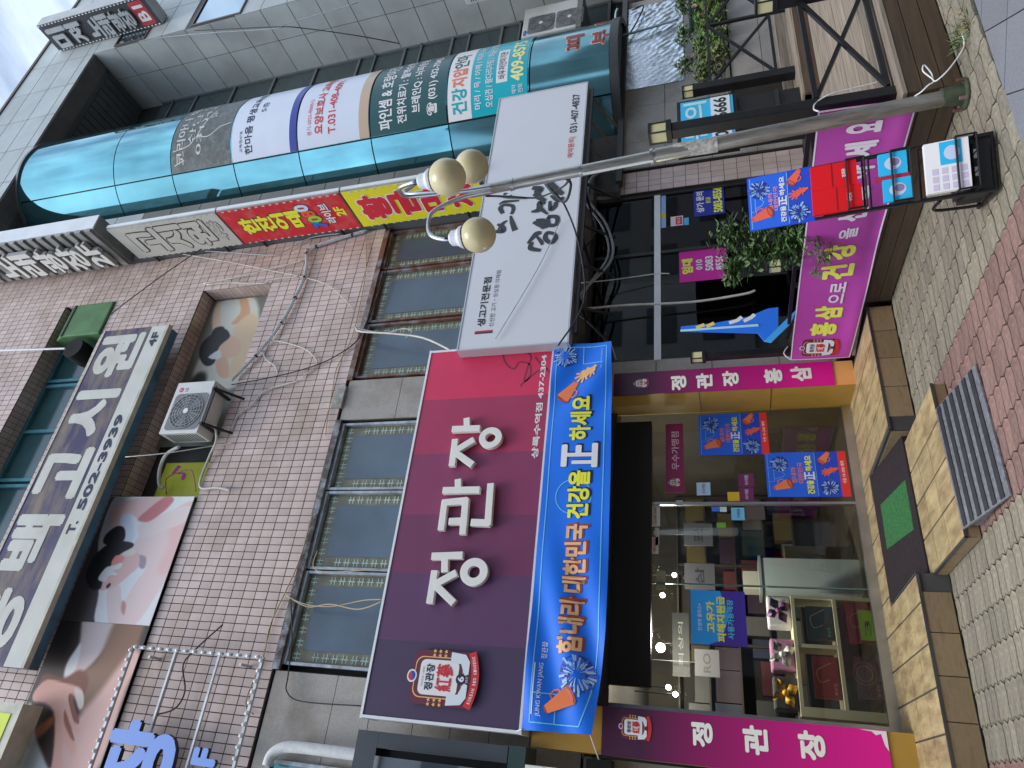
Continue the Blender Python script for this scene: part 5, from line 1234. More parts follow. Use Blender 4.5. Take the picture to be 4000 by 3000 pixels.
# ================================================================== OUTDOOR AIR-CONDITIONING UNITS
def aircon(label, x0, x1, y0, y1, z0, z1, fans, logo, logocol, vert=False, group='air conditioner outdoor units'):
    t = thing('outdoor_unit', label, 'air conditioner', ((x0 + x1) / 2, (y0 + y1) / 2, z0), group)
    CAS = mat('off-white enamel casing', (.66, .67, .65), .35, var=.05, scale=4, dirt=(.45, .43, .38), dirt_amt=.3)
    MB().box(x0, y0, z0, x1, y1, z1).build('casing', CAS, t, bevel=.012)
    fr = wallY(y0); GR = mat('dark fan cavity', (.11, .112, .115), .6); WI = mat('grey fan wire', (.42, .43, .44), .4, .4)
    for cx, cz, r in fans:
        MB().prism(rrect(cx - r * 1.05, cz - r * 1.05, cx + r * 1.05, cz + r * 1.05, r * .25), fr, .0005, .006).build('fan_panel', mat('fan panel', (.20, .205, .21), .5), t)
        MB().sheet(ell(cx, cz, r, r, 28), fr, .008).build('fan_cavity', GR, t)
        mb = MB()
        for k in range(5):
            a = k * 2 * math.pi / 5; mb.sheet([(cx + .18 * r * math.cos(a), cz + .18 * r * math.sin(a)), (cx + .9 * r * math.cos(a + .1), cz + .9 * r * math.sin(a + .1)), (cx + .92 * r * math.cos(a + .75), cz + .92 * r * math.sin(a + .75)), (cx + .2 * r * math.cos(a + 1.0), cz + .2 * r * math.sin(a + 1.0))], fr, .010)
        mb.build('fan_blades', mat('dark grey fan blade', (.24, .245, .25), .5), t)
        mb = MB()
        for k in range(1, 7): ring3(mb, (cx, cz), r * k / 6.2 + .004, r * k / 6.2 - .002, fr, .014, .020, 26)
        for k in range(20):
            a = k * math.pi / 10; mb.bar(fr.pt(cx + .15 * r * math.cos(a), cz + .15 * r * math.sin(a), .022), fr.pt(cx + r * math.cos(a), cz + r * math.sin(a), .022), .005)
        mb.build('fan_guard', WI, t, stuff=True)
        MB().prism(ell(cx, cz, r * .15, r * .15, 16), fr, .0235, .030).build('fan_hub', WHITE, t)
    mb = MB()
    for k in range(int((z1 - z0) / .05) - 2): mb.box(x0 - .004, y0 + .05, z0 + .06 + k * .05, x0 + .002, y1 - .05, z0 + .08 + k * .05)
    mb.build('side_louvres', GR, t, stuff=True)
    return t, fr
a1, fr = aircon('white wall-hung outdoor unit with round red logo beside the massage poster', 3.80, 4.70, 7.28, 7.62, 9.16, 9.88, [(4.17, 9.50, .30)], 'LG', None)
MB().sheet(ell(4.56, 9.76, .042, .042, 18), fr, .002).build('logo_disc', flat(190, 30, 80), a1); mb = MB(); mb.sheet(ell(4.548, 9.773, .008, .008, 8), fr, .003); ribmesh(mb, [(4.56, 9.785), (4.56, 9.738), (4.576, 9.738)], .007, fr, .0032); mb.build('logo_mark', WHITE, a1)
text(a1, 'LG', fr, (4.528, 9.63, 4.592, 9.69), flat(90, 92, 98), .02, .002)
br = thing('unit_bracket', 'dark steel wall bracket carrying the white outdoor unit', 'bracket', (4.2, 7.45, 9.1))
for x in (3.95, 4.55): MB().bar((x, 7.26, 9.135), (x, 7.655, 9.135), .04).build('arm', BLACKM, br); MB().bar((x, 7.28, 9.11), (x, 7.655, 8.85), .03).build('strut', BLACKM, br)
MB().bar((3.93, 7.30, 9.12), (4.6, 7.30, 9.12), .02).build('cross_bar', BLACKM, br)
q0, q1 = pY(2035, 150, 7.9), pY(2225, 62, 7.9)
a2, fr = aircon('tall cream two-fan outdoor unit with oval blue logo behind the curved bay', q0.x + .0, q0.x + .98, 7.9, 8.25, q1.z - .15, q0.z, [(q0.x + .36, q0.z - .40, .27), (q0.x + .36, q0.z - 1.0, .27)], 'S', None)
MB().sheet(ell(q0.x + .14, q0.z - .07, .09, .035, 20), fr, .002).build('logo_oval', flat(20, 70, 170), a2); text(a2, 'SAMSUNG', fr, (q0.x + .085, q0.z - .08, q0.x + .195, q0.z - .06), WHITE, .02, .003)
MB().box(q0.x - .05, 7.88, q1.z - .26, q0.x + 1.1, 8.6, q1.z - .15).build('unit_ledge', OLV, wing)
q0, q1 = pY(1858, 60, 7.3), pY(2070, 0, 7.3)
a3, fr = aircon('outdoor unit with two dark fan guards hung high on the grey side wall', XW - .9, XW - .02, 7.0, 7.4, pX(2080, 20, XW - .5).z, pX(1855, 40, XW - .5).z, [(XW - .66, (pX(2080, 20, XW - .5).z + pX(1855, 40, XW - .5).z) / 2 + .3, .26), (XW - .66, (pX(2080, 20, XW - .5).z + pX(1855, 40, XW - .5).z) / 2 - .3, .26)], '', None)
# green awning box wedged in the fourth-floor opening
gb_ = thing('green_duct', 'boxy green metal duct with rounded edge in the fourth-floor opening', 'duct', (6.4, 7.7, 12.6)); GRN = mat('chalky green paint', (.085, .20, .075), .6, var=.25, scale=3, dirt=(.05, .16, .10), dirt_amt=.6)
mb = MB(); p = [(7.60, 12.62), (7.60, 13.55), (7.72, 13.80), (8.0, 13.84), (8.0, 12.62)]
mb.add([(6.12, y, z) for y, z in p] + [(6.86, y, z) for y, z in p], [(4, 3, 2, 1, 0), (5, 6, 7, 8, 9)] + [(i, (i + 1) % 5, 5 + (i + 1) % 5, 5 + i) for i in range(5)]); mb.build('duct_box', GRN, gb_, bevel=.02)
MB().box(6.13, 7.585, 13.52, 6.85, 7.599, 13.56).build('seam_strip', BLACKM, gb_)
fl = thing('vent_fan', 'round black vent mouth beside the green duct', 'vent', (5.95, 7.8, 13.1)); MB().tube([(5.86, 7.62, 13.12), (5.86, 7.98, 13.12)], .21, 18).build('vent_drum', mat('sooty black vent', (.012, .012, .012), .9), fl, smooth=False)
MB().tube([(5.80, 7.55, 13.2), (5.78, 7.40, 14.6), (5.6, 7.3, 16.6)], .02, 6).build('taped_hose', ALU, fl)
# ================================================================== FILMS AND LETTERING ON THE CURVED BAY
def bay_film(label, pa, pb, m_, name='window_film', h=.006, u0=None, u1=None):
    u, z1 = ang_at(*pa); u2, z0 = ang_at(*pb); u0 = UM + .02 if u0 is None else u0; u1 = min(u2, UR - .02) if u1 is None else u1
    o = curved(bay, name, u0, z0, u1, z1, h, m_); o['label'] = label; return (u0, z0, u1, z1)
FILMW = flat(206, 214, 236, 1.1, .35); FILMG = flat(22, 76, 78, 1.1, .35); FILMT = flat(0, 168, 182, 1.1, .35); FILMO = mat('old cracked grey film', (.10, .115, .115), .5, var=.3, scale=5, dirt=(.32, .33, .30), dirt_amt=.5, dirt_scale=9)
UE = 1.50
zr = lambda p: ang_at(*p)[1]
def ctext(par, body, u0, u1, za, zb, m_, bold=.02, h=.010): return text(par, body, CF, (u0, za, u1, zb), m_, bold, h)
def film(label, za, zb, m_, h=.006): 
    o = curved(bay, 'window_film', UM + .02, zb, UE, za, h, m_); o['label'] = label; return o
L0, L1, L2, L3, L4, L5 = (zr(p) for p in ((672, 683), (908, 640), (1165, 588), (1447, 527), (1750, 470), (2068, 400)))
fo = film('cracked old grey film with pale scratched lettering', L0 - .02, L1 + .02, FILMO)
ctext(fo, '코리아나 화장품', UM + .15, 1.25, L0 - .36, L0 - .14, flat(190, 192, 186), .02); ctext(fo, '상담 예약', UM + .55, 1.35, L0 - .58, L0 - .42, flat(190, 192, 186), .01); ctext(fo, '031)438-5', UM + .30, 1.3, L0 - .80, L0 - .64, flat(190, 192, 186), .01); ctext(fo, '5F', UM + 1.15, UM + 1.35, L0 - .98, L0 - .84, flat(190, 192, 186), .01)
mb = MB()
for pts in ([(.30, .02), (.36, .3), (.50, .42), (.47, .62), (.62, .80)], [(.50, .42), (.85, .52), (1.1, .60)], [(.62, .8), (.66, .98)], [(.05, .05), (.12, .22)]): ribmesh(mb, [(UM + .1 + q.x * 1.2, L0 - .03 - q.y * (L0 - L1 - .06)) for q in smooth_path([(a, b, 0) for a, b in pts], 5)], .018, CF, .009)
mb.build('film_cracks', flat(206, 208, 200), fo)
f1_ = film('white film with navy lettering and a blue bottom band', L1 - .015, L2 + .02, FILMW)
ctext(f1_, '교육청47호', UM + .18, UM + .62, L1 - .27, L1 - .20, NAVY, .0); ctext(f1_, '한마음 평생교육원', UM + .12, UM + 1.75, L1 - .50, L1 - .32, NAVY, .02); ctext(f1_, '5층', UM + 1.0, UM + 1.3, L1 - .74, L1 - .60, NAVY, .0)
curved(f1_, 'colour_stripe', UM + .02, L2 + .02, UE, L2 + .17, .009, flat(44, 56, 150, 1.1, .35))
f2_ = film('white film with red lettering and a tan bottom band', L2 - .015, L3 + .02, FILMW)
ctext(f2_, '경기-2023-제00512', UM + .25, UM + 1.05, L2 - .32, L2 - .23, RED, .0); ctext(f2_, '요양보호사 교육원', UM + .25, UM + 1.8, L2 - .58, L2 - .38, flat(200, 76, 80), .04); ctext(f2_, 'T.031-408-4091', UM + .22, UM + 1.55, L2 - .84, L2 - .68, RED, .02)
curved(f2_, 'colour_stripe', UM + .02, L3 + .02, UE, L3 + .22, .009, flat(190, 165, 140, 1.1, .35))
f3_ = film('dark green film with white lettering and a telephone symbol', L3 - .015, L4 + .02, FILMG)
for body, a, b, za, zb in (('파인셈 & 호랑이간', .10, 1.70, .34, .13), ('전위치료기 : 혈액순환', .16, 1.75, .56, .41), ('브레인Q : 뇌파운동', .30, 1.75, .78, .63), ('☎ (031) 432-7042', .20, 1.65, 1.02, .86)): ctext(f3_, body, UM + a, UM + b, L4 + .02 + (L3 - L4 - .04) * (1 - za / 1.14), L4 + .02 + (L3 - L4 - .04) * (1 - zb / 1.14), WHITE, .03)
f4_ = film('turquoise film with a white heading strip and yellow phone number', L4 - .015, L5 + .02, FILMT)
H4 = L4 - L5 - .04; zz = lambda t: L4 - .015 - H4 * t
curved(f4_, 'heading_strip', UM + .02, zz(.30), UE, zz(0), .008, WHITE)
ctext(f4_, '건강', UM + .12, UM + .60, zz(.25), zz(.05), flat(0, 160, 170), .04, .011); ctext(f4_, '지압', UM + .62, UM + 1.05, zz(.25), zz(.05), flat(220, 120, 90), .04, .011); ctext(f4_, '안마', UM + 1.06, UM + 1.5, zz(.25), zz(.05), flat(30, 60, 60), .02, .011)
ctext(f4_, '머리 / 목 / 어깨 / 허리 골반', UM + .15, UM + 1.75, zz(.43), zz(.34), WHITE, .02); ctext(f4_, '오십견 / 팔다리저림 / 좌골신경통', UM + .15, UM + 1.75, zz(.58), zz(.48), WHITE, .02)
curved(f4_, 'white_capsule', UM + .55, zz(.76), UM + 1.35, zz(.62), .008, WHITE); ctext(f4_, '바우처안마기관', UM + .62, UM + 1.28, zz(.74), zz(.64), NAVY, .01, .011)
ctext(f4_, '예약', UM + .30, UM + .46, zz(.87), zz(.81), WHITE, .01); ctext(f4_, '전화', UM + .30, UM + .46, zz(.95), zz(.89), WHITE, .01); ctext(f4_, '409-8575', UM + .52, UM + 1.60, zz(.96), zz(.80), flat(240, 236, 150), .04)
WINE = flat(130, 50, 48); PALEO = flat(226, 190, 170)
for body, pa, pb in (('피', (2205, 205), (2285, 130)), ('비', (2215, 118), (2290, 80)), ('부', (2310, 180), (2390, 110)), ('만', (2320, 102), (2395, 62))):
    ua, za = ang_at(*pa); ub, zb = ang_at(*pb)
    ctext(bay, body, ua - .02, ub + .02, zb - .02, za + .02, PALEO, .075, .004); ctext(bay, body, ua, ub, zb, za, WINE, .05, .008)
# crumpled foil sheet taped on the granite under the bay
FOIL = mat('crumpled silver insulation foil', (.74, .80, .88), .30, .95, var=.06, scale=5, bump=.35, bump_scale=14)
class FoilFrame(Frame):
    def pt(s, u, v, h=0):
        d = .012 * math.sin(u * 9 + v * 4) * math.sin(v * 11 - u * 3) + .010 * math.sin(u * 23 - v * 17) * math.sin(v * 7) + .006 * math.sin(u * 51 + v * 37)
        d += .008 * math.sin(u * 3.1 + v * 1.7); q = (u - 10.2) * .42 - (v - 1.97); k = 1 / (1 + math.exp(-q * 9)) * .75 + .12
        return s.O + s.U * u + s.V * v + s.N * (h + abs(d) * k + .004)
tag(cloth(None, 'foil_sheet', FoilFrame((0, 7.59, 0), (1, 0, 0), (0, 0, 1), (0, -1, 0)), (10.22, 1.97, 12.55, 2.955), 90, 40, FOIL), 'big crumpled silver foil sheet taped to the granite below the curved bay', 'foil sheet')
tag(MB().tube(smooth_path([pY(x, y, 7.5) for x, y in ((2650, 75), (2500, 120), (2420, 140), (2405, 135), (2405, 60), (2412, 35))], 5), .022, 8).build('drain_hose', mat('pale blue hose', (.50, .66, .74), .4), smooth=True), 'thin pale blue drain hose across the silver foil', 'hose')
tag(MB().tube(smooth_path([pY(x, y, 7.52) for x, y in ((2412, 175), (2460, 130), (2500, 60), (2512, 22), (2470, 40))], 5), .014, 6).build('cable', BLACKM, smooth=True), 'black cable drooping over the top of the silver foil', 'cable')

# ================================================================== STREET LAMP WITH THREE GLOBES
lamp = thing('street_lamp', 'old steel street lamp with three yellowed globes on curved arms, leaning slightly', 'street lamp', (4.105, 3.54, 0))
PB, PT = Vector((4.105, 3.54, 0)), Vector((3.880, 3.54, 3.44))
POLE = mat('brushed stainless pole', (.46, .44, .40), .36, .9, var=.25, scale=5, dirt=(.22, .19, .15), dirt_amt=.7, dirt_scale=3, stretch=(6, 6, 1))
lp = lambda t: PB + (PT - PB) * t
MB().tube([lp(0), lp(.58)], .052, 20).build('lower_pole', POLE, lamp, smooth=False)
MB().tube([lp(.58), lp(1)], .042, 18).build('upper_pole', POLE, lamp)
for t_ in (.585, .74, .895): MB().tube([lp(t_), lp(t_ + .006)], .058 if t_ < .6 else .047, 18).build('clamp_ring', STEEL, lamp)
MB().tube([lp(.585) + Vector((-.07, -.02, 0)), lp(.735) + Vector((-.062, -.02, 0))], .009, 6).build('conduit', ALU, lamp)
MB().lathe(PB, [(.10, 0), (.10, .012), (.068, .02), (.060, .14), (.053, .15)], 16).build('base_flange', mat('mossy green base', (.06, .075, .045), .8, .2, var=.4, scale=15), lamp)
for k in range(4):
    a = k * math.pi / 2 + .5; c = PB + Vector((.095 * math.cos(a), .095 * math.sin(a), 0)); MB().lathe(c, [(.012, 0.012), (.012, .06), (.004, .062)], 6).build('anchor_bolt', RUST, lamp)
MB().lathe(lp(.50), [(.0532, -.16), (.0540, -.1), (.0540, .12), (.0532, .15)], 20).build('torn_sticker', mat('torn paper residue', (.45, .44, .40), .7, var=.5, scale=30, dirt=(.2, .18, .15), dirt_amt=.8, dirt_scale=12), lamp)
GLB = mat('yellowed acrylic globe', (.66, .57, .33), .30, var=.16, scale=2.5, dirt=(.46, .36, .17), dirt_amt=.5, dirt_scale=3, coat=.3)
CAPW = mat('white lamp cap', (.74, .76, .80), .35)
top = lp(.985)
for i, (gp, r) in enumerate((((1747, 693), .168), ((1843, 651), .172), ((1868, 918), .160))):
    Yg = (3.22, 3.86, 3.50)[i]; c = pY(gp[0], gp[1], Yg)
    dv_ = c - FWD * 0 - CAM; r = {0: 74, 1: 66, 2: 70}[i] / FPX * dv_.dot(FWD)
    MB().sphere(c, r, 28, 18).build('globe', GLB, lamp, smooth=True)
    tp = c + Vector((0, 0, r))
    MB().lathe(tp, [(.075, -.035), (.085, -.02), (.085, .0), (.062, .03), (.058, .075), (.035, .095), (.018, .10)], 18).build('globe_cap', CAPW, lamp)
    MB().lathe(tp, [(.088, -.045), (.090, -.032), (.088, -.022)], 18).build('globe_collar', BLACKM, lamp)
    hz = Vector((tp.x - top.x, tp.y - top.y, 0)); dist = hz.length; e = hz.normalized(); tz = tp.z + .10
    p0 = top; apex = max(tz, top.z) + .22
    pts = [lp(.94) + e * .03, top + e * .05 + Vector((0, 0, .12)), Vector((top.x, top.y, apex - .03)) + e * dist * .30, Vector((top.x, top.y, apex)) + e * dist * .55, Vector((top.x, top.y, apex - .05)) + e * dist * .86, Vector((tp.x, tp.y, tz + .05)), Vector((tp.x, tp.y, tz - .01))]
    MB().tube(smooth_path(pts, 6), .0165, 8).build('curved_arm', STEEL, lamp, smooth=True)
    MB().tube([Vector((tp.x, tp.y, tz - .012)), Vector((tp.x, tp.y, tz + .03))], .02, 8).build('arm_sleeve', BLACKM, lamp)

# ================================================================== MAGENTA BANNER ALONG THE DECK
A3, B3 = Vector((4.275, 7.02, 0)), Vector((4.115, 3.50, 0))
class DeckBanner(ClothFrame):
    amp = .010
    def fold(s, u, v): return .02 * math.exp(-((v - .33) / .06) ** 2) * math.sin(u * 2.2) + .012 * math.sin(u * 1.9 + v * 4)
dbf = DeckBanner(A3, (B3 - A3), (0, 0, 1)); dbf.N = Vector((-1, -.04, 0)).normalized(); DL = (B3 - A3).length
db = thing('deck_banner', 'long magenta cloth banner with yellow and white lettering tied along the deck rail', 'banner', (4.2, 5.2, .3))
MAGC = mat('magenta banner cloth', C(176, 66, 160, 1.15), .5, var=.05, scale=2)
def dedge(u, v, s_, t_): return u, v + .035 * (1 - t_) * math.sin(s_ * 3.0) * .3
cloth(db, 'banner_cloth', dbf, (0, .285, DL, .885), 110, 22, MAGC)
mb = MB()
for v in (.2875, .8825): ribmesh(mb, sub((0, v), (DL, v), 90), .012, dbf, .003)
for u in (.006, DL - .006): ribmesh(mb, sub((u, .285), (u, .885), 12), .014, dbf, .0035)
mb.build('white_hem', flat(232, 206, 232), db)
def dbt(body, pa, pb, m_, bold=.06):
    d1, d2 = ray(*pa), ray(*pb); nn = Vector((-(B3 - A3).y, (B3 - A3).x, 0)); k = nn.dot(A3 - CAM)
    p1 = CAM + d1 * (k / nn.dot(d1)); p2 = CAM + d2 * (k / nn.dot(d2)); U_ = (B3 - A3).normalized()
    u1, u2 = (p1 - A3).dot(U_), (p2 - A3).dot(U_); text(db, body, dbf, (u1, min(p1.z, p2.z), u2, max(p1.z, p2.z)), m_, bold, .006)
YG = flat(226, 226, 92); WV = flat(226, 214, 240)
dbt('홍', (3160, 1318), (3274, 1258), YG); dbt('삼', (3178, 1255), (3297, 1190), YG)
dbt('으로', (3232, 1188), (3308, 1100), WV, .03); dbt('건', (3200, 1098), (3342, 1028), YG); dbt('강', (3212, 1022), (3352, 945), YG)
dbt('을', (3272, 935), (3356, 882), WV, .03)
dbt('선', (3262, 868), (3395, 800), WV); dbt('물', (3275, 795), (3405, 712), WV); dbt('하', (3275, 708), (3422, 632), WV); dbt('세', (3290, 622), (3435, 540), WV); dbt('요', (3300, 530), (3450, 462), WV); dbt('!', (3312, 425), (3448, 405), WV)
p_ = (.17, .60); emblem(db, dbf, .24, .60, .21, .004, False, sx=1.25)
tag(MB().tube(smooth_path([(4.115, 3.50, .30), (4.10, 3.46, .27), (4.115, 3.43, .235), (4.14, 3.42, .20), (4.22, 3.40, .25), (4.28, 3.40, .235), (4.20, 3.41, .205), (4.135, 3.42, .20), (4.13, 3.40, .17), (4.17, 3.36, .11), (4.30, 3.33, .02), (4.42, 3.32, .008)], 6), .005, 6).build('tie_string', WHITE, smooth=True), 'white string with a loose bow hanging from the banner corner at the deck front', 'string')
tag(MB().tube(smooth_path([(4.12, 3.50, .885), (4.22, 3.56, .90), (4.33, 3.60, .87), (4.37, 3.58, .78), (4.40, 3.585, .62), (4.42, 3.585, .46)], 6), .006, 6).build('tie_string', WHITE, smooth=True), 'white cord wound round the corner lantern post above the banner', 'string')
tag(MB().tube(smooth_path([(4.275, 7.02, .885), (4.35, 7.0, .95), (4.44, 7.0, .90)], 5), .006, 6).build('tie_string', WHITE, smooth=True), 'short white cord tying the banner to the slim post by the purple pillar', 'string')
tag(MB().bar((4.295, 6.20, .27), (4.27, 6.98, .25), .03).build('timber_batten', mat('pale timber batten', (.28, .22, .15), .7, var=.2, scale=8)), 'thin pale timber batten along the terrace edge under the magenta banner', 'batten')

# ================================================================== LEAFLET RACK
F0, F1 = pZ(3918, 735), pZ(3897, 515)
rk = thing('leaflet_rack', 'black wire leaflet rack with a blue poster on top and stacked brochures', 'rack', ((F0.x + F1.x) / 2, F0.y, 0))
U_ = (F1 - F0); RWD = U_.length; U_.normalize(); BK = Vector((-U_.y, U_.x, 0))         # back direction
if BK.y < 0: BK = -BK
TILT = .18
rpt = lambda u, v, h=0: F0 + U_ * (u * RWD) + Vector((0, 0, v)) + BK * (v * TILT + h)
class RackFrame(Frame):
    def pt(s, u, v, h=0): return rpt(u, v, -h)
RFm = RackFrame((0, 0, 0), (1, 0, 0), (0, 0, 1))
RB_ = mat('black rack tube', (.014, .014, .015), .35, .3)
for u in (0, 1): MB().tube([rpt(u, .02), rpt(u, 1.20)], .011, 8).build('upright', RB_, rk); MB().tube([rpt(u, .03), rpt(u, .03, .34) + Vector((0, 0, -.012))], .012, 8).build('foot_bar', RB_, rk)
MB().tube([rpt(0, .03, .33) - Vector((0, 0, .012)), rpt(1, .03, .33) - Vector((0, 0, .012))], .011, 8).build('rear_bar', RB_, rk); MB().tube([rpt(0, .03), rpt(1, .03)], .011, 8).build('front_bar', RB_, rk)
MB().tube(smooth_path([rpt(-.02, .30, .02), rpt(-.06, .30, .16), rpt(-.05, .16, .22), rpt(-.04, .03, .24)], 5), .010, 8).build('handle_loop', RB_, rk)
BP = mat('black moulded plastic', (.018, .018, .019), .45)
for v0, v1, dep, nm in ((.93, .70, .07, 'pocket'), (.665, .455, .07, 'pocket'), (.40, .13, .09, 'pocket')):
    mb = MB()
    for h in (-dep, .0):
        pth = [rpt(.03, v0 if h == 0 else v1 + .10, h), rpt(.03, v1, h), rpt(.97, v1, h), rpt(.97, v0 if h == 0 else v1 + .10, h), rpt(.03, v0 if h == 0 else v1 + .10, h)]
        for a_, b_ in zip(pth, pth[1:]): mb.tube([a_, b_], .0065, 6)
    for u in (.03, .97): mb.tube([rpt(u, v1, -dep), rpt(u, v1, 0)], .006, 6); mb.tube([rpt(u, v1 + .10, -dep), rpt(u, v1 + .10, 0)], .006, 6)
    for k in range(1, 6): mb.tube([rpt(k / 6, v1, -dep), rpt(k / 6, v1, 0)], .004, 5)
    mb.build(nm, RB_, rk, stuff=True)
mb = MB()
def rbox(u0, u1, v0, v1, h0, h1, name, m_, par=rk, label=None):
    mb = MB(); vs = [rpt(u, v, h) for h in (h0, h1) for u, v in ((u0, v0), (u1, v0), (u1, v1), (u0, v1))]
    mb.add(vs, [(0, 1, 2, 3), (7, 6, 5, 4), (0, 4, 5, 1), (1, 5, 6, 2), (2, 6, 7, 3), (3, 7, 4, 0)]); o = mb.build(name, m_, par)
    if label: o['label'] = label
    return o
rbox(.02, .98, .04, .16, .01, .25, 'base_tray', BP); rbox(-.02, 1.02, 1.0, 1.02, -.01, .01, 'poster_clip', BP)
rbox(.06, .94, .16, .19, -.05, .2, 'base_tray_lid', BP)
for u in (.3, .62): rbox(u, u + .16, .10, .125, .004, .0099, 'white_grip', ALU)
pst = rbox(-.04, 1.04, .985, 1.385, -.010, -.004, 'poster_board', PBLUE)
class RackPoster2(Frame):                    # metres across the poster
    def pt(s, u, v, h=0): return rpt(u / RWD, v, -.0105 - h)
rp2 = RackPoster2((0, 0, 0), (1, 0, 0), (0, 0, 1))
poster_art(pst, rp2, -.03 * RWD, .99, 1.03 * RWD, 1.38, .0015, False, True, 11)
REDB = mat('glossy red brochure', C(206, 26, 34, 1.2), .3, var=.04); 
for i, (u0, u1, v0, v1, h) in enumerate(((.03, .50, .72, 1.0, -.05), (.50, .96, .74, 1.0, -.055))):
    bs = rbox(u0, u1, v0, v1, h, h + .03, 'red_brochure_stack', REDB, label=None)
    class BF(Frame):
        def pt(s, u, v, hh=0, h=h): return rpt(u, v, h - .001 - hh)
    bfm = BF((0, 0, 0), (1, 0, 0), (0, 0, 1)); text(bs, '정관장', bfm, (u0 + .16, v0 + .055, u0 + .32, v0 + .085), WHITE, .03, .001); mbx = MB(); ribmesh(mbx, [(u0 + .01, v0 + .14), (u1 - .01, v0 + .14)], .006, bfm, .001); mbx.build('fold_line', flat(120, 16, 22), bs)
CYB = flat(40, 176, 232)
for i, (u0, u1, v0) in enumerate(((.05, .46, .455), (.54, .95, .47))):
    bs = rbox(u0, u1, v0, v0 + .15, -.055, -.03, 'blue_brochure_stack', CYB)
    class BF2(Frame):
        def pt(s, u, v, hh=0): return rpt(u, v, -.056 - hh)
    b2f = BF2((0, 0, 0), (1, 0, 0), (0, 0, 1)); cx_ = (u0 + u1) / 2; MB().sheet(ell(cx_, v0 + .075, .12, .045, 18), b2f, .001).build('cover_picture', flat(190, 200, 225), bs); MB().sheet(ell(cx_ + .02, v0 + .065, .07, .026, 12), b2f, .002).build('cover_picture', flat(130, 120, 160), bs)
rbox(.45, .55, .46, .64, -.045, -.035, 'crimson_leaflet', flat(170, 40, 70))
nw = rbox(.05, .95, .165, .385, -.075, -.04, 'flyer_stack', flat(226, 226, 234))
class BF3(Frame):
    def pt(s, u, v, hh=0): return rpt(u, v, -.0755 - hh)
b3f = BF3((0, 0, 0), (1, 0, 0), (0, 0, 1)); MB().sheet(rect(.52, .20, .93, .31), b3f, .001).build('flyer_print', CYB, nw); MB().sheet(ell(.72, .25, .13, .04, 16), b3f, .002).build('flyer_print', flat(190, 200, 225), nw)
mb = MB()
for i in range(3):
    for j in range(4): mb.sheet(rect(.08 + i * .14, .18 + j * .048, .19 + i * .14, .21 + j * .048), b3f, .001)
mb.build('flyer_print', flat(196, 186, 210), nw, stuff=True)

# ================================================================== PLANTS
POTB = mat('black plastic pot', (.02, .02, .02), .5); TERR = mat('terracotta pot', (.34, .15, .08), .7, var=.2)
def bush(name, label, base, cens, n, ln, wd, mats_, group=None, pot=None, stems=9, stuffed=False):
    t = thing(name, label, 'plant', base, group); base = Vector(base); b0 = base + Vector((0, 0, .2 if pot else 0))
    if pot: MB().lathe(base, [(.10, 0), (.135, .24), (.145, .24), (.145, .26), (.12, .26), (.12, .22)], 14).build('pot', pot, t)
    sm_ = MB(); lm = MB(); lm.tint = []
    for k in range(stems):
        c, r = random.choice(cens); tip = Vector(c) + rdir(-.4, .9) * r * .7
        sm_.tube([b0, b0.lerp(tip, .5) + rdir() * .05, tip], [.006, .004, .002], 5)
    for k in range(n):
        c, r = cens[k % len(cens)]; p = Vector(c) + rdir(-.9, .9) * r * random.random() ** .45
        for q in range(random.randint(2, 4)):
            n0 = len(lm.f); leaf(lm, p + rdir() * .02, rdir(-.75, .5), ln * random.uniform(.6, 1.25), wd * random.uniform(.7, 1.2), 0 if random.random() < .8 else 1); lm.tint += [random.random()] * (len(lm.f) - n0)
    sm_.build('stems', mat('green stem', (.10, .15, .05), .6), t); lm.build('foliage', mats_, t); return t
LEAFM = mat('dark green pepper leaf', (.070, .135, .042), .45, var=.35, scale=8, rnd=.35); LEAFL = mat('light green leaf', (.13, .20, .06), .5, var=.3, rnd=.2)
cl = lambda px, Y, r: (tuple(pY(px[0], px[1], Y)), r)
bush('pepper_plant', 'bushy green pepper plant in a pot behind the magenta banner rail', (4.62, 5.25, DZ), [cl((2835, 925), 5.2, .17), cl((2900, 1000), 5.25, .20), cl((2905, 910), 5.2, .19), cl((2980, 960), 5.15, .22), cl((3050, 905), 5.1, .20), cl((3070, 985), 5.15, .16), cl((2860, 1060), 5.3, .12), cl((3115, 930), 5.0, .14)], 640, .078, .034, [LEAFM, LEAFL], 'pot plants on the deck', POTB, 16)
bush('pepper_plant', 'small straggly plant drooping over the banner beside the leaflet rack', (4.45, 4.80, DZ), [(tuple(pX(3170, 955, 4.10)), .07), (tuple(pX(3205, 990, 4.06)), .08), (tuple(pX(3235, 1010, 4.06)), .06), (tuple(pX(3185, 1065, 4.08)), .04)], 42, .065, .026, [LEAFM, LEAFL], 'pot plants on the deck', POTB, 8)
LEAFB = mat('bright planter leaf', (.13, .22, .05), .5, var=.35, scale=8, rnd=.3)
pln = MB().box(9.0, 6.9, .2, 12.9, 7.50, 1.28).build('planter_wall', GROUT); tag(pln, 'long low concrete planter wall below the silver foil', 'planter')
slabs(pln, 9.0, 12.9, 6.875, [.3, .82, 1.26], [10.1, 11.3]); MB().box(8.98, 6.85, 1.282, 12.92, 7.52, 1.33).build('planter_rim', mat('mossy concrete rim', (.16, .15, .12), .9, var=.3, scale=10), pln)
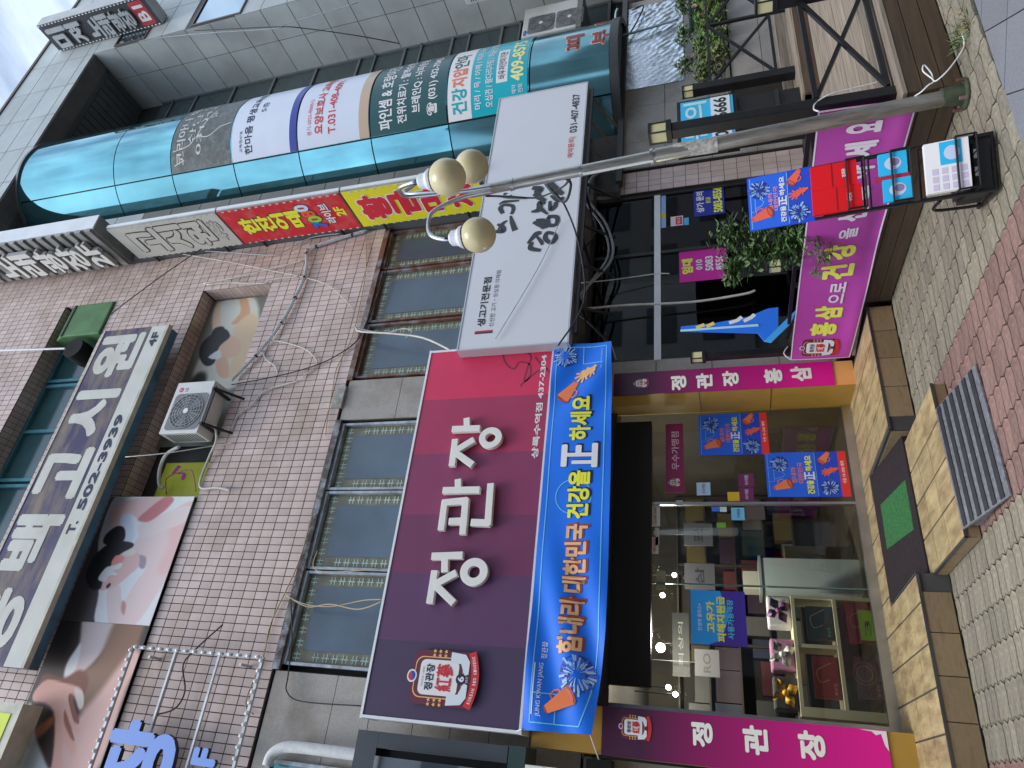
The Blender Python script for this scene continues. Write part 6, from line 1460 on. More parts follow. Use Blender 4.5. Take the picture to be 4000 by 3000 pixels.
for i in range(7):
    x = 9.6 + i * .42; lab = ('leafy green plant spilling over the planter rim, ' + ('leftmost', 'second from left', 'third from left', 'middle', 'third from right', 'second from right', 'rightmost')[i] + ' of the row')
    bush('planter_plant', lab, (x, 7.1, 1.33), [((x, 6.98, 1.52), .24), ((x + .1, 6.86, 1.42), .20), ((x - .1, 7.0, 1.66), .18)] + ([((x, 7.2, 1.95), .16)] if i % 2 else []), 240, .10, .042, [LEAFB if i > 1 else LEAFL, LEAFD if i < 2 else LEAFL], 'plants along the planter wall', None, 5)
for k, x in enumerate((10.55, 10.95, 11.35)):
    q = pY(2660 + 0, 105 - 45 * k, 7.05)
    t = thing('stacked_pot', ('dark green plastic pot on a terracotta pot, nearest the hose end', 'dark green plastic pot with a pink and white label', 'dark green plastic pot on the planter at the frame edge')[k], 'flower pot', (q.x, 7.05, 1.33), 'pots on the planter wall')
    MB().lathe((q.x, 7.05, 1.33), [(.11, 0), (.15, .26), (.16, .26), (.16, .30), (.13, .30)], 16).build('terracotta_pot', TERR, t)
    MB().lathe((q.x, 7.05, 1.632), [(.09, 0), (.12, .18), (.13, .18), (.13, .21), (.10, .21)], 16).build('green_pot', mat('dark green plastic', (.03, .06, .05), .45), t)
    if k == 1: MB().sheet(ell(q.x, 1.74, .05, .05, 14), wallY(6.93), 0).build('pot_label', flat(226, 150, 160), t)
mb = MB()
for _ in range(40): leaf(mb, Vector((4.8 + random.gauss(0, .05), 7.4, DZ)), rdir(.2, .9), .12, .02)
tag(mb.build('weed', LEAFG), 'small weed at the foot of the vacant shop glass behind the banner', 'weed')

# ================================================================== SKY-BLUE LIGHT BOX SIGN ON THE DECK
lbx = thing('light_box', 'black cabinet with a sky-blue and white notice, behind the tall lantern post', 'sign', (7.0, 5.9, DZ))
MB().box(6.62, 5.83, 1.28, 7.44, 6.02, 1.99).build('cabinet', BLACKM, lbx); MB().box(6.64, 5.88, DZ, 7.40, 6.0, 1.278).build('cabinet_base', mat('black cabinet base', (.012, .012, .013), .5), lbx)
FLB = wallY(5.83); MB().box(6.65, 5.818, 1.325, 7.40, 5.829, 1.945).build('notice_panel', flat(52, 178, 236), lbx); MB().box(6.652, 5.812, 1.36, 7.398, 5.8175, 1.585).build('white_strip', flat(214, 222, 240), lbx)
text(lbx, '문의', FLB, (6.70, 1.63, 7.37, 1.91), flat(190, 222, 246), .02, .0135); text(lbx, '010-6666', FLB, (6.68, 1.40, 7.37, 1.555), BLACKP, .03, .0195)
MB().box(6.68, 5.84, .80, 7.38, 5.88, .84).build('shelf_bar', DARKF, lbx)

# ================================================================== SHOP WINDOW POSTERS AND NOTICES
GY_ = 7.722
def notice(name, label, pa, pb, Y, col, cat='notice', th=.003, group=None):
    r = RY(pa, pb, Y); t = MB().box(r[0], Y - th, r[1], r[2], Y - .0005, r[3]).build(name, col); tag(t, label, cat, group); return t, wallY(Y - th), r
for lab, pa, pb, sd_ in (('upper of two blue pompom posters taped inside the shop glass', (2733, 1780), (2992, 1612), 21), ('lower of two blue pompom posters taped inside the shop glass', (3000, 1942), (3300, 1763), 22)):
    t, fr, r = notice('campaign_poster', lab, pa, pb, GY_, PBLUE, 'poster', .003, 'blue pompom posters on the shop glass'); poster_art(t, fr, r[0], r[1], r[2], r[3], .001, True, False, sd_)
t, fr, r = notice('subsidy_notice', 'blue and purple subsidy notice with yellow lettering on the shop glass', (2702, 2515), (2908, 2312), GY_, flat(66, 44, 150), 'notice')
w_, h_ = r[2] - r[0], r[3] - r[1]; sheet(t, 'light_panel', [(r[0] + .0 * w_, r[3]), (r[2], r[3]), (r[2], r[1] + .45 * h_), (r[0] + .55 * w_, r[1] + .30 * h_), (r[0] + .1 * w_, r[1] + .45 * h_), (r[0], r[1] + .7 * h_)], fr, .001, flat(40, 150, 226))
text(t, '민생에 플러스+', fr, (r[0] + .25 * w_, r[1] + .80 * h_, r[0] + .75 * w_, r[1] + .88 * h_), WHITE, .01, .002); text(t, '고유가', fr, (r[0] + .22 * w_, r[1] + .56 * h_, r[0] + .80 * w_, r[1] + .72 * h_), YEL, .05, .002); text(t, '피해지원금', fr, (r[0] + .06 * w_, r[1] + .37 * h_, r[0] + .90 * w_, r[1] + .53 * h_), YEL, .05, .002); text(t, '사용가능매장', fr, (r[0] + .12 * w_, r[1] + .22 * h_, r[0] + .84 * w_, r[1] + .34 * h_), flat(80, 190, 240), .03, .002)
t, fr, r = notice('award_sticker', 'long purple award sticker across the upper shop glass', (2602, 1925), (2668, 1655), GY_, flat(136, 36, 84), 'sticker'); w_, h_ = r[2] - r[0], r[3] - r[1]
text(t, '우수가맹점', fr, (r[0] + .32 * w_, r[1] + .25 * h_, r[0] + .88 * w_, r[1] + .68 * h_), flat(226, 200, 214), .01, .001); emblem(t, fr, r[0] + .14 * w_, r[1] + .5 * h_, h_ * .4, .001, False)
for nm, lab, pa, pb, c_, tx, tc_ in (('square_sticker', 'pale blue square sticker on the shop glass left of the upper pompom poster', (2722, 1935), (2774, 1885), flat(176, 200, 236), '우수가맹점', NAVY), ('square_sticker', 'purple square sticker with white outline, right one of the pair', (2886, 1902), (2943, 1850), flat(110, 40, 90), '우수가맹점', WHITE), ('square_sticker', 'purple square sticker, left one of the pair beside the yellow note', (2890, 1958), (2942, 1905), flat(110, 40, 90), '우수가맹점', WHITE),
   ('yellow_note', 'small yellow note beside the purple stickers', (2843, 1958), (2890, 1922), flat(216, 176, 40), None, None), ('light_blue_note', 'small light blue franchise note right of the glass door edge', (2858, 2032), (2910, 1983), flat(120, 190, 220), '가맹점', NAVY), ('dark_picture_card', 'small dark picture card beside the light blue note', (2910, 2030), (2985, 1975), flat(84, 72, 66), None, None),
   ('notice_strip', 'white strip with black print near the LED board', (2542, 2055), (2578, 1968), WHITE, '감시중 카메라', BLACKP), ('white_slip', 'narrow white slip stuck below the white strip', (2560, 2130), (2575, 2062), flat(206, 206, 206), None, None), ('permit_card', 'small permit card with red heading by the LED board', (2540, 2163), (2572, 2098), flat(220, 214, 214), '영업신고증', RED), ('price_card', 'small greenish price card hung from the ceiling in the shop', (2563, 2302), (2600, 2230), flat(150, 150, 120), None, None),
   ('blue_card', 'small blue and white card near the door edge, top', (2780, 1998), (2812, 1980), flat(70, 120, 220), None, None), ('round_card', 'small white card with a teal seal near the door edge', (2812, 2000), (2838, 1980), flat(206, 224, 228), None, None), ('green_slip', 'small green slip below the blue card', (2800, 2062), (2835, 2042), flat(110, 170, 60), None, None), ('hanging_label', 'small pale label strip near the blue square sticker', (2640, 1975), (2668, 1955), flat(170, 200, 196), None, None)):
    t, fr, r = notice(nm, lab, pa, pb, GY_, c_, 'sticker' if 'sticker' in nm else 'note')
    if tx: w_, h_ = r[2] - r[0], r[3] - r[1]; text(t, tx, fr, (r[0] + .14 * w_, r[1] + .36 * h_, r[0] + .86 * w_, r[1] + .60 * h_), tc_, .01, .001)
GY2 = 7.716
t, fr, r = notice('rental_notice', 'magenta for-rent notice with yellow heading half hidden by the pepper plant', (2655, 1105), (2832, 962), GY2, flat(192, 30, 146), 'notice'); w_, h_ = r[2] - r[0], r[3] - r[1]
text(t, '임대', fr, (r[0] + .24 * w_, r[1] + .70 * h_, r[0] + .72 * w_, r[1] + .95 * h_), YEL, .07, .002); text(t, '010', fr, (r[0] + .34 * w_, r[1] + .50 * h_, r[0] + .66 * w_, r[1] + .64 * h_), WHITE, .03, .002); text(t, '5083', fr, (r[0] + .28 * w_, r[1] + .27 * h_, r[0] + .74 * w_, r[1] + .44 * h_), WHITE, .04, .002); text(t, '8556', fr, (r[0] + .28 * w_, r[1] + .06 * h_, r[0] + .74 * w_, r[1] + .22 * h_), WHITE, .04, .002)
t, fr, r = notice('enquiry_notice', 'dark blue enquiry notice with yellow phone number in the vacant shop glass', (2712, 848), (2825, 722), GY2, flat(28, 44, 150), 'notice'); w_, h_ = r[2] - r[0], r[3] - r[1]
text(t, '상가 문의', fr, (r[0] + .12 * w_, r[1] + .66 * h_, r[0] + .86 * w_, r[1] + .92 * h_), WHITE, .05, .002); text(t, '010', fr, (r[0] + .42 * w_, r[1] + .44 * h_, r[0] + .62 * w_, r[1] + .60 * h_), YEL, .03, .002); text(t, '5083-8556', fr, (r[0] + .06 * w_, r[1] + .06 * h_, r[0] + .94 * w_, r[1] + .36 * h_), YEL, .05, .002)
t, fr, r = notice('security_sticker', 'small white and red security sticker on the vacant shop glass', (2620, 885), (2668, 842), GY2, flat(214, 200, 206), 'sticker'); w_, h_ = r[2] - r[0], r[3] - r[1]; sheet(t, 'red_square', rect(r[0] + .1 * w_, r[1] + .08 * h_, r[0] + .9 * w_, r[1] + .6 * h_), fr, .001, RED); text(t, '세스코', fr, (r[0] + .2 * w_, r[1] + .22 * h_, r[0] + .8 * w_, r[1] + .48 * h_), WHITE, .02, .002)
t, fr, r = notice('blue_sticker', 'tiny blue sticker below the security sticker', (2672, 880), (2690, 850), GY2, flat(80, 170, 230), 'sticker'); 
t, fr, r = notice('striped_tape', 'pale blue tape strip with a yellow patch under the white transom', (2575, 892), (2600, 720), GY2, flat(150, 176, 220), 'tape'); w_ = r[2] - r[0]; sheet(t, 'yellow_patch', rect(r[0] + .22 * w_, r[1], r[0] + .33 * w_, r[3]), fr, .001, flat(220, 180, 40))
# tall blue flag-shaped sign leaning behind the banner
bs_ = thing('standing_panel', 'tall narrow bright blue folding panel leaning behind the magenta banner', 'sign', (5.0, 6.8, DZ))
FSP = wallY(6.70)
def poly_px(pts, Y): return [(q.x, q.z) for q in (pY(a_, b_, Y) for a_, b_ in pts)]
MB().prism(poly_px([(2658, 1292), (2660, 1275), (2790, 1262), (2920, 1238), (3000, 1205), (3040, 1200), (3040, 1300), (2985, 1332), (2960, 1300)], 6.70), FSP, -.02, 0).build('blue_face', flat(34, 112, 226), bs_)
MB().prism(poly_px([(2658, 1296), (2658, 1290), (2960, 1268), (2964, 1275)], 6.70), FSP, .001, .012).build('pale_edge', flat(170, 215, 250), bs_)
MB().prism(poly_px([(2985, 1332), (3130, 1190), (3160, 1180), (3150, 1205), (3012, 1338)], 6.62), wallY(6.62), -.012, 0).build('leaflet_flap', flat(66, 160, 232), bs_)
for pts in (((2848, 1262), (2880, 1252), (2898, 1238)), ((2905, 1255), (2935, 1240), (2948, 1228)), ((2720, 1281), (2752, 1268)), ((2760, 1276), (2790, 1262))):
    mbx = MB(); ribmesh(mbx, poly_px(pts, 6.70), .045, FSP, .002); mbx.build('letter_print', WHITE if pts[0][0] > 2800 else flat(226, 200, 90), bs_)
MB().box(5.0, 6.72, DZ, 5.12, 6.80, .70).build('panel_foot', BLACKM, bs_)

# ================================================================== INSIDE THE GINSENG SHOP
CREAM = mat('cream laminate shelf', (.74, .70, .48), .45, var=.05)
YS_ = 8.0; ds_ = thing('display_shelf', 'cream display shelf of four cubbies with gift boxes, behind the shop glass', 'shelf', (1.3, 8.2, .24))
tlx = pY(3127, 2759, YS_); trx = pY(3086, 2325, YS_); x0, x1, z1 = tlx.x, trx.x, (tlx.z + trx.z) / 2; zm = (pY(3247, 2338, YS_).z + pY(3314, 2746, YS_).z) / 2; xm = pY(3200, 2525, YS_).x
MB().box(x0 - .09, YS_, .236, x0, YS_ + .4, z1).build('side_panel', CREAM, ds_); MB().box(x1 - .03, YS_, .236, x1, YS_ + .4, z1).build('side_panel', CREAM, ds_)
MB().box(x0, YS_, z1 - .035, x1 - .03, YS_ + .4, z1).build('top_panel', CREAM, ds_); MB().box(x0, YS_, zm - .02, x1 - .03, YS_ + .4, zm + .015).build('middle_shelf', CREAM, ds_); MB().box(x0, YS_ + .001, .236, x1 - .03, YS_ + .4, .26).build('bottom_panel', CREAM, ds_)
MB().box(xm - .018, YS_ + .003, zm + .0155, xm + .018, YS_ + .39, z1 - .0355).build('divider', CREAM, ds_); MB().box(x0, YS_ + .395, .262, x1 - .03, YS_ + .41, zm - .021).build('back_panel', mat('dark shelf back', (.03, .025, .02), .8), ds_)
def gift(label, cx, z, w_, h_, c_, art, tcol):
    t = thing('gift_box', label, 'gift box', (cx, YS_ + .15, z), 'boxed ginseng gifts on the cream shelf'); y = YS_ + .10
    MB().box(cx - w_ / 2, y, z + .002, cx + w_ / 2, y + .07, z + h_).build('box_body', c_, t); fr = wallY(y)
    if art == 'ring':
        mb = MB(); ring3(mb, (cx + .04, z + h_ * .62), .075, .070, fr, .0, .001, 28); ring3(mb, (cx + .04, z + h_ * .62), .11, .107, fr, .0, .0014, 28); mb.build('gold_art', GOLDP, t)
    elif art == 'curve':
        mb = MB(); ribmesh(mb, [(q.x, q.y) for q in smooth_path([(cx - .02, z + h_ * .4, 0), (cx - .05, z + h_ * .75, 0), (cx + .05, z + h_ * .86, 0), (cx + .1, z + h_ * .6, 0), (cx + .14, z + h_ * .3, 0)], 6)], .006, fr, .001); mb.build('gold_art', GOLDP, t)
    text(t, '홍삼정', fr, (cx - w_ * .42, z + h_ * .14, cx - w_ * .14, z + h_ * .26), tcol, .02, .0012); return t
hb = zm - .27; ht = z1 - zm - .06
gift('dark teal gift box in the upper right cubby', (xm + x1) / 2 - .0, zm + .016, .34, min(.26, ht), mat('dark teal carton', (.012, .045, .05), .35), 'curve', flat(80, 190, 190))
gift('red gift box with a gold curve in the upper left cubby', (xm + x0) / 2 + .01, zm + .016, .40, min(.25, ht), mat('red carton', C(150, 16, 28, 1.2), .35), 'curve', flat(220, 160, 160))
gift('plum purple gift box with a gold ring in the lower left cubby', (xm + x0) / 2 + .03, .262, .40, .25, mat('plum carton', C(84, 30, 72, 1.2), .35), 'ring', flat(200, 180, 210))
gift('crimson gift box behind a lime price card in the lower right cubby', (xm + x1) / 2 + .02, .262, .42, .26, mat('crimson carton', C(170, 20, 60, 1.2), .35), 'curve', flat(230, 160, 180))
pc_ = MB().box((xm + x1) / 2 - .16, YS_ + .06, .262, (xm + x1) / 2 + .14, YS_ + .066, .41).build('price_card', flat(160, 226, 40)); tag(pc_, 'bright lime price card standing in front of the crimson gift box', 'price card'); text(pc_, '3', wallY(YS_ + .06), ((xm + x1) / 2 - .12, .31, (xm + x1) / 2 + .04, .36), BLACKP, .0, .001)
def wrapped(label, cx, z, c1, c2, s_=.16):
    t = thing('wrapped_gift', label, 'wrapped gift', (cx, YS_ + .2, z), 'cloth wrapped gifts on top of the cream shelf'); y = YS_ + .08
    MB().box(cx - s_, y, z + .002, cx + s_, y + .26, z + s_ * 1.5).build('wrapped_box', c1, t, bevel=.02)
    mb = MB(); fr = wallY(y - .012)
    for k in range(4):
        a = k * math.pi / 2 + .5; ca, sa = math.cos(a), math.sin(a); c_ = Vector((cx, y - .02, z + s_ * .8)); tipv = c_ + Vector((ca, -.06, sa)) * s_ * .95; s2 = Vector((-sa, 0, ca)) * s_ * .33
        mb.add([c_, c_ + Vector((ca, -.25, sa)) * s_ * .5 + s2, tipv, c_ + Vector((ca, -.25, sa)) * s_ * .5 - s2, c_ + Vector((ca, .12, sa)) * s_ * .5], [(0, 3, 4), (3, 2, 4), (2, 1, 4), (1, 0, 4), (0, 1, 2, 3)])
    mb.sphere((cx, y - .03, z + s_ * .8), s_ * .2, 10, 8); mb.build('bow_knot', c2, t, smooth=True)
wrapped('gift wrapped in white cloth with a plum bow, right on the shelf top', pY(3060, 2380, YS_).x, z1, mat('white gift cloth', (.62, .62, .68), .6), mat('plum bow cloth', C(96, 44, 104, 1.2), .5))
wrapped('gift wrapped in mauve cloth with a white bow, middle of the shelf top', pY(3060, 2552, YS_).x, z1, mat('mauve gift cloth', C(150, 104, 140, 1.2), .6), mat('white bow cloth', (.62, .64, .68), .5))
wrapped('gift in dark cloth with a golden yellow bow, left on the shelf top', pY(3080, 2705, YS_).x, z1, mat('dark gift cloth', (.03, .03, .035), .6), mat('golden bow cloth', C(200, 150, 20, 1.2), .45))
cab = thing('counter_cabinet', 'pale blue-grey counter cabinet behind the glass door', 'cabinet', (2.3, 8.7, .24)); r = RY((2980, 2308), (3335, 2203), 8.6); MB().box(r[0], 8.6, .237, r[2] + .05, 9.1, r[3]).build('cabinet_body', mat('pale blue-grey laminate', (.36, .43, .45), .4), cab); MB().box(r[0] - .02, 8.58, r[3] + .001, r[2] + .07, 9.12, r[3] + .03).build('worktop', mat('grey worktop', (.25, .28, .29), .3), cab)
for k, (pa, pb, Y, c_, lab) in enumerate((((3070, 2205), (3262, 2135), 8.9, (.33, .27, .15), 'tan carton beside the pale counter cabinet'), ((2905, 2300), (2975, 2232), 9.1, (.42, .42, .36), 'grey-cream carton on the counter behind the door'))):
    r = RY(pa, pb, Y); MBx = MB().box(r[0], Y, .237 if k == 0 else r[1], r[2], Y + .3, r[3]); tag(MBx.build('carton', mat('carton %d' % k, c_, .7, var=.1)), lab, 'carton', None)
stk_ = thing('shelf_unit', 'tall dark product shelf along the back wall of the ginseng shop', 'shelf', (1.8, 11.5, .24)); rn = random.Random(3)
SHW = mat('dark walnut shelf', (.045, .03, .02), .5)
for x in (.7, 1.9, 3.1, 4.25): MB().box(x - .02, 11.3, .237, x + .02, 11.9, 2.5).build('upright_panel', SHW, stk_)
for z in (.7, 1.15, 1.6, 2.05, 2.5): MB().box(.7, 11.29, z, 4.25, 11.9, z + .025).build('shelf_board', SHW, stk_)
pm = [mat('product %d' % i, c, .45) for i, c in enumerate(((.12, .02, .025), (.02, .045, .04), (.12, .09, .03), (.05, .025, .05), (.13, .125, .12), (.025, .035, .08)))]
mbs = [MB() for _ in pm]
for z in (.725, 1.175, 1.625, 2.075):
    x = .75
    while x < 4.15:
        w_ = rn.uniform(.18, .5); mbs[rn.randrange(6)].box(x, 11.35, z, x + w_, 11.6, z + rn.uniform(.15, .38)); x += w_ + rn.uniform(.01, .08)
for m_, b_ in zip(pm, mbs): b_.build('product_cartons', m_, stk_, stuff=True)
def hang(label, pa, pb, Y, c_, tx=None, tc_=None):
    r = RY(pa, pb, Y); t = MB().box(r[0], Y, r[1], r[2], Y + .02, r[3]).build('hanging_sign', mat('panel ' + label[:18], c_, .5)); tag(t, label, 'panel')
    MB().box((r[0] + r[2]) / 2 - .003, Y + .008, r[3], (r[0] + r[2]) / 2 + .003, Y + .012, 3.05).build('hanging_wire', BLACKM, t)
    if tx: w_, h_ = r[2] - r[0], r[3] - r[1]; text(t, tx, wallY(Y), (r[0] + .15 * w_, r[1] + .35 * h_, r[0] + .85 * w_, r[1] + .65 * h_), tc_, .01, .003)
hang('grey framed panel hanging in the shop, upper one', (2672, 2130), (2782, 2045), 9.6, (.085, .09, .115), '포스', BLACKP)
hang('grey panel with brush lettering hanging in the shop, beside the framed panel', (2675, 2300), (2790, 2202), 9.6, (.09, .09, .115), '삼', BLACKP)
hang('dark menu board with pale lettering in the shop', (2628, 2640), (2690, 2395), 9.2, (.018, .021, .023), '최상의', flat(130, 130, 130))
hang('grey panel lettered in black hanging left in the shop', (2715, 2640), (2808, 2540), 9.0, (.085, .08, .10), 'RO', BLACKP)
LMP = mat('warm shop lamp glow', (1.0, .86, .66), .3, emit=14.0); LMW = mat('white shop lamp glow', (1.0, .97, .92), .3, emit=14.0)
for k, (px, Y, c_, lab) in enumerate((((2533, 2226), 9.2, LMW, 'small white ceiling spot seen through the shop glass, nearest the white strip'), ((2634, 2246), 10.6, LMW, 'white ceiling spot deepest in the shop'), ((2588, 2325), 9.8, LMW, 'white ceiling spot left of the price card'), ((2535, 2480), 7.87, LMP, 'warm ceiling spot close under the LED board'), ((2580, 2530), 9.6, LMP, 'large warm ceiling spot in the middle of the shop'), ((2611, 2685), 10.4, LMW, 'narrow bluish lamp at the left of the shop, upper'), ((2638, 2712), 10.4, LMW, 'narrow bluish lamp at the left of the shop, lower'))):
    q = pY(px[0], px[1], Y); t = thing('ceiling_spot', lab, 'lamp', (q.x, q.y, q.z), 'lit spots in the ginseng shop'); bl_ = MB().sphere(q, .035 if k != 4 else .06, 12, 8).build('bulb', c_, t)
    pl = bpy.data.lights.new('spot_glow', 'POINT'); pl.energy = (9, 6, 9, 110, 14, 6, 6)[k]; pl.color = (1, .88, .72); pl.shadow_soft_size = .08; po = bpy.data.objects.new('spot_glow', pl); COL.objects.link(po); po.parent = t; po.location = (0, 0, -.09)
    MB().tube([q + Vector((0, 0, .03)), Vector((q.x, q.y, 3.05))], .012, 6).build('lamp_stem', BLACKM, t)
# ================================================================== CABLES ON THE FACADE
CABW = mat('white cable', (.62, .60, .55), .5, var=.15, scale=6); CABG = mat('grey-blue cable bundle', (.36, .41, .47), .5, var=.2, scale=10); CABK = mat('black cable', (.02, .02, .02), .5); CABY = mat('old yellowed wire', (.42, .34, .22), .6)
def cable(label, pts, Y, r, m_, cat='cable', n=5):
    q = [pY(p[0], p[1], p[2] if len(p) > 2 else Y) for p in pts]; tag(MB().tube(smooth_path(q, n), r, 6).build('cable', m_, smooth=True), label, cat, 'cables strung over the facade')
T = lambda a, b: (900 + a / 2.074, 900 + b / 2.074)
cb = [T(*p) for p in ((1110, 5), (960, 45), (800, 95), (640, 148), (618, 160), (620, 260), (605, 370), (570, 460), (520, 560), (470, 660), (370, 820), (250, 970), (130, 1100), (20, 1210))]
cbt = thing('cable_bundle', 'thick taped bundle of grey cables running diagonally over the pink tiles', 'cable bundle', pY(*cb[5], 7.6))
for k, (ox, oz) in enumerate(((0, 0), (.022, .012), (-.018, .016), (.006, -.02))): MB().tube([p + Vector((ox, -.01 * (k % 2), oz)) for p in smooth_path([pY(p[0], p[1], 7.60) for p in cb], 4)], .012, 6).build('strand', CABG if k != 1 else CABW, cbt, smooth=True)
sp_ = smooth_path([pY(p[0], p[1], 7.60) for p in cb], 4)
for i in range(3, len(sp_) - 2, 7): MB().tube([sp_[i] + (sp_[i + 1] - sp_[i]) * .2, sp_[i] + (sp_[i + 1] - sp_[i]).normalized() * .05], .032, 8).build('tape_wrap', CABK, cbt)
cable('white cable looping on the tiles right of the outdoor unit', [T(*p) for p in ((265, 975), (285, 1040), (360, 1100), (385, 1165))], 7.62, .011, CABW)
cable('white cable arching over the tiles beside the loop', [T(*p) for p in ((330, 890), (450, 910), (600, 960), (690, 1040), (690, 1100), (580, 1190))], 7.62, .010, CABW)
cable('white lead ending in a taped white plug on the tiles', [T(*p) for p in ((545, 1222), (480, 1238), (330, 1280), (240, 1330), (180, 1410), (60, 1500), (10, 1610))], 7.62, .013, CABW)
cable('long dark cable slanting down the tiles to the lintel', [T(*p) for p in ((10, 1250), (380, 1180), (700, 1090), (900, 990), (1035, 880), (1120, 700), (1250, 380), (1300, 130))], 7.61, .009, CABK)
cable('yellowed wire running along the lower edge of the tiles', [T(*p) for p in ((1095, 30), (1100, 300), (1050, 600), (980, 880), (860, 1120), (830, 1280), (790, 1500), (770, 1659))], 7.62, .008, CABY)
cable('pair of white cables drooping across the second-floor window to the maroon sign', [(*T(1015, 790), 7.6), (*T(1060, 820), 7.55), (*T(1300, 835), 7.5), (*T(1560, 870), 7.45), (1760, 1368, 7.3)], 7.5, .016, CABW)
cable('thin white cable with a kink across the second-floor window', [(*T(1020, 795), 7.6), (*T(1250, 830), 7.52), (*T(1400, 795), 7.5), (*T(1470, 820), 7.5), (*T(1420, 870), 7.5)], 7.5, .009, CABW)
cable('white cable crossing the tiles below the cream blade sign', [T(*p) for p in ((-400, 190), (10, 260), (300, 320), (560, 372), (800, 450), (1000, 640))], 7.60, .008, CABW)
cable('white cable from the recess corner to the cable bundle', [T(*p) for p in ((-190, 440), (0, 425), (270, 430), (340, 395), (560, 372))], 7.60, .011, CABW)
cable('white cable rising from the recess corner towards the blade signs', [T(*p) for p in ((-220, 430), (100, 370), (330, 310), (600, 240))], 7.60, .010, CABW)
cable('grey cable along the lower edge of the blade signs', [T(*p) for p in ((-300, 160), (0, 180), (320, 200), (420, 180), (650, 60), (900, 25))], 7.60, .010, CABG)
cable('dark slack cable falling from the red blade sign to the hostel sign', [(1020, 820, 7.5), (700, 1030, 7.5), (520, 1160, 7.5), (430, 1230, 7.5)], 7.5, .010, CABK)
cable('thin wire stretched from the maroon sign across the left granite', [(1240, 2150, 7.6), (1240, 2230, 7.55), (1490, 2222, 7.4)], 7.5, .007, CABY)
cable('twisted pale wires across the left second-floor window', [(1120, 2325, 7.6), (1200, 2370, 7.58), (1290, 2360, 7.5), (1400, 2380, 7.4), (1490, 2350, 7.3)], 7.5, .008, CABY)
cable('pale wire crossing the twisted wires on the left window', [(1120, 2330, 7.6), (1200, 2362, 7.57), (1300, 2368, 7.5), (1420, 2345, 7.4), (1490, 2342, 7.3)], 7.5, .007, CABY)
cable('black cable hanging down the left second-floor window to the granite', [(1135, 2330, 7.62), (1140, 2500, 7.62), (1125, 2640, 7.62), (1120, 2700, 7.62), (1180, 2740, 7.62), (1420, 2758, 7.62)], 7.62, .008, CABK)
cable('black cable sagging in front of the open frame sign', [(870, 2440, 7.55), (760, 2540, 7.5), (715, 2600, 7.5), (722, 2700, 7.5), (680, 2770, 7.5), (590, 2795, 7.5)], 7.5, .010, CABK)
cable('yellowed wire down the left end of the tiles', [(1220, 2010, 7.62), (1165, 2200, 7.62), (1060, 2430, 7.62), (1030, 2560, 7.62), (960, 2740, 7.62), (990, 2790, 7.62)], 7.62, .009, CABY)
cable('thick black cable looping under the white sign by the granite strip', [(2385, 1350, 7.4), (2290, 1250, 7.5), (2180, 1160, 7.45), (2260, 1000, 7.5), (2330, 900, 7.5), (2300, 800, 7.45), (2290, 700, 7.5)], 7.5, .018, CABK)
cable('grey cable bundle sagging below the white sign, front strand', [(2170, 1345, 7.2), (2270, 1150, 7.3), (2390, 1010, 7.4), (2370, 880, 7.4), (2300, 780, 7.4), (2310, 700, 7.45), (2370, 660, 7.5)], 7.4, .020, CABG)
cable('grey cable bundle sagging below the white sign, rear strand', [(2180, 1350, 7.25), (2290, 1130, 7.3), (2375, 1000, 7.4), (2355, 890, 7.4), (2290, 790, 7.4), (2300, 710, 7.45), (2365, 640, 7.5)], 7.4, .016, CABG)
cable('stiff white cable hanging in front of the vacant shop glass', [(2265, 1198, 7.45), (2290, 1205, 7.5), (2450, 1192, 7.55), (2700, 1180, 7.6), (2900, 1150, 7.6), (2950, 1135, 7.6)], 7.5, .017, CABW)
cable('thin white cord hanging left of the magenta rental notice', [(2270, 1105, 7.5), (2400, 1092, 7.55), (2560, 1070, 7.6), (2615, 1069, 7.6)], 7.5, .008, CABW)
cable('black power cable from the lamp pole down to the white sign bottom', [(2195, 690, 3.56), (2230, 720, 3.9), (2200, 790, 4.5), (2130, 720, 5.2), (2205, 800, 6.2), (2265, 970, 6.5), (2280, 1180, 6.7), (2180, 1350, 6.7)], 7, .012, CABK)
cable('thin guy wire slanting across the white sign', [(2190, 860, 6.76), (2100, 1050, 6.76), (1935, 1325, 6.76)], 6.76, .006, CABG)
cable('black cable climbing the lamp pole across the white sign', [(1900, 765, 3.6), (2000, 768, 5.0), (2100, 772, 5.5), (2190, 735, 4.5), (2225, 700, 3.6)], 5, .010, CABK)
cable('cable sagging across the grey side wall towards the bay', [(760, 120, 6.9), (1080, 105, 7.0), (1200, 112, 7.2), (1400, 140, 7.6), (1560, 170, 8.1)], 7, .012, CABK)
cable('second thin cable along the grey side wall', [(500, 160, 6.9), (800, 130, 6.9), (1070, 112, 7.0), (1130, 90, 7.0), (1400, 10, 7.0)], 7, .010, CABG)
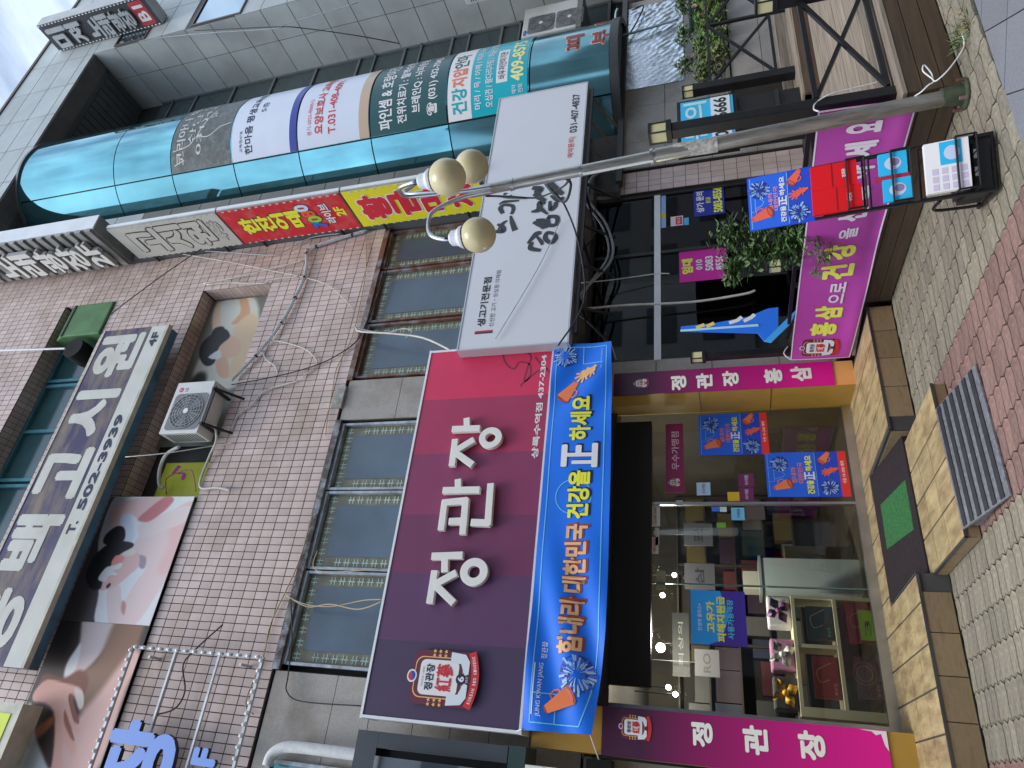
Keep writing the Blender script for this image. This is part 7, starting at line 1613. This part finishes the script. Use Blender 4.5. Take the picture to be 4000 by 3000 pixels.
cable('taut white cable from the hostel sign down to the outdoor unit', [(490, 1785, 7.2), (650, 1770, 7.3), (830, 1742, 7.6), (910, 1730, 7.62)], 7.3, .008, CABW)
cable('white refrigerant hose curving left of the outdoor unit', [(700, 1745, 7.45), (650, 1775, 7.5), (625, 1830, 7.6), (622, 1890, 7.75), (640, 1905, 7.8)], 7.5, .028, CABW, 'hose')
cable('white drain hose hanging below the outdoor unit', [(838, 1660, 7.45), (845, 1720, 7.5), (815, 1790, 7.6), (780, 1900, 7.62), (850, 1905, 7.6), (900, 1915, 7.6)], 7.5, .018, CABW, 'hose')
cable('loop of orange-brown wire left of the notice panel', [(650, 1930, 7.75), (650, 1870, 7.7), (700, 1845, 7.65), (745, 1835, 7.62), (760, 1880, 7.62), (765, 1920, 7.62)], 7.7, .010, mat('orange-brown wire', (.35, .16, .08), .5))

# ================================================================== BUILDINGS ACROSS THE STREET (behind the viewer, mirrored in the glass)
BWM = [mat('street building %d' % i, c, .7, var=.1, scale=.5) for i, c in enumerate(((.30, .28, .26), (.36, .33, .30), (.24, .25, .26), (.38, .36, .34)))]
BWG = mat('street building glass', (.04, .05, .06), .1)
for i, (x, wdt, y, hgt) in enumerate(((-34, 15, -13, 13), (-18, 14, -14, 15), (-3, 13, -16, 16.5), (13, 12, -16, 10.5), (26, 14, -18, 9), (41, 14, -17, 8))):
    t = thing('street_building', ('brown', 'cream', 'grey', 'pale', 'brown', 'cream')[i] + ' low building across the street, ' + ('first', 'second', 'third', 'fourth', 'fifth', 'sixth')[i] + ' in the row', 'building', (x + wdt / 2, y, 0), 'buildings across the street')
    MB().box(x, y - 8, 0, x + wdt, y, hgt).build('wall', BWM[i % 4], t); MB().box(x - .2, y - 8.2, hgt, x + wdt + .2, y + .2, hgt + .4).build('roof', BWM[(i + 1) % 4], t)
    for k in range(3):
        for j in range(int(hgt // 3)): MB().box(x + 1 + k * (wdt - 2) / 3, y + .001, 1 + j * 3, x + 1 + k * (wdt - 2) / 3 + 2.4, y + .05, 2.6 + j * 3).build('window', BWG, t)
